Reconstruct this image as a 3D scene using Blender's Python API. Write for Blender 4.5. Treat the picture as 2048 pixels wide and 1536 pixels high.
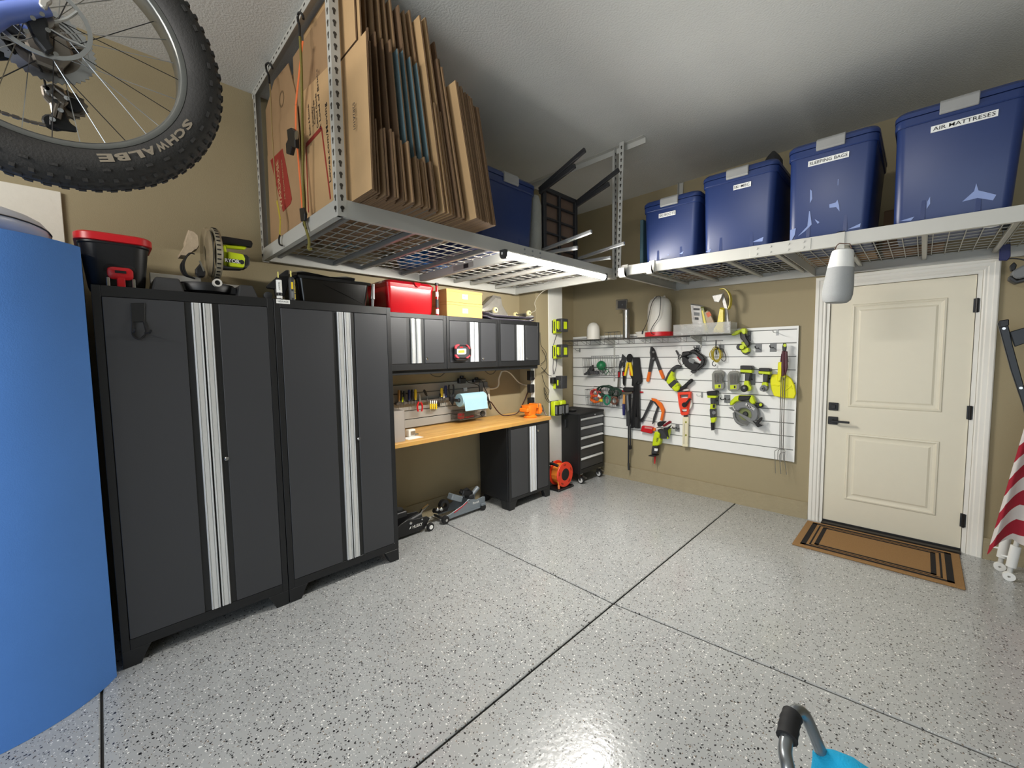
import bpy, bmesh, math, random
from mathutils import Vector, Matrix, Euler
random.seed(7)
for _o in list(bpy.data.objects): bpy.data.objects.remove(_o)
S = bpy.context.scene
COL = S.collection
PI = math.pi
# ------------------------------------------------------------------ camera
# metres; x = 0 is the cabinet wall, y = 0 the door wall, z = 0 the floor
F_PX, YAW, PIT, ROL = 821.88, 0.7844, -0.0696, -0.0147
CAM = Vector((3.2227, -4.3718, 1.4876))
_fw = Vector((-math.sin(YAW)*math.cos(PIT), math.cos(YAW)*math.cos(PIT), math.sin(PIT)))
_r = Vector((math.cos(YAW), math.sin(YAW), 0)); _u = _r.cross(_fw)
CR = math.cos(ROL)*_r + math.sin(ROL)*_u
CU = -math.sin(ROL)*_r + math.cos(ROL)*_u
cd = bpy.data.cameras.new('camera'); co = bpy.data.objects.new('camera', cd); COL.objects.link(co)
cd.sensor_width = 36.0; cd.lens = 36.0*F_PX/2048; cd.clip_start = 0.02; cd.clip_end = 60
co.matrix_world = Matrix(((CR.x, CU.x, -_fw.x, CAM.x), (CR.y, CU.y, -_fw.y, CAM.y), (CR.z, CU.z, -_fw.z, CAM.z), (0, 0, 0, 1)))
S.camera = co
# ------------------------------------------------------------------ world, exposure, large lights
w = bpy.data.worlds.new('garage_world'); S.world = w; w.use_nodes = True
w.node_tree.nodes['Background'].inputs[0].default_value = (0.75, 0.85, 1.0, 1)
w.node_tree.nodes['Background'].inputs[1].default_value = 0.10
S.view_settings.view_transform = 'Standard'; S.view_settings.look = 'None'
S.view_settings.gamma = 1.0; S.view_settings.use_curve_mapping = False
S.view_settings.exposure = 0.18
def area_light(name, loc, target, sx, sy, power, col):
    l = bpy.data.lights.new(name, 'AREA'); l.shape = 'RECTANGLE'; l.size = sx; l.size_y = sy
    l.energy = power; l.color = col
    o = bpy.data.objects.new(name, l); COL.objects.link(o); o.location = loc
    o.rotation_euler = (Vector(target) - Vector(loc)).to_track_quat('-Z', 'Y').to_euler()
    return o
# daylight coming in through the open garage door behind the camera
area_light('garage_door_daylight', (4.0, -7.5, 1.15), (3.0, 0, .7), 4.0, 2.0, 78, (0.80, 0.90, 1.0))
# strip light under the rack on the far side of the bicycle, out of view
area_light('second_strip_light', (1.9, -5.95, 2.55), (1.4, -3.0, 1.9), 1.2, 0.10, 50, (1.0, 0.96, 0.90))
# ------------------------------------------------------------------ pixel -> place helpers
def ray(u, v): return _fw*F_PX + CR*(u-1024) + CU*(768-v)
def px(u, v, ax, val):
    d = ray(u, v); t = (val - CAM[ax])/d[ax]; return CAM + d*t
def PX(u, v, x): return px(u, v, 0, x)
def PY(u, v, y): return px(u, v, 1, y)
def PZ(u, v, z=0.0): return px(u, v, 2, z)
# ------------------------------------------------------------------ materials
def lin(c):
    if isinstance(c, str): c = tuple(int(c[i:i+2], 16) for i in (0, 2, 4))
    return tuple(((x/255)/12.92 if x/255 <= .04045 else ((x/255+.055)/1.055)**2.4) for x in c)
MC = {}
def mat(name, col, rough=.5, metal=0.0, var=.10, scale=14., bump=0., bscale=60., spec=.5, alpha=1., trans=0., emit=0., coat=0.):
    if name in MC: return MC[name]
    m = bpy.data.materials.new(name); m.use_nodes = True; nt = m.node_tree; N = nt.nodes; L = nt.links
    b = N['Principled BSDF']; c = lin(col)
    b.inputs['Roughness'].default_value = rough; b.inputs['Metallic'].default_value = metal
    b.inputs['Specular IOR Level'].default_value = spec
    tc = N.new('ShaderNodeTexCoord'); ns = N.new('ShaderNodeTexNoise'); ns.inputs['Scale'].default_value = scale; ns.inputs['Detail'].default_value = 4
    L.new(tc.outputs['Object'], ns.inputs['Vector'])
    mx = N.new('ShaderNodeMix'); mx.data_type = 'RGBA'
    mx.inputs['A'].default_value = (*[x*(1-var) for x in c], 1); mx.inputs['B'].default_value = (*[min(1, x*(1+var)) for x in c], 1)
    L.new(ns.outputs['Fac'], mx.inputs['Factor']); L.new(mx.outputs['Result'], b.inputs['Base Color'])
    if bump:
        n2 = N.new('ShaderNodeTexNoise'); n2.inputs['Scale'].default_value = bscale; n2.inputs['Detail'].default_value = 3
        L.new(tc.outputs['Object'], n2.inputs['Vector'])
        bp = N.new('ShaderNodeBump'); bp.inputs['Strength'].default_value = bump; bp.inputs['Distance'].default_value = .01
        L.new(n2.outputs['Fac'], bp.inputs['Height']); L.new(bp.outputs['Normal'], b.inputs['Normal'])
    if alpha < 1: b.inputs['Alpha'].default_value = alpha
    if trans: b.inputs['Transmission Weight'].default_value = trans
    if coat: b.inputs['Coat Weight'].default_value = coat; b.inputs['Coat Roughness'].default_value = .08
    if emit: b.inputs['Emission Color'].default_value = (*c, 1); b.inputs['Emission Strength'].default_value = emit
    MC[name] = m; return m
# ------------------------------------------------------------------ mesh builder
OFF = {}
class MB:
    def __init__(s): s.v = []; s.f = []
    def add(s, vs, fs):
        o = len(s.v); s.v += [Vector(q) for q in vs]; s.f += [tuple(i+o for i in f) for f in fs]; return s
    def box(s, x0, x1, y0, y1, z0, z1):
        return s.add([(x, y, z) for x in (x0, x1) for y in (y0, y1) for z in (z0, z1)],
                     [(0, 1, 3, 2), (4, 6, 7, 5), (0, 4, 5, 1), (2, 3, 7, 6), (0, 2, 6, 4), (1, 5, 7, 3)])
    def obox(s, c, size, rot=(0, 0, 0)):
        M = Matrix.Translation(Vector(c)) @ Euler(rot).to_matrix().to_4x4(); a, b, d = [q/2 for q in size]
        return s.add([M @ Vector((x, y, z)) for x in (-a, a) for y in (-b, b) for z in (-d, d)],
                     [(0, 1, 3, 2), (4, 6, 7, 5), (0, 4, 5, 1), (2, 3, 7, 6), (0, 2, 6, 4), (1, 5, 7, 3)])
    def hexa(s, lo, hi):            # two quads -> six-sided solid
        return s.add(list(lo)+list(hi), [(3, 2, 1, 0), (4, 5, 6, 7), (0, 1, 5, 4), (1, 2, 6, 5), (2, 3, 7, 6), (3, 0, 4, 7)])
    def loft(s, rings, closed=True, cap=True):
        n = len(rings[0]); vs = [q for r in rings for q in r]; fs = []
        for k in range(len(rings)-1):
            for i in range(n if closed else n-1):
                j = (i+1) % n; fs.append((k*n+i, k*n+j, (k+1)*n+j, (k+1)*n+i))
        if cap and closed:
            fs.append(tuple(reversed(range(n)))); fs.append(tuple((len(rings)-1)*n+i for i in range(n)))
        return s.add(vs, fs)
    def cyl(s, p0, p1, r0, r1=None, n=12):
        p0 = Vector(p0); p1 = Vector(p1); r1 = r0 if r1 is None else r1
        q = (p1-p0).to_track_quat('Z', 'Y').to_matrix(); a = q @ Vector((1, 0, 0)); b = q @ Vector((0, 1, 0))
        return s.loft([[p+a*math.cos(t)*r+b*math.sin(t)*r for t in [2*PI*i/n for i in range(n)]] for p, r in ((p0, r0), (p1, r1))])
    def tube(s, pts, r, n=6, closed=False, smooth=0):
        pts = [Vector(p) for p in pts]
        if smooth:
            n0 = len(pts); pts = curve(pts, smooth, closed)
            if isinstance(r, (list, tuple)):
                q = [i/(len(pts)-1)*(n0-1) for i in range(len(pts))]; r = [r[min(int(k), n0-2)]*(1-(k-min(int(k), n0-2)))+r[min(int(k), n0-2)+1]*(k-min(int(k), n0-2)) for k in q]
        m = len(pts); rings = []; up = None
        for i, p in enumerate(pts):
            a = pts[i-1] if (i or closed) else p; b = pts[(i+1) % m] if (i < m-1 or closed) else p
            d = (b-a).normalized() if (b-a).length > 1e-9 else Vector((0, 0, 1))
            if up is None: up = d.orthogonal().normalized()
            up = (up - d*up.dot(d)); up = up.normalized() if up.length > 1e-6 else d.orthogonal().normalized()
            w_ = d.cross(up); rr = r[i] if isinstance(r, (list, tuple)) else r
            rings.append([p+up*math.cos(t)*rr+w_*math.sin(t)*rr for t in [2*PI*k/n for k in range(n)]])
        if closed: rings.append(rings[0])
        return s.loft(rings, cap=not closed)
    def lathe(s, prof, c=(0, 0, 0), axis='z', n=24, sx=1, sy=1):
        c = Vector(c); rings = []
        for r, h in prof:
            ring = []
            for i in range(n):
                t = 2*PI*i/n; a, b = r*math.cos(t)*sx, r*math.sin(t)*sy
                ring.append(c+Vector({'z': (a, b, h), 'y': (a, h, -b), 'x': (h, a, b)}[axis]))
            rings.append(ring)
        if prof[0][0] > 1e-6 and prof[-1][0] > 1e-6: return s.loft(rings+[rings[0]], cap=False)
        return s.loft(rings)
    def rrect(s, levels, n=4):      # stacked rounded rectangles: (cx, cy, hx, hy, rad, z)
        rings = []
        for cx, cy, hx, hy, rad, z in levels:
            ring = []
            for k, (sx, sy) in enumerate(((1, 1), (-1, 1), (-1, -1), (1, -1))):
                for i in range(n+1):
                    t = PI/2*(k+i/n); ring.append(Vector((cx+sx*(hx-rad)+rad*math.cos(t), cy+sy*(hy-rad)+rad*math.sin(t), z)))
            rings.append(ring)
        return s.loft(rings)
    def prism(s, pts, d):           # planar polygon pushed along d
        pts = [Vector(p) for p in pts]; d = Vector(d)
        return s.loft([pts, [p+d for p in pts]])
    def ball(s, c, rx, ry=None, rz=None, n=12):
        ry = rx if ry is None else ry; rz = rx if rz is None else rz; c = Vector(c); k = max(4, n//2)
        return s.loft([[c+Vector((rx*math.cos(2*PI*i/n)*math.sin(PI*j/k), ry*math.sin(2*PI*i/n)*math.sin(PI*j/k), -rz*math.cos(PI*j/k))) for i in range(n)]
                       for j in [.06]+list(range(1, k))+[k-.06]])
    def tf(s, M): s.v = [M @ q for q in s.v]; return s
    def build(s, name, m=None, parent=None, bevel=0., smooth=False, loc=None, seg=1, local=False, solid=0.):
        me = bpy.data.meshes.new(name); off = Vector((0, 0, 0))
        if parent is not None and not local: off = OFF.get(parent.name, off)
        if loc is not None: off = Vector(loc)
        me.from_pydata([q-off for q in s.v], [], s.f); me.update()
        bm = bmesh.new(); bm.from_mesh(me); bmesh.ops.recalc_face_normals(bm, faces=bm.faces)
        if bevel:
            es = [e for e in bm.edges if len(e.link_faces) == 2 and e.calc_face_angle(0) > .6]
            bmesh.ops.bevel(bm, geom=es, offset=bevel, segments=seg, affect='EDGES', profile=.6, clamp_overlap=True)
        if smooth:
            for f in bm.faces: f.smooth = True
            for e in bm.edges:
                if len(e.link_faces) == 2 and e.calc_face_angle(0) > .7: e.smooth = False
        bm.to_mesh(me); bm.free()
        o = bpy.data.objects.new(name, me); COL.objects.link(o)
        if m: me.materials.append(m)
        if parent is not None: o.parent = parent; OFF[o.name] = OFF.get(parent.name, Vector((0, 0, 0)))
        if loc is not None:
            o.location = loc; OFF[o.name] = Vector(loc)
        return o
def curve(pts, k, closed=False):
    out = []; n = len(pts)
    for i in range(n if closed else n-1):
        g = lambda j: pts[j % n] if closed else pts[max(0, min(n-1, j))]
        a, b, c, d = g(i-1), g(i), g(i+1), g(i+2)
        for q in range(k):
            t = q/k; out.append(.5*((2*b)+(c-a)*t+(2*a-5*b+4*c-d)*t*t+(3*b-a-3*c+d)*t**3))
    if not closed: out.append(pts[-1])
    return out
def tag(o, label, cat, group=None):
    o['label'] = label; o['category'] = cat
    if group: o['group'] = group
    return o
def struct(o): o['kind'] = 'structure'; return o
def thing(name, label, cat, loc=(0, 0, 0), rot=None, group=None):
    o = bpy.data.objects.new(name, None); COL.objects.link(o); o.location = loc; o.empty_display_size = .05
    if rot: o.rotation_euler = rot
    OFF[o.name] = Vector(loc); return tag(o, label, cat, group)
def copy_tree(o, parent=None):
    c = o.copy(); COL.objects.link(c)
    if parent is not None: c.parent = parent
    for ch in list(o.children): copy_tree(ch, c)
    return c
def B(x0, x1, y0, y1, z0, z1): return MB().box(x0, x1, y0, y1, z0, z1)
def T(pts, r, n=6, smooth=0, closed=False): return MB().tube(pts, r, n, closed, smooth)
def poly_y(pts, y, d, dy=None):
    """outline given in photo pixels, laid on the plane y and given thickness d towards the room"""
    return MB().prism([PY(u, v, y) for u, v in pts], (0, -d, 0))
def poly_x(pts, x, d): return MB().prism([PX(u, v, x) for u, v in pts], (d, 0, 0))
def circ(c, r, n=16, a0=0, a1=2*PI): return [(c[0]+r*math.cos(a0+(a1-a0)*i/n), c[1]+r*math.sin(a0+(a1-a0)*i/n)) for i in range(n)]
def lettering(txt, m, parent, origin, xdir, zdir, size, name='lettering', depth=.0006, stretch=1.0, fit=None, local=False, bold=.012):
    cu = bpy.data.curves.new('t', 'FONT'); cu.body = txt; cu.size = 1; cu.align_x = 'CENTER'; cu.align_y = 'CENTER'; cu.extrude = 0; cu.offset = bold; cu.resolution_u = 2
    ob = bpy.data.objects.new('t', cu); COL.objects.link(ob)
    dg = bpy.context.evaluated_depsgraph_get(); me = bpy.data.meshes.new_from_object(ob.evaluated_get(dg))
    bpy.data.objects.remove(ob); bpy.data.curves.remove(cu)
    xs = [v.co.x for v in me.vertices] or [0]; ys = [v.co.y for v in me.vertices] or [0]
    cx, cy = (min(xs)+max(xs))/2, (min(ys)+max(ys))/2; wd = max(xs)-min(xs) or 1; ht = max(ys)-min(ys) or 1
    xd = Vector(xdir).normalized(); zd = Vector(zdir).normalized()
    sx = (fit/wd if fit else size/ht*stretch); sy = size/ht
    off = Vector((0, 0, 0)) if local else OFF.get(parent.name, Vector((0, 0, 0)))
    for v in me.vertices: v.co = Vector(origin) + xd*(v.co.x-cx)*sx + zd*(v.co.y-cy)*sy - off
    me.materials.clear(); me.materials.append(m); me.name = name
    o = bpy.data.objects.new(name, me); COL.objects.link(o); o.parent = parent; OFF[o.name] = off
    return o
# shared colours
M_TAN = mat('tan_wall_paint', (158, 145, 114), .75, var=.03, scale=3, bump=.12, bscale=170)
M_CEIL = mat('white_ceiling_texture', (206, 207, 203), .85, var=.03, scale=4, bump=.35, bscale=90)
M_WHITE = mat('white_paint', (232, 230, 222), .45, var=.03)
M_RACK = mat('white_powder_coat', (188, 187, 180), .4, var=.03)
M_BLACK = mat('black_plastic', (22, 22, 24), .45)
M_RUB = mat('black_rubber', (28, 28, 29), .75, var=.15)
M_DK = mat('dark_grey_plastic', (52, 53, 55), .5)
M_GREY = mat('mid_grey_plastic', (118, 120, 121), .5)
M_LIME = mat('lime_green_plastic', (196, 214, 24), .42, var=.05)
M_YEL = mat('yellow_plastic', (238, 208, 40), .42, var=.05)
M_RED = mat('red_plastic', (196, 26, 34), .35, var=.06)
M_ORANGE = mat('orange_plastic', (236, 112, 28), .45, var=.06)
M_STEEL = mat('brushed_steel', (178, 178, 176), .3, 1.0, var=.08, scale=40)
M_CHROME = mat('chrome', (215, 215, 215), .12, 1.0, var=.03)
M_WIRE = mat('grey_wire', (120, 120, 118), .4, .8)
M_PRINT_W = mat('white_print', (240, 240, 236), .6, var=.01)
M_PRINT_K = mat('black_print', (26, 26, 28), .6, var=.01)
M_CLEAR = mat('clear_plastic', (226, 226, 222), .15, alpha=.32, var=.02)
# ================================================================== room shell
CH = 3.245
def mat_floor():
    m = bpy.data.materials.new('speckled_epoxy_floor'); m.use_nodes = True; nt = m.node_tree; N = nt.nodes; L = nt.links
    b = N['Principled BSDF']; b.inputs['Roughness'].default_value = .28
    b.inputs['Coat Weight'].default_value = .5; b.inputs['Coat Roughness'].default_value = .12
    tc = N.new('ShaderNodeTexCoord')
    base = N.new('ShaderNodeTexNoise'); base.inputs['Scale'].default_value = 2.2; base.inputs['Detail'].default_value = 5
    L.new(tc.outputs['Object'], base.inputs['Vector'])
    mx = N.new('ShaderNodeMix'); mx.data_type = 'RGBA'
    mx.inputs['A'].default_value = (*lin((162, 164, 164)), 1); mx.inputs['B'].default_value = (*lin((182, 184, 183)), 1)
    L.new(base.outputs['Fac'], mx.inputs['Factor']); last = mx.outputs['Result']
    wp = N.new('ShaderNodeTexNoise'); wp.inputs['Scale'].default_value = 55
    L.new(tc.outputs['Object'], wp.inputs['Vector'])
    ad = N.new('ShaderNodeVectorMath'); ad.operation = 'MULTIPLY_ADD'; ad.inputs[1].default_value = (.012,)*3
    L.new(wp.outputs['Color'], ad.inputs[0]); L.new(tc.outputs['Object'], ad.inputs[2])
    for sc, keep, lo, col in ((84, .15, .36, (22, 22, 24)), (88, .10, .31, (246, 246, 242)), (140, .20, .36, (66, 65, 64)), (170, .13, .34, (230, 230, 226)), (110, .07, .3, (128, 112, 94))):
        v = N.new('ShaderNodeTexVoronoi'); v.inputs['Scale'].default_value = sc
        mp = N.new('ShaderNodeMapping'); mp.inputs['Location'].default_value = (sc*.37, sc*.11, 0)
        L.new(ad.outputs['Vector'], mp.inputs['Vector']); L.new(mp.outputs['Vector'], v.inputs['Vector'])
        d = N.new('ShaderNodeMath'); d.operation = 'LESS_THAN'; d.inputs[1].default_value = lo; L.new(v.outputs['Distance'], d.inputs[0])
        sp = N.new('ShaderNodeSeparateColor'); L.new(v.outputs['Color'], sp.inputs[0])
        k = N.new('ShaderNodeMath'); k.operation = 'LESS_THAN'; k.inputs[1].default_value = keep; L.new(sp.outputs[0], k.inputs[0])
        mu = N.new('ShaderNodeMath'); mu.operation = 'MULTIPLY'; L.new(d.outputs[0], mu.inputs[0]); L.new(k.outputs[0], mu.inputs[1])
        q = N.new('ShaderNodeMix'); q.data_type = 'RGBA'; L.new(mu.outputs[0], q.inputs['Factor']); L.new(last, q.inputs['A']); q.inputs['B'].default_value = (*lin(col), 1)
        last = q.outputs['Result']
    L.new(last, b.inputs['Base Color'])
    n2 = N.new('ShaderNodeTexNoise'); n2.inputs['Scale'].default_value = 45; n2.inputs['Detail'].default_value = 2; L.new(tc.outputs['Object'], n2.inputs['Vector'])
    bp = N.new('ShaderNodeBump'); bp.inputs['Strength'].default_value = .10; bp.inputs['Distance'].default_value = .01
    L.new(n2.outputs['Fac'], bp.inputs['Height']); L.new(bp.outputs['Normal'], b.inputs['Normal']); L.new(bp.outputs['Normal'], b.inputs['Coat Normal'])
    return m
M_FLOOR = mat_floor()
M_JOINT = mat('dark_joint_filler', (62, 60, 56), .8)
floor = struct(B(-.2, 7.2, -8.0, .2, -.10, -.012).build('floor', M_JOINT))
xs = [-.15, 1.972, 4.6, 7.15]
rows = [[-7.95]*4, [-4.452]*4, [-2.262, -2.288, -2.06, -2.0], [.15]*4]
g = .005
for i in range(3):
    for j in range(3):
        lo = [(xs[i]+g, rows[j][i]+g), (xs[i+1]-g, rows[j][i+1]+g), (xs[i+1]-g, rows[j+1][i+1]-g), (xs[i]+g, rows[j+1][i]-g)]
        MB().hexa([(a, b, -.012) for a, b in lo], [(a, b, 0) for a, b in lo]).build('concrete_slab', M_FLOOR, floor, bevel=.004)
M_CURB = mat('tan_painted_concrete_curb', (156, 144, 115), .8, var=.10, scale=12, bump=.5, bscale=38)
DX0, DX1, DZ = 2.635, 3.500, 2.03          # doorway
def wall_mesh(rects, name, m=M_TAN):
    mb = MB()
    for r in rects: mb.box(*r)
    return struct(mb.build(name, m))
wall_mesh([(-.12, 0, -8.0, .12, 0, CH)], 'wall_left')
wall_mesh([(0, DX0, 0, .12, 0, CH), (DX1, 7.12, 0, .12, 0, CH), (DX0, DX1, 0, .12, DZ, CH)], 'wall_back')
wall_mesh([(7.0, 7.12, -8.0, 0, 0, CH)], 'wall_right')
wall_mesh([(0, 1.6, -8.0, -7.88, 0, CH), (6.8, 7.0, -8.0, -7.88, 0, CH), (1.6, 6.8, -8.0, -7.88, 2.45, CH)], 'wall_front')
wall_mesh([(0, .245, -1.01, -.565, 0, CH)], 'wall_pilaster')
struct(B(-.12, 7.12, -8.0, .12, CH, CH+.1).build('ceiling', M_CEIL))
struct(B(.245, .257, -.805, -.562, 0, 2.9).build('trim_1', M_WHITE, bevel=.002))
M_WPANEL = mat('white_primed_board', (226, 220, 206), .7, var=.04, scale=30, bump=.1)
struct(B(0, .022, -7.8, -4.459, 0, 2.368).build('wall_panel', M_WPANEL, bevel=.002))
# foundation curbs, pushed a little proud of the paint
def curb(name, a, b, h, t):
    d = (Vector(b)-Vector(a)); n = max(8, int(d.length/.12)); nrm = Vector((d.y, -d.x, 0)).normalized()
    if nrm.y > .5 or nrm.x < -.5: nrm = -nrm
    rings = []
    for i in range(n+1):
        p = Vector(a)+d*i/n; j = random.uniform(-.006, .006)
        rings.append([p, p+nrm*(t+.012+j), p+nrm*(t+.010+j)+Vector((0, 0, .02)), p+nrm*(t+j*.4)+Vector((0, 0, h*.6)), p+nrm*t*.8+Vector((0, 0, h)), p+Vector((0, 0, h))])
    return struct(MB().loft(rings).build(name, M_CURB, smooth=True))
curb('baseboard_back', (0, 0, 0), (2.555, 0, 0), .148, .022)
curb('baseboard_left', (0, -4.4, 0), (0, -1.01, 0), .15, .02)
curb('baseboard_right', (3.58, 0, 0), (6.9, 0, 0), .148, .022)
M_DOOR = mat('cream_door_paint', (226, 219, 198), .45, var=.02)
M_CASE = mat('white_trim_paint', (236, 233, 224), .45, var=.02)
# door casing: three mitred profile boards
def casing(name, p0, p1, inn, m0, m1):
    """profile board from p0 to p1 (inner edge) ; inn = outward direction ; m0/m1 mitre length"""
    p0 = Vector(p0); p1 = Vector(p1); d = (p1-p0).normalized(); w_ = Vector(inn); prof = [(0, 0), (0, .010), (.008, .014), (.018, .012), (.026, .018), (.046, .019), (.052, .024), (.07, .024), (.076, .020), (.076, 0)]
    r0 = [p0-d*m0*(a/.076)+w_*a+Vector((0, -b, 0)) for a, b in prof]; r1 = [p1+d*m1*(a/.076)+w_*a+Vector((0, -b, 0)) for a, b in prof]
    return MB().loft([r0, r1]).build(name, M_CASE)
for i, (a, b, c, m0, m1) in enumerate((((DX0-.002, 0, 0), (DX0-.002, 0, DZ), (-1, 0, 0), 0, .076), ((DX1+.002, 0, 0), (DX1+.002, 0, DZ), (1, 0, 0), 0, .076), ((DX0-.002, 0, DZ), (DX1+.002, 0, DZ), (0, 0, 1), .076, .076))):
    struct(casing('trim_%d' % (i+2), a, b, c, m0, m1))
door = bpy.data.objects.new('door_1', None); COL.objects.link(door); door.location = (DX0, .02, 0); OFF['door_1'] = Vector(door.location)
struct(door); door['label'] = 'cream two panel entry door with square black lever and deadbolt'
B(DX0, DX0+.022, -.002, .115, 0, DZ).build('jamb', M_CASE, door); B(DX1-.022, DX1, -.002, .115, 0, DZ).build('jamb', M_CASE, door); B(DX0+.0222, DX1-.0222, -.002, .115, DZ-.022, DZ-.0002).build('jamb', M_CASE, door)
sx0, sx1, sz0, sz1 = DX0+.025, DX1-.025, .022, DZ-.025
pan = [(1699.5, 1891, 601, 834), (1688, 1880, 870, 1018)]
PNL = []
for (ua, ub, va, vb) in pan:
    a = PY(ua, va, 0); b = PY(ub, vb, 0); PNL.append((a.x, b.x, b.z, a.z))
p1 = (2.80, 3.34, 1.02, 1.86); p2 = (2.80, 3.34, .235, .80)
slab = B(sx0, sx1, .012, .055, sz0, sz1); slab.build('door_slab', M_DOOR, door, bevel=.002)
def panel_mould(x0, x1, z0, z1):
    prof = [(0, 0), (.004, .007), (.014, .009), (.022, .003), (.034, 0)]
    rings = []
    for a, b in prof: rings.append([Vector((x0+a, .012-b, z0+a)), Vector((x1-a, .012-b, z0+a)), Vector((x1-a, .012-b, z1-a)), Vector((x0+a, .012-b, z1-a))])
    MB().loft(rings, cap=False).build('panel_moulding', M_DOOR, door)
    MB().hexa([(x0+.045, .012, z0+.045), (x1-.045, .012, z0+.045), (x1-.045, .012, z1-.045), (x0+.045, .012, z1-.045)],
              [(x0+.058, .006, z0+.058), (x1-.058, .006, z0+.058), (x1-.058, .006, z1-.058), (x0+.058, .006, z1-.058)]).build('raised_panel', M_DOOR, door)
for q in (p1, p2): panel_mould(*q)
MBK = mat('matte_black_hardware', (20, 20, 21), .45)
for z in (1.015, .895):
    B(2.672, 2.738, -.002, .012, z-.033, z+.033).build('rosette' if z < 1 else 'deadbolt', MBK, door, bevel=.003)
lv = T([(2.705, 0, .895), (2.705, -.05, .895)], .011, 10).add([], []); lv.box(2.70, 2.82, -.058, -.044, .886, .904); lv.build('lever', MBK, door, bevel=.002)
B(2.690, 2.722, -.022, 0, 1.0, 1.03).build('thumb_turn', MBK, door, bevel=.002)
for z in (.24, 1.03, 1.79):
    h = MB().cyl((DX1-.020, -.006, z-.05), (DX1-.020, -.006, z+.05), .008, n=8); h.box(DX1-.036, DX1-.006, -.003, .014, z-.048, z+.048); h.build('hinge', MBK, door)
B(DX0+.022, DX1-.022, -.06, .09, 0, .016).build('threshold', mat('dark_bronze_threshold', (58, 54, 50), .4, .7), door, bevel=.003)
B(sx0, sx1, .004, .05, .012, .026).build('door_sweep', M_BLACK, door)
# ================================================================== metal cabinets
M_CB = mat('black_cabinet_steel', (24, 25, 27), .42, var=.04)
M_CD = mat('charcoal_cabinet_door', (57, 58, 61), .40, var=.04, scale=2)
M_CH = mat('dark_channel', (30, 31, 32), .45)
M_ALU = mat('brushed_aluminium_pull', (224, 225, 224), .3, .45, var=.05, scale=60)
def door_leaf(parent, X, y0, y1, z0, z1, side, lock=None, hw=.042, ch=.03):
    """side = +1: pull on the far (y1) edge, -1: on the near (y0) edge"""
    d = B(X-.02, X-.002, y0, y1, z0, z1).build('door_back', M_CH, parent)
    if side > 0: pa, pb, ha, hb = y0, y1-hw-ch, y1-hw, y1-.003
    else: pa, pb, ha, hb = y0+hw+ch, y1, y0+.003, y0+hw
    dp = B(X-.004, X+.004, pa, pb, z0, z1).build('door', M_CD, parent, bevel=.002)
    h = MB(); prof = [(0, 0), (0, .012), (.10, .017), (.22, .010), (.28, .014), (.72, .014), (.78, .010), (.90, .017), (1, .012), (1, 0)]
    rings = [[Vector((X-.004+b, ha+(hb-ha)*a, z)) for a, b in prof] for z in (z0+.002, z1-.002)]
    h.loft(rings).build('pull', M_ALU, dp)
    if lock is not None:
        lk = MB().lathe([(.0, .0), (.011, 0), (.011, .006), (.008, .009), (.0, .009)], (X+.004, lock[0], lock[1]), 'x', 14); lk.build('lock', M_CHROME, dp, smooth=True)
    return dp
def cabinet(name, label, X, x0, y0, y1, z0, z1, feet=0., mid=.5, lock=None, fr=.028, top=.035, bot=.035, group=None, hw=.042, ch=.03):
    t = thing(name, label, 'cabinet', ((X+x0)/2, (y0+y1)/2, z0), group=group)
    zb = z0+feet
    c = MB(); fx = X-.022
    c.box(x0, fx, y0+.001, y1-.001, zb, z1); c.build('body', M_CB, t, bevel=.003)
    f = MB(); f.box(fx, X+.002, y0+.001, y0+fr, zb, z1); f.box(fx, X+.002, y1-fr, y1-.001, zb, z1); f.box(fx, X+.002, y0+fr, y1-fr, z1-top, z1); f.box(fx, X+.002, y0+fr, y1-fr, zb, zb+bot)
    f.build('face_frame', M_CB, t, bevel=.0015)
    ym = y0+(y1-y0)*mid
    door_leaf(t, X, y0+fr+.002, ym-.001, zb+bot+.002, z1-top-.002, 1, hw=hw, ch=ch)
    door_leaf(t, X, ym+.001, y1-fr-.002, zb+bot+.002, z1-top-.002, -1, lock, hw=hw, ch=ch)
    if feet:
        for yy0, yy1, s in ((y0+.001, y0+.11, 1), (y1-.11, y1-.001, -1)):
            ya, yb = (yy0, yy1) if s > 0 else (yy1, yy0)
            for xa, xb in ((X+.002, X-.05), (x0, x0+.05)):
                MB().prism([(xa, ya, z0), (xa, ya+(yb-ya)*.62, z0), (xa, ya+(yb-ya)*.8, z0+feet*.55), (xa, yb, z0+feet), (xa, ya, z0+feet)], (xb-xa, 0, 0)).build('foot', M_CB, t, bevel=.002)
            MB().prism([(X-.05, ya, z0), (X-.10, ya, z0), (X-.13, ya, z0+feet), (X-.05, ya, z0+feet)], (0, .012*s, 0)).build('foot_gusset', M_CB, t)
    return t
LX, LY, LW, LH = .549, -4.379, .741, 1.836
lk1 = PX(453, 917, LX); lk2 = PX(717, 877, LX)
cabinet('storage_locker', 'tall charcoal locker with a hook on its door, next to the blue foam roll', LX, .09, LY, LY+LW-.002, 0, LH, .085, .545, (lk1.y, lk1.z), fr=.032, top=.05, bot=.05, group='tall lockers')
lk = cabinet('storage_locker', 'tall charcoal locker carrying a black tray, beside the wooden workbench', LX, .09, LY+LW, LY+2*LW, 0, LH, .085, .545, (lk2.y, lk2.z), fr=.032, top=.05, bot=.05, group='tall lockers')
a = PX(550, 597, LX+.003); b = PX(576, 604, LX+.003)
pl = B(LX+.002, LX+.004, a.y+.006, b.y+.01, a.z-.026, a.z-.003).build('name_plate', M_PRINT_W, lk)
lettering('NEWAGE', M_GREY, pl, (LX+.0046, (a.y+b.y)/2+.008, a.z-.0145), (0, 1, 0), (0, 0, 1), .010)
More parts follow.
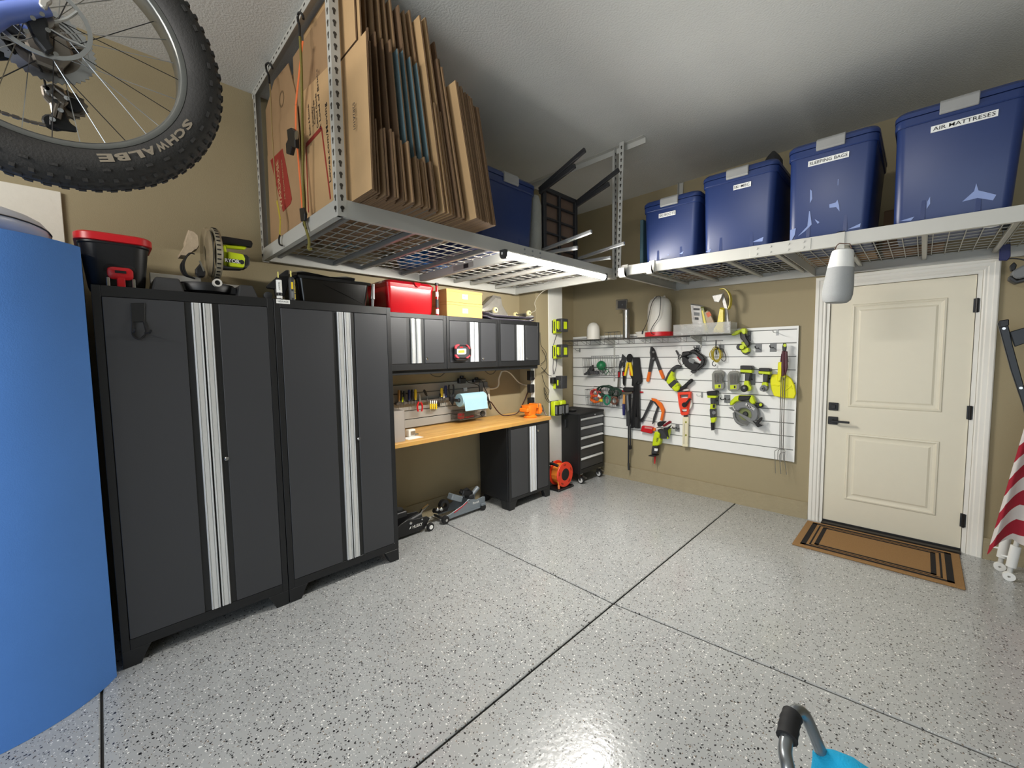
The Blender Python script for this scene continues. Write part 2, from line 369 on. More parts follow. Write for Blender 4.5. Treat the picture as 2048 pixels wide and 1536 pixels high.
WX, WY, WW, WZ0, WZ1 = .385, -2.2985-.5946, .5946, 1.382, 1.826
labs = ['charcoal wall cabinet beside the tall lockers, red tote on top', 'charcoal wall cabinet with a red and black work light stuck on', 'charcoal wall cabinet at the power bricks, skateboards on top']
for i in range(3):
    l = PX((853, 965, 1053.5)[i], (717, 717, 717)[i], WX)
    cabinet('wall_cabinet', labs[i], WX, .004, WY+i*WW, WY+(i+1)*WW-.002, WZ0, WZ1, 0, .50, (l.y, l.z), fr=.03, top=.036, bot=.05, group='wall cabinets over the bench', hw=.045, ch=.035)
MB().box(.01, .36, WY, WY+3*WW-.01, WZ0-.035, WZ0-.001).build('light_rail', M_CB, None)
tag(bpy.data.objects['light_rail'], 'black rail running under the row of wall cabinets', 'rail')
l = PX(1075, 861, .483)
cabinet('base_cabinet', 'charcoal two door base cabinet under the right end of the wooden worktop', .483, .06, -1.684, -1.081, 0, .812, .085, .56, (l.y, l.z), fr=.028, top=.03, bot=.03)
M_WOOD = mat('bamboo_worktop', (222, 172, 96), .38, var=.05)
def mat_butcher():
    m = bpy.data.materials.new('bamboo_butcher_block'); m.use_nodes = True; nt = m.node_tree; N = nt.nodes; L = nt.links; b = N['Principled BSDF']
    b.inputs['Roughness'].default_value = .38
    tc = N.new('ShaderNodeTexCoord'); mp = N.new('ShaderNodeMapping'); mp.inputs['Rotation'].default_value = (0, 0, PI/2); L.new(tc.outputs['Object'], mp.inputs['Vector'])
    br = N.new('ShaderNodeTexBrick'); br.inputs['Scale'].default_value = 1; br.inputs['Brick Width'].default_value = .32; br.inputs['Row Height'].default_value = .028; br.inputs['Mortar Size'].default_value = 0
    br.inputs['Color1'].default_value = (*lin((228, 178, 100)), 1); br.inputs['Color2'].default_value = (*lin((206, 152, 78)), 1); br.inputs['Bias'].default_value = -.1
    L.new(mp.outputs['Vector'], br.inputs['Vector'])
    ns = N.new('ShaderNodeTexNoise'); ns.inputs['Scale'].default_value = 40; mp2 = N.new('ShaderNodeMapping'); mp2.inputs['Scale'].default_value = (6, .5, 1); L.new(tc.outputs['Object'], mp2.inputs['Vector']); L.new(mp2.outputs['Vector'], ns.inputs['Vector'])
    mx = N.new('ShaderNodeMix'); mx.data_type = 'RGBA'; mx.blend_type = 'MULTIPLY'; mx.inputs['Factor'].default_value = .18; L.new(br.outputs['Color'], mx.inputs['A']); L.new(ns.outputs['Color'], mx.inputs['B'])
    L.new(mx.outputs['Result'], b.inputs['Base Color']); return m
WTZ = .848
tag(B(.004, .505, -2.89, -1.075, .812, WTZ).build('worktop', mat_butcher(), loc=(.25, -1.98, .812), bevel=.003), 'bamboo butcher block worktop between the locker and the pilaster', 'worktop')
# rolling tool chest
t = thing('tool_chest', 'black five drawer tool chest on casters in the corner', 'tool chest', (.3, -.34, 0))
CX, cy0, cy1, cz0, cz1 = .52, -.59, -.10, .125, .80
c = B(.06, CX-.02, cy0, cy1, cz0, cz1); c.build('body', M_CB, t, bevel=.004)
f = MB(); f.box(CX-.02, CX, cy0, cy0+.02, cz0, cz1); f.box(CX-.02, CX, cy1-.02, cy1, cz0, cz1); f.box(CX-.02, CX, cy0+.02, cy1-.02, cz0, cz0+.05); f.box(CX-.02, CX, cy0+.02, cy1-.02, cz1-.04, cz1)
f.build('face_frame', M_CB, t, bevel=.002)
B(.055, CX+.004, cy0-.003, cy1+.003, cz1, cz1+.022).build('top_mat', M_RUB, t, bevel=.004)
MB().lathe([(0, 0), (.009, 0), (.009, .005), (0, .005)], (CX, (cy0+cy1)/2+.05, cz1-.02), 'x', 12).build('lock', M_CHROME, t)
rows_ = [(.67, .765), (.555, .662), (.445, .547), (.315, .437), (.18, .307)]
for (a, b) in rows_:
    d = B(CX-.012, CX-.001, cy0+.022, cy1-.022, a, b-.03).build('drawer', M_CD, t, bevel=.002)
    B(CX-.016, CX-.010, cy0+.022, cy1-.022, b-.04, b).build('drawer_recess', M_CH, t)
    MB().prism([(CX-.008, cy0+.024, b-.034), (CX+.012, cy0+.024, b-.020), (CX+.012, cy0+.024, b-.016), (CX-.008, cy0+.024, b)], (0, cy1-cy0-.048, 0)).build('drawer_pull', M_ALU, d)
hd = T([(.33, cy0-.002, .65), (.33, cy0-.022, .65), (.33, cy0-.022, .74), (.33, cy0-.002, .74)], .008, 8); hd.build('side_handle', M_CB, t)
for xx in (.115, .475):
    for yy in (cy0+.06, cy1-.06):
        k = MB().lathe([(0, -.014), (.034, -.014), (.040, -.008), (.040, .008), (.034, .014), (0, .014)], (xx+.018, yy, .0405), 'y', 20); wh = k.build('caster_wheel', M_RUB, t, smooth=True)
        MB().lathe([(0, -.016), (.028, -.016), (.028, .016), (0, .016)], (xx+.018, yy, .0405), 'y', 16).build('hub', mat('light_grey_hub', (205, 205, 202), .4), wh)
        f = MB(); f.box(xx-.02, xx+.025, yy-.025, yy+.025, .108, .125)
        for s in (-1, 1): f.prism([(xx-.012, yy+s*.02, .108), (xx+.022, yy+s*.02, .108), (xx+.028, yy+s*.02, .04), (xx+.008, yy+s*.02, .04)], (0, s*.003, 0))
        f.obox((xx+.062, yy, .085), (.05, .03, .008), (0, .35, 0)); f.build('caster_fork', M_STEEL, t)
# ================================================================== overhead racks
M_HOLE = mat('dark_slot', (62, 58, 52), .8)
M_BAR = mat('galvanised_bar', (150, 152, 152), .45, .5)
def angle(mb, a, b, d1, d2, w_, t_):
    """L profile from a to b; legs along d1 and d2"""
    a = Vector(a); b = Vector(b); d1 = Vector(d1); d2 = Vector(d2)
    pr = [Vector((0, 0, 0)), d1*w_, d1*w_+d2*t_, d1*t_+d2*t_, d1*t_+d2*w_, d2*w_]
    mb.loft([[a+q for q in pr], [b+q for q in pr]]); return mb
def keyholes(parent, corner, d1, d2, z0, z1, step=.0508):
    """slots on the two outer faces of a corner post"""
    mb = MB(); c = Vector(corner)
    for face, nrm in ((Vector(d1), -Vector(d2)), (Vector(d2), -Vector(d1))):
        z = z0
        while z < z1:
            p = c+face*.021+nrm*.0004; p.z = z
            ring = []
            for k in range(10): ring.append(p+face*.0085*math.cos(2*PI*k/10)+Vector((0, 0, .0085*math.sin(2*PI*k/10)+.006)))
            mb.prism(ring, nrm*.0006)
            mb.prism([p+face*.005+Vector((0, 0, .002)), p-face*.005+Vector((0, 0, .002)), p-face*.004-Vector((0, 0, .014)), p+face*.004-Vector((0, 0, .014))], nrm*.0007)
            z += step
    o = mb.build('slots', M_HOLE, parent); o['kind'] = 'stuff'; return o
def wire_deck(parent, x0, x1, y0, y1, z, dx, dy, r=.0031, lip=True):
    mb = MB(); nx = int(round((x1-x0)/dx)); ny = int(round((y1-y0)/dy))
    for i in range(nx+1):
        x = x0+(x1-x0)*i/nx; mb.tube([(x, y0, z), (x, y1, z)], r, 4)
    for j in range(ny+1):
        y = y0+(y1-y0)*j/ny; mb.tube([(x0, y, z+.004), (x1, y, z+.004)], r, 4)
    return mb.build('wire_deck', M_RACK, parent)
RX0, RX1, RY0, RY1, RZ0, RZ1 = .054, 1.293, -3.554, -1.124, 2.145, 2.222
def beams(t, x0, x1, y0, y1, z0, z1):
    for a, b, d in (((x0, y0, z1), (x1, y0, z1), (0, 1, 0)), ((x0, y1, z1), (x1, y1, z1), (0, -1, 0)), ((x1, y0, z1), (x1, y1, z1), (-1, 0, 0)), ((x0, y0, z1), (x0, y1, z1), (1, 0, 0))):
        mb = MB(); a = Vector(a); b = Vector(b); d = Vector(d); h = z1-z0
        pr = [Vector((0, 0, 0)), d*.012, d*.012+Vector((0, 0, -.003)), d*.003+Vector((0, 0, -.003)), d*.003+Vector((0, 0, -h+.003)), d*.03+Vector((0, 0, -h+.003)), d*.03+Vector((0, 0, -h)), Vector((0, 0, -h))]
        mb.loft([[a+q for q in pr], [b+q for q in pr]]).build('beam', M_RACK, t)
t = thing('overhead_rack', 'white overhead wire rack loaded with cardboard, strip light on its edge', 'ceiling rack', (.67, -2.34, RZ0))
beams(t, RX0, RX1, RY0, RY1, RZ0, RZ1)
ym = (RY0+RY1)/2
wire_deck(t, RX0+.01, RX1-.004, RY0+.01, ym-.005, RZ1-.008, .1, .067)
wire_deck(t, RX0+.01, RX1-.004, ym+.005, RY1-.01, RZ1-.008, .1, .067)
for y in (-3.45, -3.075, -2.86, -2.505, -1.95, -1.75, -1.42):
    MB().box(RX0+.004, RX1-.004, y-.014, y+.014, RZ1-.044, RZ1-.014).build('cross_bar', M_BAR if y < -2.4 else M_RACK, t, bevel=.004)
cb = MB().box(RX0+.003, RX1-.003, -2.335, -2.331, RZ0+.002, RZ1-.014); cb.box(RX0+.003, RX1-.003, -2.331, -2.305, RZ0+.002, RZ0+.006); cb = cb.build('centre_beam', M_RACK, t)
B(.55, .80, -2.3365, -2.335, RZ0+.015, RZ0+.055).build('sticker', mat('grey_sticker', (150, 146, 140), .6), cb)
B(.68, .74, -2.3372, -2.336, RZ0+.018, RZ0+.05).build('sticker_mark', M_PRINT_K, cb)
for y in (-2.42, -2.34, -2.26):
    for z in (RZ0+.022, RZ0+.055): MB().cyl((RX1, y+.12, z), (RX1+.005, y+.12, z), .007, n=8).build('bolt', M_BAR, t)
for (x, y, d1, d2) in ((RX1+.002, RY0-.002, (-1, 0, 0), (0, 1, 0)), (RX0-.002, RY0-.002, (1, 0, 0), (0, 1, 0)), (RX1+.002, RY1+.002, (-1, 0, 0), (0, -1, 0)), (RX0-.002, RY1+.002, (1, 0, 0), (0, -1, 0))):
    p = angle(MB(), (x, y, RZ0-.004), (x, y, CH-.002), d1, d2, .042, .0025).build('post', M_RACK, t)
    keyholes(p, (x, y, 0), d1, d2, RZ0+.03, CH-.04)
    for nrm, f in ((-Vector(d2), Vector(d1)), (-Vector(d1), Vector(d2))):
        q = Vector((x, y, RZ0+.035))+f*.021; MB().cyl(q, q+nrm*.004, .009, n=10).build('bolt', M_BLACK, p)
for y, s in ((RY0, 1), (RY1, -1)):
    mb = angle(MB(), (.02, y, CH-.001), (1.56, y, CH-.001), (0, s, 0), (0, 0, -1), .045, .0025); bk = mb.build('ceiling_bracket', M_RACK, t)
    d = MB()
    for k in range(30): d.prism([(.05+k*.05+a*.011, y-s*.0004+0, CH-.02+b*.004) for a, b in ((-1, -1), (1, -1), (1, 1), (-1, 1))], (0, -s*.0006, 0))
    d.build('slots', M_HOLE, bk)['kind'] = 'stuff'
# second rack over the door wall, hung with a slight fall to the right
SL = .0245
t = thing('overhead_rack', 'white overhead wire rack above the entry door holding labelled blue totes', 'ceiling rack', (1.345, -1.208, 2.148), (0, SL, 0))
OFF[t.name] = Vector((0, 0, 0))
beams(t, 0, 2.44, 0, 1.19, 0, .077)
wire_deck(t, .01, 1.215, .004, 1.18, .069, .067, .1); wire_deck(t, 1.225, 2.43, .004, 1.18, .069, .067, .1)
for x in (.13, .42, .80, 1.12, 1.50, 1.86, 2.2): MB().box(x-.013, x+.013, .004, 1.186, .042, .063).build('cross_bar', M_RACK, t, bevel=.004)
MB().box(1.205, 1.209, .003, 1.187, .002, .063).build('centre_beam', M_RACK, t)
B(1.02, 1.36, -.003, 0, .006, .071).build('splice_plate', M_RACK, t, bevel=.001)
for x in (1.06, 1.14, 1.24, 1.32):
    for z in (.02, .055): MB().cyl((x, -.007, z), (x, -.003, z), .007, n=8).build('bolt', M_RACK, t)
for (x, y, d1, d2) in ((-.002, -.002, (1, 0, 0), (0, 1, 0)), (2.442, -.002, (-1, 0, 0), (0, 1, 0)), (2.442, 1.192, (-1, 0, 0), (0, -1, 0)), (-.002, 1.192, (1, 0, 0), (0, -1, 0))):
    p = angle(MB(), (x, y, -.004), (x, y, 1.09-SL*-x), d1, d2, .042, .0025).build('post', M_RACK, t)
    keyholes(p, (x, y, 0), d1, d2, .03, 1.05)
    for nrm, f in ((-Vector(d2), Vector(d1)), (-Vector(d1), Vector(d2))):
        q = Vector((x, y, .035))+f*.021; MB().cyl(q, q+nrm*.004, .008, n=10).build('bolt', M_BLACK, p)
def rr(x, y, z): return Matrix.Translation((1.345, -1.208, 2.148)) @ Euler((0, SL, 0)).to_matrix().to_4x4() @ Vector((x, y, z))
# ------------------------------------------------------------------ strip light
M_LED = mat('lit_led_diffuser', (255, 236, 200), .5, emit=1, var=0.0)
t = thing('strip_light', 'lit linear led strip light along the overhead rack edge', 'light', (1.324, -1.945, 2.13))
MB().rrect([(1.324, 0, .022, .012, .008, -2.536), (1.324, 0, .022, .012, .008, -1.358)], 3).tf(Matrix(((1, 0, 0, 0), (0, 0, 1, 0), (0, 1, 0, 2.138), (0, 0, 0, 1)))).build('housing', M_WHITE, t)
hl = [(1.326+.021*math.cos(a)/math.cos(.46), 2.1345+.029*(math.sin(a)+math.sin(.46))/(1-math.sin(.46))) for a in [PI+.46+(PI-.92)*k/12 for k in range(13)]]
MB().loft([[Vector((x, y, z)) for x, z in hl] for y in (-2.515, -1.375)]).build('diffuser', M_LED, t)
for y0 in (-2.54, -1.375): MB().prism([(x, y0, z) for x, z in [(1.3, 2.152), (1.348, 2.152), (1.348, 2.116), (1.337, 2.099), (1.311, 2.099), (1.3, 2.116)]], (0, .025, 0)).build('end_cap', M_DK, t)
B(1.319, 1.329, -2.5425, -2.540, 2.122, 2.136).build('socket', M_PRINT_W, t)
LED_W = 320.0                                   # photometric strength of the lit diffuser
nt = M_LED.node_tree; nt.nodes['Principled BSDF'].inputs['Emission Color'].default_value = (1.0, .965, .90, 1); nt.nodes['Principled BSDF'].inputs['Emission Strength'].default_value = LED_W
# power lead of the strip light, clipped along the end beam
def cord(name, pts, r, m, label, group=None, n=6, smooth=6, parent=None):
    o = T(pts, r, n, smooth).build(name, m, parent)
    if parent is None: tag(o, label, 'cable', group)
    return o
M_WCORD = mat('white_cord', (214, 208, 190), .5)
zb = RZ0-.006
pts = [Vector((1.318, -1.36, 2.14)), Vector((1.25, RY1+.012, 2.17)), Vector((1.05, RY1+.012, 2.16)), Vector((.85, RY1+.012, 2.185)), Vector((.72, RY1+.012, 2.15)), Vector((.60, RY1+.010, 2.17)), Vector((.42, RY1+.012, 2.13)), Vector((.28, -1.06, 2.05)), Vector((.252, -1.015, 1.98)), Vector((.20, -1.018, 1.95)), Vector((.05, -1.02, 1.93))]
cord('white_cable', pts, .0035, M_WCORD, 'thin white lead of the strip light running down beside the pilaster')
for x in (.62, .98):
    tag(B(x-.02, x+.02, RY1+.001, RY1+.016, 2.15, 2.20).build('cable_clip', M_BLACK, loc=(x, RY1, 2.15), bevel=.003), 'black cable clip on the end beam of the rack', 'clip', 'cable clips on the rack')
# ------------------------------------------------------------------ labelled totes
M_TOTE = mat('navy_tote_plastic', (33, 52, 102), .38, var=.06, scale=5); M_LATCH = mat('grey_latch', (150, 150, 148), .5)
M_SCUFF = mat('whitened_stress_mark', (134, 152, 200), .5)
def tote(name, label, W, D, H, loc, rot=(0, 0, 0), txt=None, group=None, handle=True, tx=0., tw=None, marks=()):
    """front face looks along -y locally; origin at the front bottom centre"""
    t = thing(name, label, 'storage tote', loc, rot, group); OFF[t.name] = Vector((0, 0, 0))
    hx, hy, cy = W/2, D/2, D/2; k = .90
    MB().rrect([(0, cy, hx*k*.97, hy*k*.97, .03, 0), (0, cy, hx*k, hy*k, .04, .02), (0, cy, hx*.965, hy*.97, .04, H-.075)], 4).build('tub', M_TOTE, t, smooth=True)
    # pressed vertical ribs on the front face
    for s in (-1, 1):
        MB().hexa([(s*hx*.42-.012, cy-hy*k-.002, .02), (s*hx*.42+.012, cy-hy*k-.002, .02), (s*hx*.42+.012, cy-hy*k+.03, .02), (s*hx*.42-.012, cy-hy*k+.03, .02)],
                  [(s*hx*.40-.004, cy-hy*.94+.002, H*.62), (s*hx*.40+.004, cy-hy*.94+.002, H*.62), (s*hx*.40+.004, cy-hy*.94+.02, H*.62), (s*hx*.40-.004, cy-hy*.94+.02, H*.62)]).build('rib', M_TOTE, t, bevel=.002)
    MB().rrect([(0, cy, hx*.985, hy*.985, .045, H-.09), (0, cy, hx, hy, .05, H-.085), (0, cy, hx, hy, .05, H-.05), (0, cy, hx*.97, hy*.97, .05, H-.046)], 4).build('rim', M_TOTE, t, smooth=True)
    MB().rrect([(0, cy, hx*1.01, hy*1.01, .05, H-.046), (0, cy, hx*1.01, hy*1.01, .05, H-.025), (0, cy, hx*.97, hy*.97, .05, H-.008), (0, cy, hx*.84, hy*.88, .05, H-.004), (0, cy, hx*.82, hy*.86, .05, H)], 4).build('lid', M_TOTE, t, smooth=True)
    if handle:
        MB().prism([(-.07, -.010, H-.075), (-.07, -.016, H-.066), (-.07, -.016, H-.02), (-.07, -.006, H-.006), (-.07, .03, H-.006), (-.07, .03, H-.02), (-.07, 0, H-.03), (-.07, 0, H-.075)], (.14, 0, 0)).build('latch', M_LATCH, t, bevel=.003)
    fy = lambda z: cy-hy*(k+(.97-k)*max(0, z-.02)/(H-.095))-.0012
    for q in marks:
        MB().prism([(x*hx, fy(z*H), z*H) for x, z in q], (0, -.0006, 0)).build('scuff_mark', M_SCUFF, t)
    if txt:
        z = H-.135; yf = cy-hy*.956-.006; w2 = tw/2
        lb = MB().hexa([(tx-w2, yf, z-.016), (tx+w2, yf, z-.016), (tx+w2, yf+.003, z-.016), (tx-w2, yf+.003, z-.016)], [(tx-w2, yf-.001, z+.016), (tx+w2, yf-.001, z+.016), (tx+w2, yf+.003, z+.016), (tx-w2, yf+.003, z+.016)]).build('label_strip', M_PRINT_W, t)
        lettering(txt, M_PRINT_K, lb, (tx, yf-.0022, z), (1, 0, 0), (0, 0, 1), .019, fit=tw*.93, local=True, bold=.002)
    return t
G = 'blue totes above the door'
MK = {'SLEEPING BAGS': [[(-.42, .52), (-.38, .5), (-.36, .42), (-.41, .38)], [(-.42, .30), (-.40, .3), (-.34, .16), (-.50, .10), (-.66, .06), (-.44, .15)], [(.20, .56), (.215, .56), (.215, .50), (.205, .50)], [(.04, .33), (.18, .335), (.22, .36), (.26, .30), (.28, .24), (.20, .29), (.05, .295)], [(-.86, .14), (-.72, .15), (-.74, .08), (-.82, .02), (-.86, .03)], [(-.28, .21), (-.16, .17), (-.20, .155)], [(.48, .05), (.75, .09), (.74, .055)]],
      'AIR MATTRESES': [[(.18, .13), (.34, .20), (.36, .26), (.40, .20), (.66, .14), (.62, .10), (.40, .14)], [(-.36, .18), (-.32, .22), (-.31, .16), (-.36, .12)], [(-.80, .05), (-.55, .07), (-.60, .04)]],
      'SKI MISC.': [[(-.86, .05), (-.70, .08), (-.72, .04)], [(.44, .08), (.72, .12), (.70, .07)]], 'SKI BOOTS': [[(-.1, .10), (0, .11), (-.02, .095)], [(.36, .09), (.50, .12), (.46, .08)]]}
for (xa, xb, H, D, txt, tx, tw, lab) in ((1.545, 1.992, .495, .66, 'SKI BOOTS', -.02, .135, 'small blue tote labelled SKI BOOTS on the overhead rack'),
                          (2.010, 2.490, .57, .70, 'SKI MISC.', .03, .11, 'blue tote labelled SKI MISC. with crinkled foil lying on it'),
                          (2.545, 2.985, .60, .72, 'SLEEPING BAGS', -.01, .20, 'scuffed blue tote labelled SLEEPING BAGS on the overhead rack'),
                          (3.050, 3.535, .615, .72, 'AIR MATTRESES', .02, .235, 'large blue tote labelled AIR MATTRESES on the overhead rack')):
    lx = (xa+xb)/2-1.345; p = rr(lx, .045, .0765)
    tote('storage_tote', lab, xb-xa, D, H, p, (0, SL, 0), txt, G, tx=tx, tw=tw, marks=MK[txt])
# clear tote-like rope of things behind them
M_CARD = mat('brown_cardboard', (164, 132, 96), .8, var=.10, scale=9)
M_CARD_D = mat('dark_cardboard', (128, 100, 74), .8, var=.12, scale=9)
M_CARD_L = mat('light_cardboard', (192, 158, 114), .8, var=.07, scale=9)
M_CARD_E = mat('corrugated_edge', (124, 98, 72), .85, var=.3, scale=160)
M_CARD_B = mat('blue_printed_cardboard', (118, 144, 150), .75, var=.08, scale=9)
def carton(name, label, x0, x1, y0, y1, z0, z1, m=None, flap=True, cat='box', group=None):
    m = m or M_CARD; t = thing(name, label, cat, ((x0+x1)/2, (y0+y1)/2, z0), group=group)
    B(x0, x1, y0, y1, z0, z1).build('carton_body', m, t, bevel=.003)
    if flap:
        ym_ = (y0+y1)/2
        for a, b in ((y0+.002, ym_-.002), (ym_+.002, y1-.002)): B(x0+.002, x1-.002, a, b, z1, z1+.004).build('flap', m, t)
        B(x0-.001, x1+.001, ym_-.025, ym_+.025, z1+.004, z1+.0045).build('tape', mat('packing_tape', (196, 170, 128), .3), t)
    return t
zr = lambda x: rr(x-1.345-.25, .3, .0765).z
carton('cardboard_box', 'brown cardboard box behind the SKI BOOTS tote', 1.50, 1.86, -.42, -.05, zr(1.5), 2.86, M_CARD_D)
t = thing('soft_bag', 'black soft bag slumped behind the totes near the ceiling', 'bag', (2.1, -.25, zr(2.1)))
MB().rrect([(2.12, -.24, .20, .17, .08, zr(1.9)), (2.12, -.24, .23, .19, .09, 2.45), (2.10, -.24, .22, .18, .09, 2.75), (2.06, -.24, .14, .12, .07, 2.86)], 4).build('bag_body', M_RUB, t, smooth=True)
MB().tube([(1.98, -.3, 2.80), (2.02, -.3, 2.93), (2.12, -.28, 2.93), (2.16, -.28, 2.82)], .012, 6, smooth=5).build('bag_handle', M_RUB, t)
p = rr(2.24-1.345, .09, .0765+.538)
f = MB(); random.seed(3)
gx, gy = 12, 6; vs = []
for i in range(gx+1):
    for j in range(gy+1): vs.append((2.10+.30*i/gx, p.y+.02+.22*j/gy, p.z+.006+random.uniform(0, .045)))
fs = [(i*(gy+1)+j, (i+1)*(gy+1)+j, (i+1)*(gy+1)+j+1, i*(gy+1)+j+1) for i in range(gx) for j in range(gy)]
f.add(vs, fs); tag(f.build('foil_sheet', mat('crinkled_foil', (190, 180, 170), .18, 1.0), loc=(2.25, p.y+.1, p.z)), 'crinkled silver foil sheet on the SKI MISC. tote', 'foil')
t = thing('helmet_bag', 'black pointed bag on the far end of the SKI MISC. tote', 'bag', (2.44, p.y+.12, p.z-.003))
MB().loft([[Vector((2.44+a*.06*s, p.y+.12+b*.09*s, z)) for a, b in circ((0, 0), 1, 10)] for s, z in ((1, p.z-.003), (.95, p.z+.05), (.6, p.z+.09), (.15, p.z+.125))]).build('bag_body', M_RUB, t, smooth=True)
carton('cardboard_box', 'dark brown box between the two largest totes, against the wall', 2.99, 3.30, -.36, -.04, zr(3.1), 2.47, M_CARD_D)
carton('cardboard_box', 'flat brown box pushed back behind the SLEEPING BAGS tote', 2.50, 2.95, -.36, -.04, zr(2.7), 2.40, M_CARD)
tag(B(1.475, 1.505, -1.05, -.45, zr(1.49), 2.62).build('folded_board', mat('teal_board', (60, 88, 96), .6), loc=(1.49, -.75, zr(1.49)), bevel=.004), 'teal folded board standing at the end of the totes', 'board')
# ================================================================== what stands on the cabinet-side rack
ZD = RZ1-.002
sheet_no = 0
def sheet(x0, x1, yb, yt, z0, z1, th, m, label, m_edge=None, group='flattened boxes on the rack', tilt=0.):
    """a flattened box standing on edge: two boards with folded ends, leaning towards the camera side"""
    n = 'flattened_box'
    t = thing(n, label, 'flattened box', ((x0+x1)/2, yb, z0), group=group)
    for k, (a, b) in enumerate(((0, .46), (.54, 1))):
        lo = [(x0, yb+a*th, z0), (x1-(k*.006), yb+a*th, z0+tilt), (x1-(k*.006), yb+b*th, z0+tilt), (x0, yb+b*th, z0)]
        hi = [(x0, yt+a*th, z1), (x1-(k*.006), yt+a*th, z1+tilt), (x1-(k*.006), yt+b*th, z1+tilt), (x0, yt+b*th, z1)]
        o = MB().hexa(lo, hi).build('cardboard_panel', m, t); o.data.materials.append(M_CARD_E)
        for f in o.data.polygons: f.material_index = 0 if abs(f.normal.y) > .5 else 1
    MB().hexa([(x1-.004, yb+.4*th, z0+tilt), (x1+.002, yb+.4*th, z0+tilt), (x1+.002, yb+.6*th, z0+tilt), (x1-.004, yb+.6*th, z0+tilt)],
              [(x1-.004, yt+.4*th, z1+tilt), (x1+.002, yt+.4*th, z1+tilt), (x1+.002, yt+.6*th, z1+tilt), (x1-.004, yt+.6*th, z1+tilt)]).build('folded_edge', m_edge or M_CARD_E, t)
    return t
random.seed(11)
L_T = 'tall flattened box rising behind the others to the ceiling'
L_L = 'short flattened box in the low front layer of the row'
L_M = 'medium flattened box standing over the low layer of the row'
L_R = 'flattened box in the lower bundle next to the blue tote'
L_W = 'flattened box showing a broad tan strip mid row'
CS = [M_CARD, M_CARD_D, M_CARD, M_CARD_L]
def dip(y): return ZD+.002
# A: first boards right behind the corner post
sheet(.62, 1.495, -3.487, -3.489, ZD+.001, 2.872, .011, M_CARD_L, 'light tan flattened box with a small printed number behind the corner post')
lastA = bpy.data.objects['flattened_box']
lettering('5282A101', M_PRINT_K, lastA.children[0], PY(708, 232, -3.4985), (0, 0, -1), (1, 0, 0), .020, fit=.115)
for i, (x1, zt) in enumerate(((1.485, 2.86), (1.48, 2.85))): sheet(.55, x1, -3.474+i*.013, -3.480+i*.012, ZD+.001, zt, .010, M_CARD, 'tan flattened box directly behind the numbered light one')
for i, (x1, z0_) in enumerate(((1.40, 2.885), (1.425, 2.89))): sheet(.80, x1, -3.488+i*.011, -3.492+i*.011, z0_, 3.225, .009, M_CARD_L, ('flattened box perched on the numbered one, outermost flap', 'flattened box perched behind the outermost flap by the ceiling')[i], tilt=.0)
# slots
y = -3.443
for i in range(21):
    low = i < 15; zt = (2.53-.004*i) if i < 9 else 2.45
    sl = .022+.0075*i; lean = lambda z: sl*(z-ZD)
    if low:
        sheet(.45+random.uniform(0, .2), 1.472+random.uniform(-.010, .010), y, y-lean(zt), dip(y), zt+random.uniform(-.02, .01), .0088, random.choice(CS[:3]), L_L)
    y += .0115
    if i % 2 == 0 or not low:
        if low:
            zt2 = 2.945-.002*i+random.uniform(-.012, .012); blue = i in (8, 10, 12, 14)
            sheet(.40+random.uniform(0, .2), 1.432+random.uniform(-.006, .006), y, y-lean(zt2), dip(y), zt2, .0088, M_CARD_B if blue else M_CARD_D, 'blue printed flattened box in the middle of the row' if blue else L_M)
            y += .0115
            sheet(.25+random.uniform(0, .2), 1.395+.002*i+random.uniform(-.008, .008), y, y-lean(3.19), dip(y), 3.20+random.uniform(-.03, .02)-.004*i, .0088, random.choice(CS[:2]), L_T)
            y += .011
        else:
            sheet(.40+random.uniform(0, .2), 1.46+random.uniform(-.01, .012), y, y-lean((3.11, 2.74, 3.12, 2.72, 2.96, 2.93)[i-15]), dip(y), (3.11, 2.74, 3.12, 2.72, 2.96, 2.93)[i-15], .011, (M_CARD_L, M_CARD_L, M_CARD_L, M_CARD, M_CARD_D, M_CARD)[i-15], L_W)
            y += .013
for k in range(3):
    sheet(.5, 1.43, y, y-.18*((3.06, 2.99, 2.78)[k]-ZD), dip(y), (3.06, 2.99, 2.78)[k], .0095, M_CARD_D, L_T); y += .0115
y = max(y+.004, -3.0)
for i in range(14):
    zt = 2.872-.0045*i+random.uniform(-.012, .008)
    sheet(.55+random.uniform(0, .15), 1.505-.002*i+random.uniform(-.006, .006), y, y-.19*(zt-ZD), dip(y), zt, .0105, M_CARD_L if i == 0 else random.choice((M_CARD, M_CARD, M_CARD_D)), L_R); y += .0122
Y_END = y
# printed boards filling the near end of the rack
def board(pts, y, th, m, label):
    t = thing('flattened_box', label, 'flattened box', (pts[0][0], y, min(p[1] for p in pts)), group='flattened boxes on the rack')
    MB().prism([(x, y, z) for x, z in pts], (0, th, 0)).build('cardboard_panel', m, t); return t
p4 = board([(.62, ZD+.001), (1.20, ZD+.001), (1.195, 3.17), (.66, 3.17)], -3.5035, .005, M_CARD, 'plain tall flattened box behind the printed ones at the rack end')
p3 = board([(.12, ZD+.001), (.72, ZD+.001), (.70, 2.95), (.60, 3.165), (.34, 3.19), (.14, 3.10)], -3.5105, .005, M_CARD, 'flattened box with a round stamp at the rack end')
st = MB().lathe([(.035, 0), (.045, 0), (.045, .0006), (.035, .0006)], (0, 0, 0), 'y', 20).tf(Matrix.Translation(PY(563, 198, -3.512))).build('stamp', mat('grey_stamp', (120, 96, 66), .8), p3.children[0])
p2 = board([(.13, ZD+.001), (.775, ZD+.001), (.72, 2.887), (.34, 2.915), (.16, 2.80)], -3.520, .006, M_CARD, 'flattened box with a red printed panel at the rack end')
M_REDP = mat('dark_red_print', (150, 46, 34), .75)
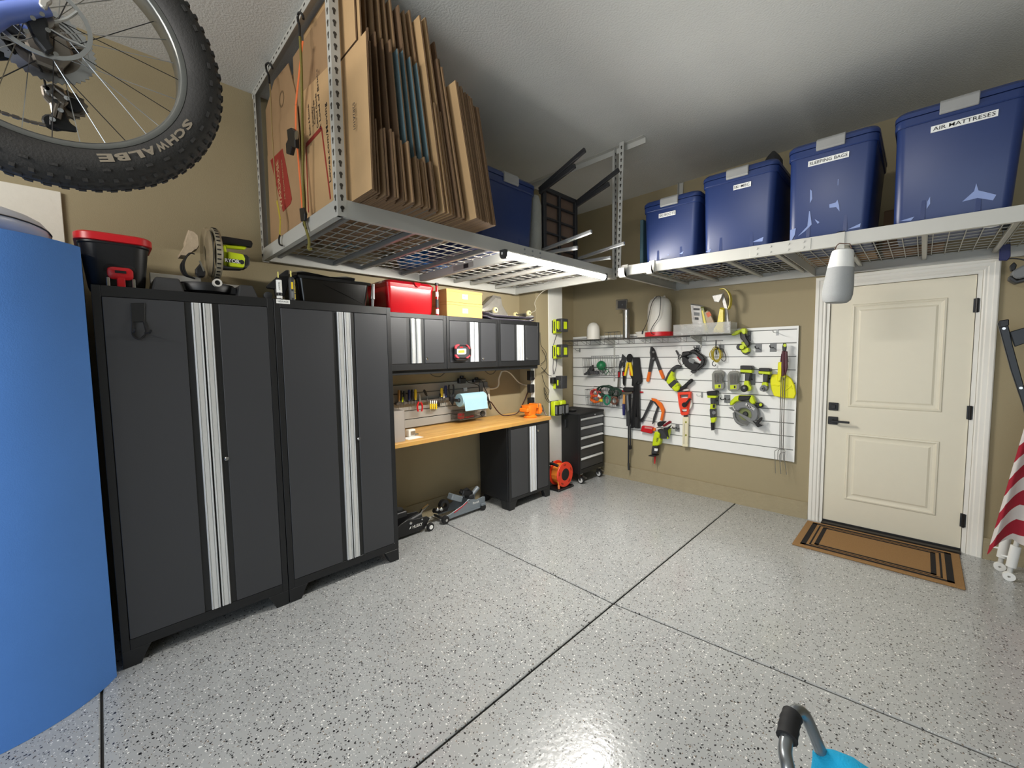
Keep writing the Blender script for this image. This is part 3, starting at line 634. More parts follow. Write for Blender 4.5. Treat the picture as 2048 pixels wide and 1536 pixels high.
rp = [PY(u, v, -3.5208) for u, v in ((541, 321), (565, 297), (572, 330), (584, 398), (581, 408), (566, 424))]
r_ = MB().prism(rp, (0, -.0006, 0)).build('red_panel', M_REDP, p2.children[0])
c0 = PY(563, 362, -3.522)
lettering('WARDROBE', mat('tan_print', (196, 160, 118), .8), r_, c0+Vector((-.045, -.0002, -.01)), (-.13, 0, .95), (-.95, 0, -.13), .045, fit=.30)
lettering('Mi Guardarropa', mat('tan_print', (196, 160, 118), .8), r_, c0+Vector((.035, -.0002, 0)), (-.13, 0, .95), (-.95, 0, -.13), .022, fit=.24)
p1 = board([(.775, ZD+.001), (1.195, ZD+.001), (1.157+.03, 2.878), (.813, 2.915)], -3.513, .006, M_CARD_L, 'flattened box printed with a red outline and packing list at the rack end')
cp = p1.children[0]; yy = -3.5138
def strip(a, b, wd, m, parent, nm='printed_line'):
    a = Vector(a); b = Vector(b); d = (b-a).normalized(); n_ = Vector((d.z, 0, -d.x))*wd/2
    return MB().prism([a+n_, b+n_, b-n_, a-n_], (0, -.0005, 0)).build(nm, m, parent)
q = [PY(u, v, yy) for u, v in ((612, 291), (643, 256), (661, 398))]
strip(q[0], q[1], .022, M_REDP, cp); strip(q[1], q[2], .014, M_REDP, cp); strip(q[0], PY(617, 425, yy), .012, M_REDP, cp)
lettering('Lowes.com/Moving', M_PRINT_K, cp, PY(656, 285, yy-.0006), (-.05, 0, 1), (-1, 0, -.05), .032, fit=.38)
for (u, v, tx, ft) in ((637, 200, 'A Load of Bricks', .30), (633, 222, 'Canned Goods', .17), (628, 225, 'Cameras', .12), (625, 232, 'Laundry', .10), (618, 240, 'Books & Records', .16)):
    lettering(tx, M_PRINT_K, cp, PY(u, v, yy-.0006), (-.05, 0, 1), (-1, 0, -.05), .020, fit=ft)
# ------------------------------------------------------------------ straps on the rack end
M_OSTR = mat('orange_webbing', (240, 120, 66), .7); M_OLIVE = mat('olive_bungee', (120, 112, 52), .8, var=.3, scale=180); M_YSTR = mat('yellow_webbing', (178, 160, 48), .75, var=.15, scale=90)
yo = RY0-.012
def strap_px(pts, wd, y, th=.002):
    P = [PY(u, v, y) for u, v in pts]; mb = MB()
    for a, b in zip(P[:-1], P[1:]):
        d = (b-a).normalized(); n_ = Vector((d.z, 0, -d.x))*wd/2; mb.prism([a+n_, b+n_, b-n_, a-n_], (0, -th, 0))
    return mb
t = thing('ratchet_strap', 'orange ratchet strap with a black buckle across the rack end', 'strap', PY(604, 400, yo))
strap_px([(606, 82), (601, 125), (594, 190), (592, 210), (592, 262)], .022, yo).build('webbing', M_OSTR, t)
strap_px([(595, 296), (597, 320), (602, 380), (605, 420), (607, 438)], .018, yo).build('webbing', M_OSTR, t)
bk = poly_y([(582, 262), (590, 258), (598, 264), (599, 298), (592, 296), (588, 312), (581, 310), (580, 290), (584, 282)], yo-.002, .022).build('buckle', M_BLACK, t, bevel=.003)
MB().lathe([(0, 0), (.022, 0), (.022, .006), (0, .006)], PY(592, 270, yo-.026), 'y', 14).build('ratchet_wheel', M_STEEL, bk)
poly_y([(604, 418), (612, 416), (615, 428), (614, 442), (607, 444)], yo-.001, .014).build('hook_sleeve', M_BLACK, t, bevel=.002)
hk = [PY(u, v, yo-.006) for u, v in ((609, 440), (607, 446), (608, 452), (613, 458))]; T(hk, .004, 6, 4).build('hook', M_BLACK, t)
t = thing('bungee_strap', 'olive speckled bungee cord beside the orange strap', 'bungee', PY(608, 330, yo))
T([PY(u, v, yo-.006) for u, v in ((600, 74), (603, 140), (605, 260), (606, 360), (608, 420), (609, 446), (618, 480), (617, 497), (622, 498))], .007, 6, 4).build('elastic', M_OLIVE, t)
hk = [PY(u, v, yo-.004) for u, v in ((599, 76), (599, 52), (596, 42), (596, 30), (600, 25), (605, 30), (607, 38))]
T(hk, .006, 6, 3).build('hook', M_BLACK, t)
t = thing('bungee_strap', 'thin tan bungee cord with a black hook near the wall post', 'bungee', PY(543, 330, yo))
T([PY(u, v, yo-.004) for u, v in ((540, 168), (544, 260), (549, 340), (554, 400))], .0035, 5, 3).build('elastic', mat('tan_cord', (150, 128, 84), .8), t)
T([PY(u, v, yo-.004) for u, v in ((539, 166), (537, 150), (533, 140), (532, 130), (537, 126), (542, 130), (545, 137))], .006, 6, 3).build('hook', M_BLACK, t)
t = thing('yellow_strap', 'yellow webbing strap hooked over the near rack beam', 'strap', PY(560, 450, yo))
strap_px([(554, 402), (557, 416), (561, 440), (560, 470)], .020, yo-.004).build('webbing', M_YSTR, t)
T([PY(u, v, yo-.006) for u, v in ((560, 470), (558, 478), (559, 488), (564, 491))], .005, 6, 4).build('hook', M_BLACK, t)
# ------------------------------------------------------------------ tote, table and bits further along
tote('storage_tote', 'blue tote with a grey latch on the rack beside the cardboard', .54, .72, .52, (1.165, -2.295, ZD+.001), (0, 0, PI/2))
t = thing('padded_roll', 'pale grey padded roll squeezed between the tote and the table', 'roll', (1.08, -1.965, ZD))
MB().rrect([(1.03, -1.962, .10, .034, .03, ZD+.001), (1.03, -1.962, .11, .042, .035, ZD+.1), (1.03, -1.962, .11, .042, .035, 2.62), (1.03, -1.962, .09, .034, .03, 2.69)], 4).build('pad', mat('pale_grey_fabric', (150, 150, 142), .9, var=.1, bump=.3, bscale=120), t, smooth=True)
t = thing('folding_table', 'dark folding table standing on its side with legs sticking out', 'table', (1.1, -1.66, ZD))
M_TF = mat('charcoal_steel', (46, 46, 48), .5, .3); M_TP = mat('brown_table_panel', (104, 84, 70), .7)
ty0, ty1, tz0, tz1 = -1.885, -1.445, ZD+.004, 2.785
fr = MB().box(1.085, 1.115, ty0, ty0+.035, tz0, tz1); fr.box(1.085, 1.115, ty1-.03, ty1, tz0, tz1); fr.box(1.085, 1.115, ty0, ty1, tz1-.03, tz1); fr.box(1.085, 1.115, ty0, ty1, tz0, tz0+.03); fr.box(1.09, 1.112, -1.69, -1.665, tz0, tz1)
fr.build('frame', M_TF, t, bevel=.003); B(1.078, 1.086, ty0+.01, ty1-.01, tz0+.01, tz1-.01).build('table_panel', M_TP, t)
for k in range(4): B(1.087, 1.110, ty0+.02, ty1-.02, tz0+.11*(k+1)-.006, tz0+.11*(k+1)+.006).build('slat', M_TF, t)
for yy_ in (-1.90, -1.45):
    for (a, b, w_) in (((1.085, 2.755), (1.508, 2.905), .034), ((1.085, 2.735), (1.423, 2.826), .034), ((1.06, 2.295), (1.55, 2.345), .026), ((1.06, 2.275), (1.43, 2.256), .026)):
        A = Vector((a[0], 0, a[1])); Bv = Vector((b[0], 0, b[1])); d = (Bv-A).normalized(); n_ = Vector((-d.z, 0, d.x))*w_/2
        o = .012 if w_ > .03 else -.004
        lg = MB().prism([A+n_+Vector((0, yy_-o, 0)), Bv+n_+Vector((0, yy_-o, 0)), Bv-n_+Vector((0, yy_-o, 0)), A-n_+Vector((0, yy_-o, 0))], (0, .022, 0)).build('leg', M_TF if w_ > .03 else M_BAR, t, bevel=.004)
MB().cyl((1.1, ty0-.02, 2.745), (1.1, ty0+.02, 2.745), .008, n=8).build('pivot_bolt', M_STEEL, t); MB().cyl((1.1, ty1+.012, 2.745), (1.1, ty1-.02, 2.745), .008, n=8).build('pivot_bolt', M_STEEL, t)
t = thing('blue_bag', 'bright blue tarpaulin bag lying behind the cardboard and tote', 'bag', (.45, -2.55, ZD))
MB().rrect([(.25, -2.35, .13, .26, .1, ZD+.001), (.25, -2.35, .155, .30, .12, ZD+.1), (.25, -2.35, .14, .26, .12, ZD+.22), (.25, -2.35, .10, .14, .08, ZD+.27)], 4).build('bag_body', mat('bright_blue_tarp', (32, 104, 176), .5, var=.15, bump=.4, bscale=14), t, smooth=True)
tag(B(.10, .9, -2.02, -1.3, ZD+.001, ZD+.05).build('black_tray', M_BLACK, loc=(.5, -1.66, ZD), bevel=.006), 'flat black plastic tray at the far end of the rack', 'tray')
tag(MB().rrect([(1.02, -1.28, .10, .09, .04, ZD+.001), (1.02, -1.28, .11, .10, .05, ZD+.05), (1.02, -1.28, .07, .06, .04, ZD+.10)], 4).build('dark_pouch', M_RUB, loc=(1.02, -1.28, ZD), smooth=True), 'small dark pouch at the end of the rack by the hanging post', 'pouch')
# ================================================================== white slat wall and what hangs there
def Zm(ox, oy, s): return lambda pts: [(ox+x/s, oy+y/s) for x, y in pts]
z8 = Zm(1080, 560, 3.657); za = Zm(1120, 560, 7.68); zb = Zm(1350, 560, 7.68); zc = Zm(1120, 740, 7.68); zd = Zm(1350, 740, 6.98); zh = Zm(1220, 700, 9.6); zs = Zm(1200, 820, 11.38)
M_SLAT = mat('white_slat_board', (238, 238, 234), .4, var=.015)
M_GROOVE = mat('grey_slat_groove', (118, 118, 116), .6)
SX0, SX1, SZ0, SZ1, SY = .008, 2.446, .492, 1.711, -.022
t = thing('slat_wall', 'large white slat wall panel beside the entry door', 'slat wall', (1.227, 0, SZ0))
B(SX0, SX1, -.012, -.001, SZ0, SZ1).build('backing', M_GROOVE, t)
zt = SZ1; k = 0
while zt > SZ0+.01:
    h = .028 if k == 0 else .1175; z0 = max(SZ0, zt-h)
    B(SX0, SX1-.012, SY, -.010, z0+.0025, zt-(.0025 if k else 0)).build('slat', M_SLAT, t, bevel=.0012); zt -= h+.0025; k += 1
B(SX1-.012, SX1, SY-.002, -.001, SZ0, SZ1).build('edge_strip', M_SLAT, t, bevel=.001)
def hook(u, v, length=.10, plate=None, label='small wire hook on the white slat wall', name='slat_hook', double=False):
    p = PY(u, v, SY); t = thing(name, label, 'hook', p+Vector((0, 0, -.03)), group=None)
    w_, h_ = plate or (.018, .05)
    B(p.x-w_/2, p.x+w_/2, SY-.004, SY-.0005, p.z-h_, p.z+.004).build('plate', M_GREY if plate else M_BAR, t, bevel=.001)
    for dx in ((-.022, .022) if double else (0,)):
        zz = p.z-h_*.45; T([(p.x+dx, SY-.004, zz), (p.x+dx, SY-length*.5, zz-.006), (p.x+dx-.004, SY-length, zz), (p.x+dx-.006, SY-length-.004, zz+.018)], .0045 if plate else .003, 6, 3).build('prong', M_BLACK if plate else M_STEEL, t)
    return t
hook(*z8([(292, 500)])[0], length=.08, label='thin wire hook just below the wire shelf end')
hook(*z8([(1737, 365)])[0], length=.13, label='single steel hook high on the slat wall by its edge')
hook(*z8([(1186, 825)])[0], length=.12, label='single steel hook between the tape reel and the inflator')
hook(*z8([(1600, 470)])[0], .09, (.052, .075), 'grey plate hook left empty, nearer the orbital tool')
hook(*z8([(1707, 465)])[0], .09, (.052, .075), 'grey plate hook left empty, next to the skewer handles')
hook(*z8([(1370, 843)])[0], .10, (.055, .075), 'grey plate with two black hooks above the circular saw', double=True)
hook(*z8([(1006, 1058)])[0], .06, (.042, .075), 'grey plate hook between the green saw and the level', double=True)
# ------------------------------------------------------------------ wire shelf
YF = -.32; rA = PY(1446, 667, YF); SHZ = rA.z; SHX1 = rA.x; SHX0 = .004
t = thing('wire_shelf', 'steel wire shelf along the top of the white slat wall', 'shelf', ((SHX0+SHX1)/2, -.17, SHZ-.07))
mb = MB(); n = int((SHX1-SHX0)/.026)
for i in range(n+1):
    x = SHX0+(SHX1-SHX0)*i/n; mb.tube([(x, -.024, SHZ), (x, YF, SHZ)], .0016, 4)
wd_ = mb.build('deck_wires', M_WIRE, t); wd_['kind'] = 'stuff'
for (y, z, r) in ((YF, SHZ-.004, .0035), (YF+.003, SHZ-.066, .003), (-.026, SHZ-.004, .003), (-.17, SHZ-.004, .003)): T([(SHX0, y, z), (SHX1, y, z)], r, 6).build('rail', M_WIRE, t)
T([(SHX1, YF, SHZ-.004), (SHX1, -.024, SHZ-.004)], .003, 6).build('rail', M_WIRE, t)
k = 0; x = SHX0+.05
while x < SHX1-.05:
    T([(x, YF+.001, SHZ-.004), (x, YF+.003, SHZ-.066)], .0022, 5).build('strut', M_WIRE, t); T([(x-.1, YF+.001, SHZ-.004), (x, YF+.003, SHZ-.066)], .0018, 5).build('brace', M_WIRE, t)
    x += .055 if k % 2 == 0 else .13; k += 1
for x in (.62, 1.62):
    B(x-.008, x+.008, -.032, SY-.0005, SHZ-.5 if x < 1 else SHZ-.12, SHZ-.002).build('bracket', M_RACK, t); MB().prism([(x-.003, -.03, SHZ-.004), (x-.003, YF+.02, SHZ-.006), (x-.003, YF+.02, SHZ-.02), (x-.003, -.03, SHZ-.09)], (.006, 0, 0)).build('bracket_arm', M_RACK, t)
SHT = SHZ+.0022
def onshelf(u, y): 
    p = PY(u, 690, y); return p.x
def rad(u0, u1, v, y): return (PY(u1, v, y)-PY(u0, v, y)).length/2
M_WPL = mat('white_translucent_plastic', (226, 222, 212), .45, var=.03)
# white dome
yq = -.24; c = PY(1080+390/3.657, 672, yq); r = rad(1080+350/3.657, 1080+430/3.657, 672, yq); hz = PY(1186, 560+310/3.657, yq).z-SHT
tag(MB().lathe([(.0, 0), (r*.98, 0), (r, .01), (r, hz*.55), (r*.9, hz*.76), (r*.62, hz*.92), (r*.25, hz*.99), (0, hz)], (c.x, yq, SHT), 'z', 24).build('plastic_dome', M_WPL, loc=(c.x, yq, SHT), smooth=True), 'white plastic dome standing at the pilaster end of the wire shelf', 'container')
tag(B(.04, c.x+.14, yq-.07, yq+.12, SHT-.0018+.002, SHT+.0).tf(Matrix()).build('shelf_liner', M_WPL), 'thin white liner under the dome on the wire shelf', 'liner') if False else None
# little wire cage
t = thing('wire_cage', 'small dark wire cage on the shelf beside the steel stand', 'wire cage', (PY(1222, 680, -.2).x, -.2, SHT))
a = PY(1080+487/3.657, 669, -.2); b = PY(1080+575/3.657, 669, -.2); h = .075
for s in (a.x, (a.x+b.x)/2, b.x): T([(s, -.24, SHT+.002), (s, -.24, SHT+h), (s, -.16, SHT+h), (s, -.16, SHT+.002)], .0025, 5).build('hoop', M_WIRE, t)
for (y, z) in ((-.24, SHT+h), (-.16, SHT+h), (-.24, SHT+.003)): T([(a.x, y, z), (b.x, y, z)], .0025, 5).build('bar', M_WIRE, t)
# steel stand with square head
yq = -.2; c = PY(1080+632/3.657, 660, yq); r = rad(1080+610/3.657, 1080+656/3.657, 650, yq); top = PY(1253, 560+225/3.657, yq).z
t = thing('steel_stand', 'brushed steel tube stand with a tilted square head on the shelf', 'stand', (c.x, yq, SHT))
MB().cyl((c.x, yq, SHT), (c.x, yq, top+.02), r, n=20).build('tube', M_STEEL, t, smooth=True)
pc = z8([(562, 146), (640, 140), (644, 150), (636, 216), (628, 222), (560, 217)])
hd = poly_y(pc, yq-.03, .02).build('head_plate', M_STEEL, t, bevel=.003)
poly_y(z8([(570, 154), (633, 149), (628, 211), (568, 208)]), yq-.0505, .002).build('dark_inset', M_DK, hd); MB().cyl(PY(*z8([(602, 181)])[0], yq-.052), PY(*z8([(602, 181)])[0], yq-.056), .008, n=10).build('hole', M_BLACK, hd)
MB().tube([(c.x, yq, top), (c.x-.01, yq-.015, top+.02), (c.x-.02, yq-.03, top+.05)], .02, 8).build('neck', M_STEEL, t)
# white tub
p0 = PY(*z8([(705, 385)])[0], -.16); p1_ = PY(*z8([(805, 385)])[0], -.16); cx = (p0.x+p1_.x)/2; hw_ = (p1_.x-p0.x)/2
t = thing('white_tub', 'low white lidded tub half behind the poultry drinker', 'tub', (cx, -.13, SHT))
MB().rrect([(cx, -.13, hw_*.8, .05, .02, SHT), (cx, -.13, hw_*.95, .06, .02, SHT+.05)], 3).build('tub_body', M_WPL, t, smooth=True); MB().rrect([(cx, -.13, hw_, .066, .02, SHT+.05), (cx, -.13, hw_, .066, .02, SHT+.062), (cx, -.13, hw_*.6, .04, .02, SHT+.07)], 3).build('tub_lid', M_WPL, t, smooth=True)
# poultry drinker
yq = -.21; c = PY(*z8([(873, 380)])[0], yq); rb = rad(*[z8([(775, 0)])[0][0], z8([(971, 0)])[0][0]], 663, yq); rj = rad(z8([(805, 0)])[0][0], z8([(966, 0)])[0][0], 640, yq); hj = PY(*z8([(885, 118)])[0], yq).z-SHT
t = thing('poultry_drinker', 'white jug poultry drinker with a red tray on the wire shelf', 'drinker', (c.x, yq, SHT))
MB().lathe([(0, 0), (rb*.96, 0), (rb, .006), (rb, .045), (rb*.96, .045), (rb*.93, .02), (0, .02)], (c.x, yq, SHT), 'z', 32).build('tray', M_RED, t, smooth=True)
MB().lathe([(0, .022), (rj, .022), (rj, hj*.68), (rj*.95, hj*.80), (rj*.78, hj*.91), (rj*.5, hj*.965), (rj*.3, hj*.97), (rj*.3, hj*.985), (0, hj*.985)], (c.x, yq, SHT), 'z', 32).build('jug', M_WPL, t, smooth=True)
for s in (-1, 1): MB().ball((c.x+s*rj*.42, yq, SHT+hj*.975), .014, n=8).build('handle_lug', M_WPL, t)
cbp = [PY(*q, yq-rb-.004) for q in z8([(752, 372), (765, 350), (790, 290), (815, 180), (845, 130), (868, 118), (882, 130), (880, 200), (868, 270), (830, 330), (812, 365), (815, 390), (835, 398)])]
t = thing('power_cable', 'black power cord with a plug draped over the white drinker', 'cable', (c.x, yq-rb, SHT))
T(cbp, .0035, 6, 4).build('cord', M_BLACK, t); MB().cyl(cbp[0], cbp[0]+Vector((-.006, 0, -.035)), .010, .008, 8).build('plug', M_BLACK, t)
# clear bin with seed bags
bx0 = PY(*z8([(978, 385)])[0], -.24).x; bx1 = PY(*z8([(1395, 380)])[0], -.24).x
t = thing('clear_bin', 'clear plastic bin holding seed bags on the wire shelf', 'bin', ((bx0+bx1)/2, -.16, SHT))
B(bx0, bx1, -.25, -.06, SHT, SHT+.003).build('bin_floor', M_CLEAR, t)
for q in ((bx0, bx0+.003, -.25, -.06), (bx1-.003, bx1, -.25, -.06), (bx0, bx1, -.25, -.247), (bx0, bx1, -.063, -.06)): B(*q, SHT+.003, SHT+.105).build('bin_wall', M_CLEAR, t)
T([(bx0, -.25, SHT+.106), (bx1, -.25, SHT+.106), (bx1, -.06, SHT+.106), (bx0, -.06, SHT+.106)], .004, 5, closed=True).build('bin_rim', M_CLEAR, t)
def bag(pts, y, d, m, label, extra=(), name='seed_bag'):
    P = [PY(u, v, y) for u, v in pts]; lo = min(p.z for p in P); P = [Vector((p.x, p.y, max(p.z, SHT+.0045))) for p in P]
    t = thing(name, label, 'bag', (sum(p.x for p in P)/len(P), y, SHT+.0045), group='seed bags in the clear bin')
    c = sum(P, Vector())/len(P); mid = [p+(c-p)*.12 for p in P]
    MB().loft([[p+Vector((0, .0, 0)) for p in P], [p+Vector((0, -d*.5, 0)) for p in mid]]).build('bag_front', m, t, smooth=True)
    for (q, mm, nm) in extra: MB().prism([PY(u, v, y-d*.5-.0006) for u, v in q], (0, -.0008, 0)).build(nm, mm, t)
    return t
M_SILV = mat('silver_grey_bag', (170, 168, 164), .35, .2, var=.18, scale=22, bump=.4, bscale=30)
M_YBAG = mat('yellow_bag', (226, 206, 44), .35, var=.10, scale=22, bump=.4, bscale=30)
M_OLB = mat('olive_bag', (120, 124, 62), .4, var=.2, scale=22)
bag(z8([(1103, 172), (1165, 180), (1200, 190), (1215, 390), (1128, 388), (1115, 300)]), -.12, .05, M_SILV, 'grey printed seed bag standing in the clear bin', [(z8([(1122, 205), (1168, 208), (1168, 222), (1122, 220)]), M_DK, 'print_band'), (z8([(1125, 235), (1168, 238), (1168, 262), (1125, 260)]), M_GREY, 'print_block'), (z8([(1132, 272), (1160, 274), (1160, 292), (1132, 290)]), M_DK, 'print_block')])
bag(z8([(1175, 195), (1200, 195), (1245, 385), (1205, 388)]), -.175, .03, M_OLB, 'narrow yellow and olive pouch leaning in the clear bin', [(z8([(1182, 225), (1192, 222), (1225, 370), (1210, 372)]), M_YBAG, 'foil_edge')])
bag(z8([(1205, 235), (1225, 222), (1240, 228), (1282, 320), (1260, 350), (1225, 330)]), -.195, .03, mat('tan_packet', (180, 160, 136), .6, var=.2), 'small tan seed packet with an orange band', [(z8([(1213, 243), (1240, 230), (1255, 258), (1228, 275)]), mat('orange_band', (206, 92, 44), .5), 'orange_band')])
bag(z8([(1322, 200), (1350, 205), (1350, 385), (1268, 385), (1278, 360), (1300, 320)]), -.20, .05, M_YBAG, 'bright yellow sack in the clear bin')
bag(z8([(1325, 100), (1345, 90), (1372, 180), (1388, 330), (1395, 385), (1352, 386), (1350, 200)]), -.15, .04, M_SILV, 'clear crumpled sack behind the yellow one')
t = bag(z8([(1258, 115), (1340, 98), (1330, 130), (1312, 165), (1275, 160)]), -.20, .02, M_SILV, 'torn folded packet top sticking out over the yellow sack')
rb_ = [PY(*q, -.19) for q in z8([(1322, 66), (1350, 62), (1380, 85), (1398, 130), (1395, 180), (1382, 212)])]
mb = MB(); ring = []
rings = [[p+Vector((0, .03, .0)), p+Vector((0, -.03, 0)), p+Vector((-.006, -.03, -.004)), p+Vector((-.006, .03, -.004))] for p in curve(rb_, 4)]
tag(mb.loft(rings).build('curled_strip', M_YBAG), 'yellow curled plastic strip arching above the seed bags', 'strip')
# ------------------------------------------------------------------ wire baskets
def basket(u0, u1, vt, vb, label, group='wire baskets on the slat wall'):
    yb, yf = SY-.001, -.22
    a = PY(u0, vt, yb); b = PY(u1, vt, yb); lo = PY(u1, vb, yf+.04).z; hi = PY(u1, vt, yf).z
    x0 = PY(u0+10, vb, yf+.05).x; x1 = PY(u1, vb, yf+.05).x
    t = thing('wire_basket', label, 'basket', ((x0+x1)/2, -.12, lo), group=group)
    for z, k in ((hi, 1.0), ((hi+lo)/2, .93), (lo, .86)):
        yy = yb+(yf-yb)*k
        T([(x0, yb-.003, z), (x0, yy, z), (x1, yy, z), (x1, yb-.003, z)], .003 if k == 1 else .002, 5).build('ring_wire', M_WIRE, t)
    T([(x0, yb-.003, hi+.03), (x1, yb-.003, hi+.03)], .003, 5).build('ring_wire', M_WIRE, t)
    mb = MB(); n = 12
    for i in range(n+1):
        x = x0+(x1-x0)*i/n; mb.tube([(x, yb-.003, hi+.03), (x, yb-.003, lo), (x, yb+(yf-yb)*.86, lo), (x, yf, hi)], .0015, 4)
    for s in range(1, 6):
        for x in (x0, x1):
            k = s/6; mb.tube([(x, yb+(yf-yb)*k, hi), (x, yb+(yf-yb)*k*.86, lo)], .0015, 4)
    o = mb.build('mesh_wires', M_WIRE, t); o['kind'] = 'stuff'
    return t, x0, x1, lo, hi
t, bx0, bx1, blo, bhi = basket(*(z8([(290, 0)])[0][0], z8([(530, 0)])[0][0], z8([(0, 575)])[0][1], z8([(0, 700)])[0][1]), 'upper wire basket with a green ball and steel fittings')
tag(MB().ball((bx0+.205, -.12, blo+.115), .058, n=16).build('mesh_ball', mat('green_plastic', (20, 122, 72), .35, var=.15), loc=(bx0+.205, -.12, blo+.06), smooth=True), 'shiny green ball lying in the upper wire basket', 'ball')
t = thing('clamp_fittings', 'dark grey clamp with jaws at the end of the upper wire basket', 'clamp', (bx0+.05, -.12, blo+.003))
for (c_, s_, r_) in (((bx0+.05, -.13, blo+.05), (.05, .03, .11), (.2, .6, .3)), ((bx0+.02, -.14, blo+.025), (.09, .03, .025), (0, -.5, .2)), ((bx0+.10, -.11, blo+.03), (.11, .04, .035), (.1, .1, .4)), ((bx0+.07, -.09, blo+.075), (.02, .02, .10), (.5, .2, 0))): MB().obox(c_, s_, r_).build('clamp_jaw', M_DK, t, bevel=.004)
for i in range(5):
    a0 = Vector((bx0+.17+.05*i, -.10-.012*(i % 3), blo+.03+.012*(i % 2))); pts = [a0+Vector((.04*math.cos(q)*(1-.1*i), .02*math.sin(q*2), .03*math.sin(q)+.01)) for q in [2*PI*k/8 for k in range(8)]]
    tag(MB().tube(pts, .004, 5, True, 3).build('wire_coil', (M_STEEL, M_DK, mat('green_plastic', (20, 122, 72)), M_STEEL, M_CLEAR)[i]), ['bright steel wire coil under the green ball', 'dark wire coil beside the green ball', 'small green wire coil in the upper basket', 'steel ring coil near the basket corner', 'clear tubing coil in the upper basket corner'][i], 'coil')
t, bx0, bx1, blo, bhi = basket(*(z8([(310, 0)])[0][0], z8([(555, 0)])[0][0], z8([(0, 815)])[0][1], z8([(0, 930)])[0][1]), 'lower wire basket stuffed with coloured ropes and cords')
random.seed(5)
def rope_bundle(c, r, turns, th, m, label, sq=(1, .7, 1)):
    pts = []
    for k in range((turns+3)*9):
        q = 2*PI*k/9; pts.append(Vector(c)+Vector((r*math.cos(q)*sq[0]*random.uniform(.8, 1.1), r*sq[1]*math.sin(q*.7)*.6*random.uniform(.7, 1.1), r*math.sin(q)*sq[2]*random.uniform(.8, 1.1))))
    tag(T(pts, th, 5, 3).build('rope', m), label, 'rope', 'ropes in the lower wire basket')
zb0 = blo+.012
rope_bundle((bx0+.23, -.12, zb0+.165), .085, 5, .006, mat('dark_green_cord', (34, 62, 48), .7), 'dark green cord heaped on top of the lower basket', (1.25, .8, .7))
rope_bundle((bx0+.335, -.09, zb0+.15), .075, 5, .005, mat('dark_green_cord', (34, 62, 48), .7), 'dark green cord looped over the basket end', (1.1, .6, .6))
rope_bundle((bx0+.09, -.13, zb0+.13), .055, 4, .008, mat('coral_rope', (214, 76, 70), .75), 'coral red rope coil in the lower basket', (1, .8, .8))
rope_bundle((bx0+.10, -.13, zb0+.062), .06, 5, .007, M_ORANGE, 'orange cord bundle at the bottom of the lower basket', (1.2, .8, .7))
rope_bundle((bx0+.265, -.15, zb0+.06), .05, 5, .005, mat('teal_rope', (36, 140, 110), .7), 'teal rope coil pressed against the basket front', (.9, .6, 1.1))
rope_bundle((bx0+.35, -.13, zb0+.055), .045, 4, .004, mat('brown_twine', (128, 84, 66), .85), 'brown twine bundle in the basket corner', (1, .8, 1))
tag(MB().obox((bx0+.185, -.155, zb0+.05), (.045, .03, .03), (.2, .1, .3)).build('yellow_plug', M_YEL, bevel=.006), 'yellow plug lying among the ropes in the basket', 'plug')
tag(MB().obox((bx0+.16, -.15, zb0+.10), (.04, .01, .035), (.2, .5, .3)).build('white_tag', M_PRINT_W, bevel=.002), 'white tag poking out of the ropes', 'tag')
# ------------------------------------------------------------------ hanging tools (outlines laid on the slat wall)
YT = SY-.012
def hang(name, label, cat, u, v): return thing(name, label, cat, PY(u, v, YT))
def P(parent, nm, pts, m, off=0., d=.03, bevel=.003, sub=None):
    return poly_y(pts, YT-off, d).build(nm, m, sub or parent, bevel=bevel)
def disc(parent, nm, c, r_px, m, off, d, n=20, bevel=0., sq=1.0):
    return P(parent, nm, [(c[0]+r_px*sq*math.cos(2*PI*i/n), c[1]+r_px*math.sin(2*PI*i/n)) for i in range(n)], m, off, d, bevel)
def bar(parent, nm, pts, r, m, off=.02, n=8, smooth=3):
    return T([PY(u, v, YT-off) for u, v in pts], r, n, smooth).build(nm, m, parent, smooth=True)
# orange-handled loppers
t = hang('loppers', 'black loppers with orange grips on the slat wall', 'loppers', *z8([(850, 500)])[0])
P(t, 'blade', z8([(812, 490), (822, 486), (838, 505), (850, 535), (856, 565), (835, 590), (812, 575), (806, 530)]), M_DK, .01, .016)
P(t, 'blade', z8([(818, 500), (832, 498), (846, 540), (852, 590), (838, 592), (815, 560)]), M_BLACK, .028, .006)
for q in ((830, 527), (830, 575)): disc(t, 'pivot', z8([q])[0], 2.2, M_STEEL, .035, .004, 10)
P(t, 'handle', z8([(812, 572), (836, 580), (816, 672), (797, 670)]), M_DK, .008, .024); P(t, 'grip', z8([(797, 670), (816, 672), (803, 740), (796, 746), (787, 742), (784, 732)]), M_ORANGE, .005, .03, .006)
P(t, 'handle', z8([(840, 560), (856, 556), (892, 655), (874, 664)]), M_DK, .008, .024); P(t, 'grip', z8([(874, 662), (893, 654), (916, 712), (912, 722), (900, 726)]), M_ORANGE, .005, .03, .006)
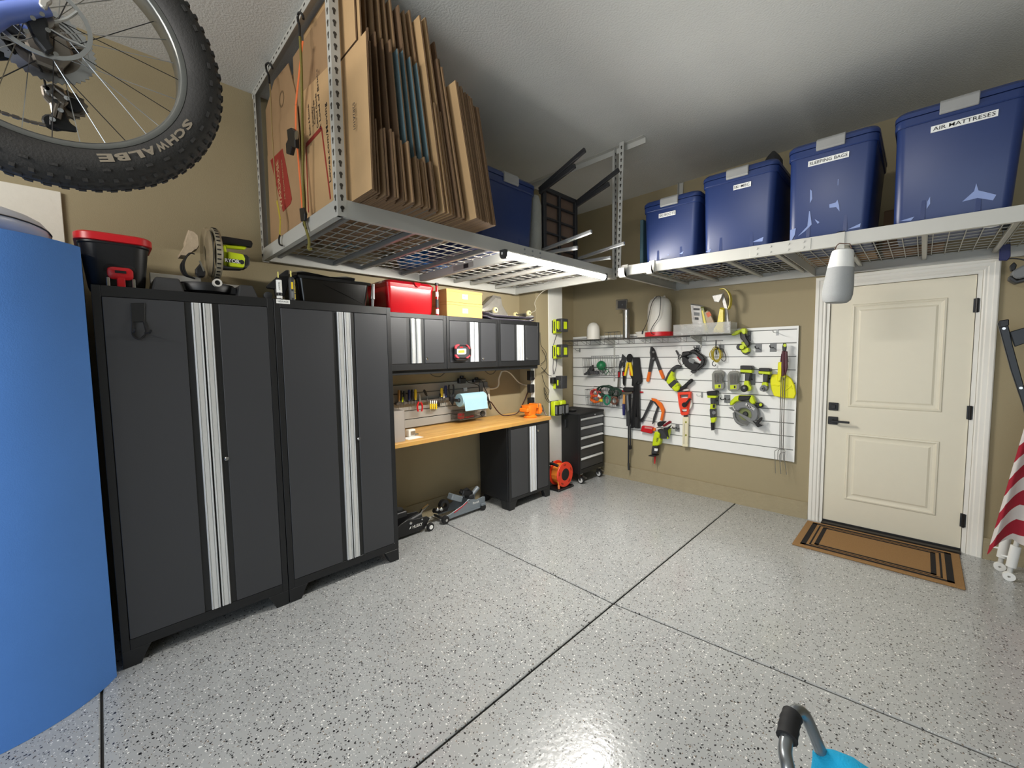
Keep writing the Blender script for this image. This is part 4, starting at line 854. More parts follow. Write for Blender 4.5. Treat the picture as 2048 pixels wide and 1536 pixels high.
# steel loppers with red collars (zh frame)
t = hang('loppers', 'long steel loppers with red collars next to the wire baskets', 'loppers', *zh([(230, 90)])[0])
P(t, 'blade', zh([(245, 78), (310, 140), (310, 215), (290, 250), (250, 262), (215, 230), (232, 150)]), M_DK, .012, .016)
P(t, 'head', zh([(205, 200), (245, 215), (240, 300), (205, 352), (178, 350)]), M_DK, .010, .022); disc(t, 'pivot', zh([(243, 222)])[0], 2, M_STEEL, .036, .004, 10)
P(t, 'head', zh([(252, 250), (292, 250), (290, 330), (262, 332)]), M_DK, .010, .022)
for q, nm, m in (((183, 352, 215, 352, 212, 410, 180, 408), 'tube', M_STEEL), ((162, 405, 205, 405, 200, 530, 165, 540), 'collar', M_BLACK), ((270, 332, 290, 332, 285, 398, 262, 398), 'tube', M_STEEL), ((248, 398, 290, 398, 285, 500, 250, 500), 'collar', M_BLACK)):
    P(t, nm, zh([(q[i], q[i+1]) for i in (0, 2, 4, 6)]), m, .010, .022)
P(t, 'red_band', zh([(165, 428), (188, 425), (185, 520), (163, 522)]), M_RED, .033, .003, 0); P(t, 'red_band', zh([(250, 422), (275, 422), (272, 495), (250, 495)]), M_RED, .033, .003, 0)
P(t, 'handle', zh([(165, 535), (205, 530), (172, 990), (135, 990)]), M_STEEL, .010, .022); P(t, 'grip_end', zh([(135, 985), (172, 985), (168, 1070), (132, 1070)]), M_BLACK, .008, .026)
# yellow pruner
t = hang('pruning_shears', 'yellow and black hedge shears hanging between the loppers', 'shears', *zh([(380, 90)])[0])
P(t, 'blade', zh([(335, 110), (360, 78), (400, 72), (430, 100), (445, 140), (415, 230), (372, 235), (335, 220), (322, 160)]), M_BLACK, .022, .014)
P(t, 'handle', zh([(335, 235), (372, 240), (325, 440), (312, 500), (282, 495), (300, 400)]), M_YEL, .02, .022); P(t, 'handle', zh([(372, 240), (415, 235), (450, 410), (465, 500), (430, 500), (400, 380)]), M_YEL, .02, .022)
P(t, 'grip', zh([(258, 495), (312, 497), (300, 690), (275, 680), (262, 640)]), M_BLACK, .018, .026, .005); P(t, 'grip', zh([(405, 497), (465, 500), (470, 690), (432, 688), (440, 560)]), M_BLACK, .018, .026, .005)
P(t, 'red_stop', zh([(375, 330), (402, 390), (428, 480), (405, 495), (385, 480)]), M_ORANGE, .012, .012, 0)
# folded black pole saw / tripod bag
t = hang('folded_tripod', 'folded black tripod with strap hanging on the slat wall', 'tripod', *zh([(520, 140)])[0])
P(t, 'strap_bundle', zh([(468, 145), (575, 140), (592, 330), (622, 500), (628, 600), (605, 650), (575, 655), (560, 600), (480, 690), (462, 560), (460, 300)]), M_RUB, .012, .035, .006)
for a in ((475, 650, 505, 660, 450, 1500, 412, 1500), (505, 640, 560, 650, 500, 1480, 455, 1495), (520, 640, 578, 655, 588, 1500, 535, 1500)): P(t, 'leg', zh([(a[0], a[1]), (a[2], a[3]), (a[4], a[5]), (a[6], a[7])]), M_BLACK, .014, .03, .004)
P(t, 'leg_sheath', zh([(485, 1285), (545, 1295), (540, 1500), (480, 1500)]), M_RUB, .042, .008, .003)
bar(t, 'red_handle', zh([(205, 785), (260, 790), (470, 800), (545, 808), (635, 812)]), .009, M_RED, .004, smooth=0)
# hammer
t = hang('hammer', 'hammer with a wooden and blue handle behind the poles', 'hammer', *zh([(280, 800)])[0])
P(t, 'hammer_head', zh([(205, 800), (262, 802), (440, 795), (445, 830), (360, 850), (262, 855), (205, 835)]), M_STEEL, .036, .022, .004)
P(t, 'handle', zh([(262, 852), (302, 855), (296, 1040), (255, 1035)]), mat('ash_handle', (206, 150, 84), .5, var=.12), .034, .02, .004); P(t, 'grip', zh([(252, 1032), (298, 1035), (297, 1252), (258, 1252)]), mat('dark_blue_grip', (38, 40, 96), .6), .033, .024, .004)
# trekking poles
t = hang('trekking_poles', 'pair of dark trekking poles reaching below the slat wall', 'poles', *zh([(360, 730)])[0])
P(t, 'hinge_block', zh([(268, 725), (300, 712), (440, 718), (475, 740), (470, 790), (400, 800), (350, 798), (275, 792)]), M_RUB, .05, .03, .006)
P(t, 'pole_sleeve', zh([(310, 880), (350, 870), (375, 1150), (400, 1280), (390, 1455), (335, 1460), (325, 1200)]), M_DK, .045, .028, .005)
P(t, 'grey_sleeve', zh([(318, 875), (352, 870), (368, 1150), (340, 1185), (325, 1050)]), M_GREY, .075, .004, .001)
P(t, 'strap', zh([(360, 850), (410, 850), (405, 1440), (375, 1300)]), M_BLACK, .05, .012, .003)
bar(t, 'pole_shaft', zs([(650, 370), (650, 1000), (648, 1220)]), .009, M_BLACK, .05, smooth=0); bar(t, 'pole_shaft', zs([(692, 370), (692, 800)]), .008, M_BLACK, .05, smooth=0)
bar(t, 'pole_tip', zs([(649, 1210), (656, 1365)]), .012, M_BLACK, .05, smooth=0); P(t, 'basket_tip', zs([(660, 800), (725, 800), (738, 880), (700, 900), (665, 880)]), M_BLACK, .04, .03, .005)
# hacksaw
t = hang('hacksaw', 'hacksaw with an orange frame top and red handle', 'hacksaw', *z8([(830, 870)])[0])
P(t, 'frame_tube', z8([(812, 878), (832, 886), (752, 1040), (738, 1038)]), M_DK, .01, .02); P(t, 'frame_tube', z8([(828, 868), (858, 880), (880, 910), (872, 930), (838, 1040), (825, 1055), (834, 1000), (862, 925), (838, 896)]), M_DK, .008, .022)
P(t, 'orange_top', z8([(820, 862), (850, 868), (895, 900), (916, 945), (912, 975), (900, 1030), (884, 1024), (896, 965), (884, 935), (850, 890), (825, 880)]), M_ORANGE, .012, .026, .004)
P(t, 'grip', z8([(757, 1062), (820, 1070), (840, 1078), (828, 1122), (800, 1116), (746, 1104)]), M_RED, .004, .04, .006); P(t, 'grip_opening', z8([(768, 1072), (822, 1080), (818, 1092), (764, 1084)]), mat('pink_shade', (196, 130, 124), .6), .0445, .001, 0)
P(t, 'knob', z8([(738, 1020), (764, 992), (772, 1000), (748, 1030)]), M_BLACK, .012, .024); bar(t, 'blade', z8([(770, 995), (790, 1005), (830, 1015)]), .0018, M_STEEL, .02); P(t, 'bracket', z8([(834, 1080), (850, 1082), (846, 1104), (832, 1102)]), M_ORANGE, .012, .022)
# reciprocating saw (zs frame)
t = hang('reciprocating_saw', 'lime reciprocating saw with a red blade hanging nose down', 'power tool', *zs([(1400, 300)])[0])
P(t, 'body', zs([(1300, 480), (1345, 470), (1420, 520), (1405, 640), (1440, 655), (1420, 740), (1390, 790), (1245, 800), (1262, 640)]), M_LIME, .012, .07, .010)
P(t, 'rear_handle', zs([(1585, 400), (1625, 410), (1625, 480), (1580, 660), (1555, 640), (1575, 545), (1520, 500)]), M_LIME, .02, .05, .008)
P(t, 'grip', zs([(1400, 420), (1480, 440), (1560, 560), (1590, 640), (1540, 640), (1410, 640), (1425, 540), (1330, 440)]), M_DK, .022, .05, .008)
P(t, 'nose', zs([(1238, 798), (1365, 800), (1350, 880), (1345, 985), (1215, 985), (1225, 890)]), M_DK, .018, .06, .008); P(t, 'shoe', zs([(1165, 1010), (1245, 985), (1345, 1000), (1350, 1025), (1280, 1040), (1170, 1022)]), M_BLACK, .01, .075, .003)
P(t, 'blade', zs([(1232, 1035), (1275, 1040), (1258, 1220), (1242, 1225)]), M_RED, .045, .004, 0); P(t, 'name_label', zs([(1290, 628), (1332, 630), (1322, 735), (1282, 730)]), M_PRINT_K, .0825, .001, 0)
lettering('RYOBI', M_LIME, t, PY(*zs([(1306, 682)])[0], YT-.0842), (.06, 0, -1), (1, 0, .06), .018, fit=.055)
P(t, 'spec_label', zs([(1240, 870), (1320, 880), (1308, 935), (1238, 930)]), M_PRINT_W, .0785, .001, 0)
# belt pouch draped over it
t = hang('utility_knife', 'dark red folding knife clipped above the green saw', 'knife', *zs([(1540, 300)])[0])
P(t, 'knife_body', zs([(1440, 350), (1600, 238), (1640, 262), (1635, 290), (1480, 380)]), mat('dark_red_plastic', (120, 24, 34), .35), .09, .03, .005); P(t, 'clip', zs([(1320, 300), (1370, 255), (1530, 250), (1440, 345), (1400, 375), (1340, 375)]), M_BLACK, .088, .03, .006)
bar(t, 'lanyard', zs([(1290, 400), (1380, 395), (1500, 420), (1690, 405)]), .004, M_BLACK, .1); P(t, 'strap', zs([(1450, 400), (1540, 395), (1640, 330), (1600, 400), (1540, 470), (1580, 640), (1545, 600), (1480, 500)]), M_RUB, .088, .012, .002)
# corded drill
t = hang('corded_drill', 'lime and black corded drill with a side handle', 'power tool', *z8([(990, 620)])[0])
P(t, 'grip', z8([(975, 640), (1010, 618), (1042, 626), (1040, 642), (1000, 650), (985, 680), (962, 720), (930, 742), (922, 735), (945, 680)]), M_DK, .012, .045, .008)
P(t, 'body', z8([(975, 660), (992, 672), (985, 705), (1000, 720), (990, 745), (960, 768), (935, 745), (950, 705)]), M_LIME, .008, .055, .010); P(t, 'gear_housing', z8([(950, 762), (992, 728), (1010, 735), (1018, 760), (975, 790)]), M_DK, .006, .06, .008)
P(t, 'front_shell', z8([(975, 785), (1015, 745), (1036, 770), (1036, 800), (1012, 815), (995, 808)]), M_LIME, .008, .06, .010); P(t, 'chuck', z8([(1005, 812), (1038, 782), (1050, 775), (1090, 760), (1078, 790), (1040, 805), (1020, 818)]), M_BLACK, .018, .04, .006)
P(t, 'side_handle', z8([(1050, 775), (1064, 762), (1112, 718), (1130, 735), (1084, 775), (1068, 788)]), M_BLACK, .022, .034, .008)
lettering('RYOBI', M_PRINT_K, t, PY(*z8([(1006, 772)])[0], YT-.0685), (1, 0, .55), (-.5, 0, 1), .012, fit=.045)
bar(t, 'cord', z8([(1030, 622), (1015, 600), (1010, 575), (1025, 545), (1040, 570), (1050, 600), (1044, 620)]), .004, M_BLACK, .03); bar(t, 'plug', z8([(995, 515), (1010, 545)]), .009, M_BLACK, .02, smooth=0); bar(t, 'cord', z8([(1008, 545), (1018, 580), (1036, 560)]), .004, M_BLACK, .02)
# jigsaw
t = hang('jigsaw', 'black corded jigsaw hanging nose down', 'power tool', *z8([(1130, 500)])[0])
for q in ([(1055, 525), (1105, 520), (1118, 530), (1112, 545), (1070, 560), (1050, 555)], [(1105, 520), (1140, 505), (1210, 555), (1222, 575), (1205, 600), (1195, 590), (1150, 540), (1115, 535)], [(1195, 585), (1225, 580), (1215, 620), (1165, 665), (1150, 655), (1185, 615)], [(1050, 555), (1075, 558), (1130, 595), (1170, 610), (1192, 612), (1160, 662), (1130, 665), (1075, 630), (1056, 590)]):
    P(t, 'shell', z8(q), M_BLACK, .015, .06, .008)
P(t, 'trigger', z8([(1150, 562), (1160, 560), (1185, 585), (1178, 592)]), M_RED, .03, .03, .003); P(t, 'name_label', z8([(1085, 580), (1100, 566), (1135, 585), (1120, 612), (1090, 600)]), M_GREY, .0755, .001, 0)
P(t, 'shoe', z8([(1120, 662), (1150, 660), (1146, 672), (1132, 684), (1112, 670)]), M_DK, .02, .05, .003); bar(t, 'blade', z8([(1125, 680), (1098, 700)]), .002, M_STEEL, .04, 5, 0); bar(t, 'cord', z8([(1060, 540), (1045, 565), (1042, 595), (1060, 620), (1075, 632)]), .004, M_BLACK, .03); bar(t, 'cord', z8([(1125, 515), (1140, 495), (1160, 510), (1165, 525)]), .004, M_BLACK, .02)
hook(*z8([(1160, 478)])[0], .10, (.052, .06), 'grey plate hook carrying the black jigsaw')
# yellow cord coil
t = hang('bungee_coil', 'coil of thin yellow bungee cord on a hook', 'rope', *z8([(1290, 490)])[0])
hook(*z8([(1328, 478)])[0], .10, (.052, .07), 'grey plate hook carrying the yellow cord coil')
random.seed(9)
for k in range(6):
    c_ = z8([(1290+random.uniform(-8, 10), 545+random.uniform(-6, 8))])[0]; ax, ay = random.uniform(6, 12), random.uniform(11, 15)
    MB().tube([PY(c_[0]+ax*math.cos(q), c_[1]+ay*math.sin(q), YT-.03-.008*k) for q in [2*PI*i/12 for i in range(12)]], .004, 5, True, 2).build('loop', M_YSTR, t)
bar(t, 'hook_end', z8([(1275, 590), (1262, 605), (1262, 622), (1278, 630), (1286, 618)]), .004, M_BLACK, .07); bar(t, 'dark_loop', z8([(1335, 500), (1350, 530), (1360, 575), (1345, 595), (1325, 580)]), .003, M_BLACK, .03)
bar(t, 'hanger', z8([(1288, 440), (1287, 500), (1290, 545)]), .006, M_BLACK, .06)
# oscillating sander
t = hang('orbital_sander', 'lime and black cordless detail sander high on the slat wall', 'power tool', *z8([(1490, 360)])[0])
P(t, 'body', zb([(890, 850), (930, 800), (1030, 760), (1060, 745), (1110, 745), (1120, 760), (1110, 835), (1070, 835), (1040, 790), (1000, 830), (920, 858)]), M_LIME, .02, .06, .008)
P(t, 'grip', zb([(1040, 790), (1110, 835), (1120, 880), (1170, 960), (1170, 1000), (1140, 1035), (1100, 1000), (1060, 930), (1025, 900), (1020, 830)]), M_BLACK, .02, .05, .008)
P(t, 'neck', zb([(1035, 950), (1090, 950), (1125, 1000), (1120, 1040), (1060, 1030)]), M_LIME, .015, .05, .006); disc(t, 'battery', zb([(1025, 1030)])[0], 6.2, M_BLACK, .02, .075, 20, .004); disc(t, 'battery_face', zb([(1025, 1030)])[0], 4.6, M_LIME, .0955, .001, 16)
P(t, 'lower_body', zb([(1040, 1070), (1120, 1040), (1160, 1045), (1165, 1100), (1110, 1130), (1060, 1110)]), M_LIME, .012, .06, .006); P(t, 'pad', zb([(1035, 1080), (1060, 1110), (1110, 1128), (1160, 1100), (1150, 1120), (1110, 1150), (1075, 1135)]), M_DK, .01, .06, .003)
hook(1350+1145/7.68, 560+790/7.68, .10, (.03, .09), 'grey bracket behind the detail sander')
# bit cases
for i, q0 in enumerate(((1265, 0), (1378, 5))):
    dx, dy = q0; s = lambda pts: z8([(x+dx, y+dy) for x, y in pts])
    t = hang('bit_case', ('grey clear-lidded bit case below the yellow cord coil', 'grey clear-lidded bit case next to the cordless drill')[i], 'bit case', *s([(45, 660)])[0])
    P(t, 'case', s([(12, 668), (22, 662), (72, 660), (88, 672), (88, 700), (82, 712), (82, 745), (90, 758), (88, 790), (76, 802), (14, 805), (2, 792), (0, 690)]), mat('smoke_case', (140, 140, 132), .3), .008, .035, .005)
    P(t, 'lid', s([(14, 680), (66, 676), (72, 690), (70, 755), (14, 758), (8, 690)]), mat('bits_tray', (96, 96, 90), .5, var=.5, scale=90), .044, .004, .001); P(t, 'latch', s([(30, 650), (58, 650), (56, 664), (32, 664)]), M_CLEAR, .01, .02, .002)
    P(t, 'label_strip', s([(12, 765), (58, 762), (58, 790), (14, 794)]), M_LIME, .0445, .001, 0); P(t, 'label_mark', s([(40, 768), (52, 768), (52, 786), (40, 786)]), M_PRINT_K, .046, .0006, 0)
    for k in range(5): bar(t, 'bit', s([(18+11*k, 692), (18+11*k, 748-4*(k % 2))]), .0022, M_STEEL, .05, 5, 0)
# cordless drill and impact driver
for i, q0 in enumerate(((0, 0), (1, 0))):
    t = hang(('cordless_drill', 'impact_driver')[i], ('cordless drill with a black chuck hanging battery up', 'cordless impact driver with a grey nose beside the yellow scoop')[i], 'power tool', *z8([((1520, 1655)[i], 630)])[0])
    if i == 0:
        P(t, 'battery', z8([(1482, 624), (1562, 626), (1570, 634), (1568, 656), (1482, 652)]), M_BLACK, .012, .075, .004); P(t, 'battery_band', z8([(1480, 654), (1566, 656), (1566, 678), (1482, 672)]), M_LIME, .012, .07, .003); P(t, 'handle', z8([(1510, 674), (1555, 676), (1540, 740), (1536, 765), (1508, 760)]), M_DK, .018, .05, .006)
        P(t, 'trigger_guard', z8([(1506, 735), (1536, 735), (1544, 770), (1500, 770)]), M_LIME, .03, .05, .004); c_ = z8([(1532, 788)])[0]
        disc(t, 'motor_housing', c_, 6.6, M_LIME, .03, .05, 18, .003); disc(t, 'chuck', z8([(1500, 792)])[0], 7, M_BLACK, .07, .04, 18, .004); disc(t, 'chuck_jaw', z8([(1494, 788)])[0], 2.4, M_STEEL, .112, .008, 10); P(t, 'foot', z8([(1470, 672), (1500, 676), (1500, 686), (1474, 684)]), M_BLACK, .05, .03, .003)
    else:
        P(t, 'battery', z8([(1617, 642), (1692, 644), (1700, 650), (1698, 668), (1615, 664)]), M_BLACK, .012, .075, .004); P(t, 'battery_band', z8([(1612, 664), (1698, 668), (1696, 690), (1615, 682)]), M_LIME, .012, .07, .003); P(t, 'handle', z8([(1640, 686), (1682, 688), (1670, 760), (1640, 760)]), M_DK, .018, .05, .006)
        P(t, 'trigger_guard', z8([(1636, 745), (1668, 745), (1676, 775), (1630, 775)]), M_LIME, .03, .05, .004); disc(t, 'motor_housing', z8([(1648, 788)])[0], 7.2, M_GREY, .03, .05, 18, .003); disc(t, 'nose', z8([(1630, 795)])[0], 4.6, M_GREY, .075, .035, 16, .003); disc(t, 'bit_socket', z8([(1628, 795)])[0], 1.9, M_BLACK, .1105, .002, 10); P(t, 'foot', z8([(1602, 678), (1628, 682), (1628, 692), (1606, 690)]), M_BLACK, .05, .03, .003)
hook(*z8([(1555, 690)])[0], .03, (.05, .10), 'grey bracket behind the cordless drill'); hook(*z8([(1682, 690)])[0], .03, (.045, .08), 'grey bracket behind the impact driver')
# yellow scoop
t = hang('yellow_scoop', 'bright yellow plastic shovel blade hanging by the wall edge', 'shovel', *z8([(1790, 470)])[0])
M_FLY = mat('fluorescent_yellow_plastic', (232, 228, 0), .4, var=.03)
P(t, 'blade', z8([(1752, 690), (1800, 692), (1840, 720), (1866, 770), (1875, 830), (1862, 866), (1790, 862), (1715, 848), (1690, 790), (1686, 730), (1700, 690)]), M_FLY, .012, .02, .006)
P(t, 'socket', z8([(1748, 600), (1778, 600), (1776, 700), (1764, 740), (1742, 740)]), M_FLY, .015, .04, .006)
for q in ([(1690, 762), (1750, 770), (1750, 778), (1690, 770)], [(1790, 800), (1838, 768), (1842, 776), (1796, 812)], [(1805, 770), (1850, 790), (1850, 797), (1805, 780)], [(1765, 740), (1772, 740), (1800, 690), (1812, 700)]): P(t, 'rib', z8(q), M_FLY, .03, .008, .002)
# skewers
t = hang('roasting_forks', 'bundle of long steel roasting forks with dark red handles', 'forks', *z8([(1790, 470)])[0])
M_MAR = mat('maroon_handle', (74, 22, 32), .45)
P(t, 'grip_cap', z8([(1782, 462), (1802, 462), (1806, 490), (1802, 520), (1778, 520), (1776, 490)]), M_BLACK, .05, .025, .004); disc(t, 'lime_end', z8([(1791, 478)])[0], 3.2, M_LIME, .076, .003, 12)
for q in ([(1772, 520), (1790, 515), (1790, 700), (1768, 705)], [(1790, 520), (1812, 522), (1814, 640), (1796, 705), (1790, 640)], [(1768, 540), (1776, 530), (1772, 600), (1760, 598)]): P(t, 'handle', z8(q), M_MAR, .055, .022, .004)
for (a, b) in (((1775, 520), (1766, 640)), ((1806, 520), (1816, 600))): bar(t, 'wire_loop', z8([a, ((a[0]+b[0])/2, (a[1]+b[1])/2), b]), .003, M_STEEL, .06, 5)
zf = lambda p: zd(p)
for pts in ([(1483, 90), (1468, 600), (1462, 1110)], [(1508, 95), (1490, 600), (1478, 1280)], [(1536, 90), (1520, 600), (1508, 1110)]): bar(t, 'shaft', zf(pts), .0035, M_STEEL, .06, 6, 0)
for q in ([(1405, 1440), (1392, 1160), (1410, 1120), (1450, 1110), (1480, 1112)], [(1478, 1450), (1462, 1260), (1460, 1190), (1480, 1160), (1530, 1150)], [(1558, 1460), (1530, 1260), (1535, 1130), (1510, 1110), (1480, 1112)], [(1436, 1250), (1440, 1130), (1470, 1112)], [(1512, 1260), (1508, 1115)]): bar(t, 'tine', zf(q), .003, M_STEEL, .06, 5)
# tape reel and level
t = hang('tape_reel', 'red long tape measure reel with a black crank', 'tape reel', *z8([(1062, 810)])[0])
disc(t, 'tape_disc', z8([(1066, 905)])[0], 14.0, M_WPL, .012, .024, 28)
for q in ([(1016, 820), (1112, 815), (1114, 835), (1018, 840)], [(1016, 835), (1034, 838), (1050, 985), (1040, 980), (1024, 900)], [(1094, 835), (1113, 833), (1108, 900), (1092, 980), (1080, 985)], [(1028, 862), (1106, 858), (1098, 940), (1040, 945)], [(1044, 965), (1090, 962), (1086, 986), (1046, 988)]): P(t, 'frame', z8(q), mat('coral_red_plastic', (236, 72, 46), .4), .008, .04, .004)
disc(t, 'hub', z8([(1058, 912)])[0], 4.8, M_BLACK, .05, .012, 16); P(t, 'crank', z8([(1055, 905), (1098, 862), (1108, 872), (1066, 918)]), M_BLACK, .06, .01, .003); P(t, 'hook_tab', z8([(1052, 800), (1092, 797), (1092, 808), (1054, 811)]), M_WPL, .02, .02, .002)
P(t, 'handle_slots', z8([(1034, 843), (1098, 840), (1094, 858), (1036, 860)]), M_STEEL, .02, .006, 0)
t = hang('spirit_level', 'cream box spirit level hanging below the red reel', 'level', *z8([(1066, 1000)])[0])
P(t, 'level_body', z8([(1050, 1000), (1092, 1000), (1086, 1218), (1047, 1215)]), mat('cream_aluminium', (226, 218, 186), .4), .008, .022, .002); P(t, 'neck', z8([(1054, 984), (1080, 984), (1082, 1004), (1056, 1004)]), M_DK, .012, .016, .002)
for v in (1040, 1135): disc(t, 'vial', z8([(1067, v)])[0], 2.0, mat('vial_green', (150, 150, 60), .2), .031, .001, 12)
for q in ([(1054, 1050), (1057, 1050), (1054, 1200), (1051, 1200)], [(1084, 1050), (1087, 1050), (1083, 1200), (1080, 1200)]): P(t, 'groove', z8(q), M_GREY, .031, .0006, 0)
# inflator
t = hang('cordless_ratchet', 'slim lime cordless ratchet hanging battery up', 'power tool', *z8([(1270, 815)])[0])
P(t, 'battery', z8([(1235, 812), (1300, 806), (1312, 815), (1308, 842), (1240, 840)]), M_BLACK, .015, .07, .005); P(t, 'battery_band', z8([(1236, 842), (1308, 842), (1300, 860), (1240, 858)]), M_LIME, .018, .06, .003); P(t, 'handle', z8([(1256, 860), (1294, 860), (1290, 905), (1258, 905)]), M_DK, .022, .045, .005)
P(t, 'trigger_ring', z8([(1256, 905), (1290, 905), (1290, 940), (1254, 942)]), M_LIME, .022, .045, .005); P(t, 'trigger', z8([(1264, 910), (1280, 910), (1280, 935), (1264, 936)]), M_BLACK, .068, .004, 0); P(t, 'barrel', z8([(1252, 940), (1292, 940), (1294, 1000), (1256, 1005)]), M_DK, .02, .05, .006); disc(t, 'dial', z8([(1272, 970)])[0], 3.6, M_GREY, .071, .004, 16)
P(t, 'nose', z8([(1256, 1005), (1296, 1000), (1294, 1025), (1284, 1040), (1262, 1040)]), M_LIME, .022, .045, .005); P(t, 'ratchet_head', z8([(1256, 1040), (1282, 1040), (1280, 1095), (1260, 1098)]), M_BLACK, .026, .035, .004)
hook(*z8([(1300, 850)])[0], .03, (.03, .09), 'grey bracket behind the lime ratchet')
# circular saw (zd frame)
t = hang('circular_saw', 'lime and grey cordless circular saw on the slat wall', 'power tool', *zd([(1000, 360)])[0])
P(t, 'handle', zd([(785, 480), (800, 430), (860, 365), (920, 345), (1030, 350), (1110, 350), (1130, 400), (1150, 450), (1110, 475), (1060, 440), (1060, 400), (920, 425), (870, 440), (820, 490)]), M_LIME, .02, .06, .008)
P(t, 'grip', zd([(915, 350), (1100, 352), (1062, 408), (950, 430), (905, 410)]), M_BLACK, .016, .07, .008); P(t, 'rear_knob', zd([(1140, 455), (1220, 450), (1252, 485), (1240, 515), (1180, 520), (1150, 490)]), M_BLACK, .02, .05, .006); disc(t, 'knob_face', zd([(1195, 485)])[0], 3, M_LIME, .071, .002, 12)
c_ = zd([(1010, 590)])[0]; disc(t, 'blade', zd([(955, 640)])[0], 19.5, mat('dark_saw_blade', (120, 120, 116), .4, .6), .03, .01, 32)
P(t, 'blade_guard', zd([(835, 500), (870, 460), (950, 435), (1040, 440), (1120, 480), (1170, 540), (1185, 610), (1170, 680), (1110, 720), (1060, 690), (1090, 640), (1075, 570), (1010, 525), (940, 530), (900, 570), (850, 540)]), M_GREY, .025, .05, .008)
disc(t, 'blade_label', zd([(985, 610)])[0], 13.2, mat('olive_label', (120, 128, 76), .5), .042, .003, 28); disc(t, 'arbor', zd([(985, 615)])[0], 5.5, M_BLACK, .046, .014, 18, .002); disc(t, 'arbor_cap', zd([(985, 615)])[0], 3.6, M_DK, .061, .004, 14)
P(t, 'lower_guard', zd([(822, 590), (850, 580), (860, 650), (900, 710), (960, 740), (1030, 760), (1020, 775), (930, 760), (860, 710), (830, 660)]), mat('steel_guard', (150, 150, 146), .35, .7), .024, .04, .002)
pl_ = zd([(748, 525), (800, 512), (830, 560), (1230, 760), (1240, 780), (1165, 800), (1060, 740), (800, 560)]); P(t, 'base_plate', pl_, mat('steel_guard', (150, 150, 146), .35, .7), .066, .006, .001)
P(t, 'depth_lever', zd([(1085, 700), (1140, 725), (1200, 660), (1225, 655), (1225, 690), (1180, 740), (1235, 770), (1160, 795), (1130, 750)]), M_BLACK, .05, .03, .004)
lb = P(t, 'name_label', zd([(1000, 460), (1110, 525), (1090, 565), (985, 500)]), M_PRINT_K, .0755, .001, 0)
lettering('RYOBI', M_PRINT_W, lb, PY(*zd([(1047, 513)])[0], YT-.0772), PY(*zd([(1100, 545)])[0], YT)-PY(*zd([(1000, 482)])[0], YT), Vector((.25, 0, 1)), .026, fit=.085)
lettering('RYOBI', M_PRINT_W, t, PY(*zd([(940, 640)])[0], YT-.0458), (1, 0, -.75), (.5, 0, 1), .018, fit=.06)
# ================================================================== bench recess
zn = Zm(780, 740, 6.4); z7 = Zm(720, 560, 3.072); zw = Zm(860, 600, 7.68); zp = Zm(1040, 600, 5.908)
M_GSLAT = mat('grey_slat_board', (158, 156, 150), .5, var=.05)
gy0, gy1 = -2.885, PX(972, 790, .018).y; gz1 = 1.245; gz0 = .856
t = thing('grey_slat_panel', 'grey slotted tool panel above the wooden worktop', 'slat panel', (.01, (gy0+gy1)/2, gz0))
B(.001, .008, gy0, gy1, gz0, gz1).build('backing', M_DK, t)
nb = 5; hb = (gz1-gz0)/nb
for k in range(nb): B(.008, .018, gy0, gy1, gz0+k*hb+.003, gz0+(k+1)*hb-.003).build('slat', M_GSLAT, t, bevel=.002)
GX = .019
# tool rail with screwdrivers
rz = PX(860, 801, .045).z; ry0 = PX(792, 803, .045).y; ry1 = PX(912, 796, .045).y
tag(B(GX, .055, ry0, ry1, rz-.012, rz+.012).build('tool_rail', mat('dull_steel_rail', (120, 112, 104), .4, .7), loc=(GX, ry0, rz-.012), bevel=.002), 'steel tool rail across the grey panel', 'rail')
def driver(uh, vt, vm, vb, hcol, label, x=.066, r=.011, lean=0., tip=.003, name='screwdriver'):
    a, b, c = [PX(780+q[0]/6.4, 740+q[1]/6.4, x) for q in ((uh, vt), (uh+lean*.6, vm), (uh+lean, vb))]
    t = thing(name, label, 'screwdriver', c, group='hand tools on the grey panel')
    MB().lathe([(.0, 0), (r*.75, 0), (r, .15), (r, .75), (r*.65, .92), (r*.8, 1), (0, 1)], (0, 0, 0), 'z', 10).tf(Matrix.Translation(a) @ (b-a).to_track_quat('Z', 'Y').to_matrix().to_4x4() @ Matrix.Diagonal((1, 1, (b-a).length, 1))).build('handle', hcol, t, smooth=True)
    MB().cyl(b, c, tip, tip*.8, 6).build('shaft', M_STEEL, t); return t
M_NAVY = mat('navy_handle', (32, 40, 92), .4); M_TANH = mat('amber_handle', (170, 128, 72), .4)
driver(115, 255, 400, 520, M_TANH, 'amber handled screwdriver at the locker end of the rail'); driver(140, 262, 395, 480, M_BLACK, 'black screwdriver next to the amber one')
driver(182, 268, 402, 480, M_DK, 'dark grey screwdriver with a lime collar'); driver(160, 345, 410, 500, M_LIME, 'short lime handled driver on the rail', r=.008)
driver(245, 252, 390, 520, M_NAVY, 'navy blue screwdriver on the rail', r=.013); driver(282, 250, 380, 490, M_BLACK, 'black screwdriver with a yellow panel, slimmer one'); driver(325, 250, 380, 500, M_YEL, 'yellow and black screwdriver by the red pliers', r=.012)
driver(435, 255, 330, 450, M_BLACK, 'black screwdriver hanging at a slant', lean=60); driver(660, 232, 345, 455, M_YEL, 'yellow screwdriver near the big black pliers', r=.013); driver(690, 300, 360, 440, M_WPL, 'white handled short driver on the rail', r=.008)
driver(712, 200, 345, 470, M_NAVY, 'navy screwdriver beside the big black pliers', r=.014); driver(640, 300, 350, 430, M_BLACK, 'small black driver by the yellow one', r=.008)
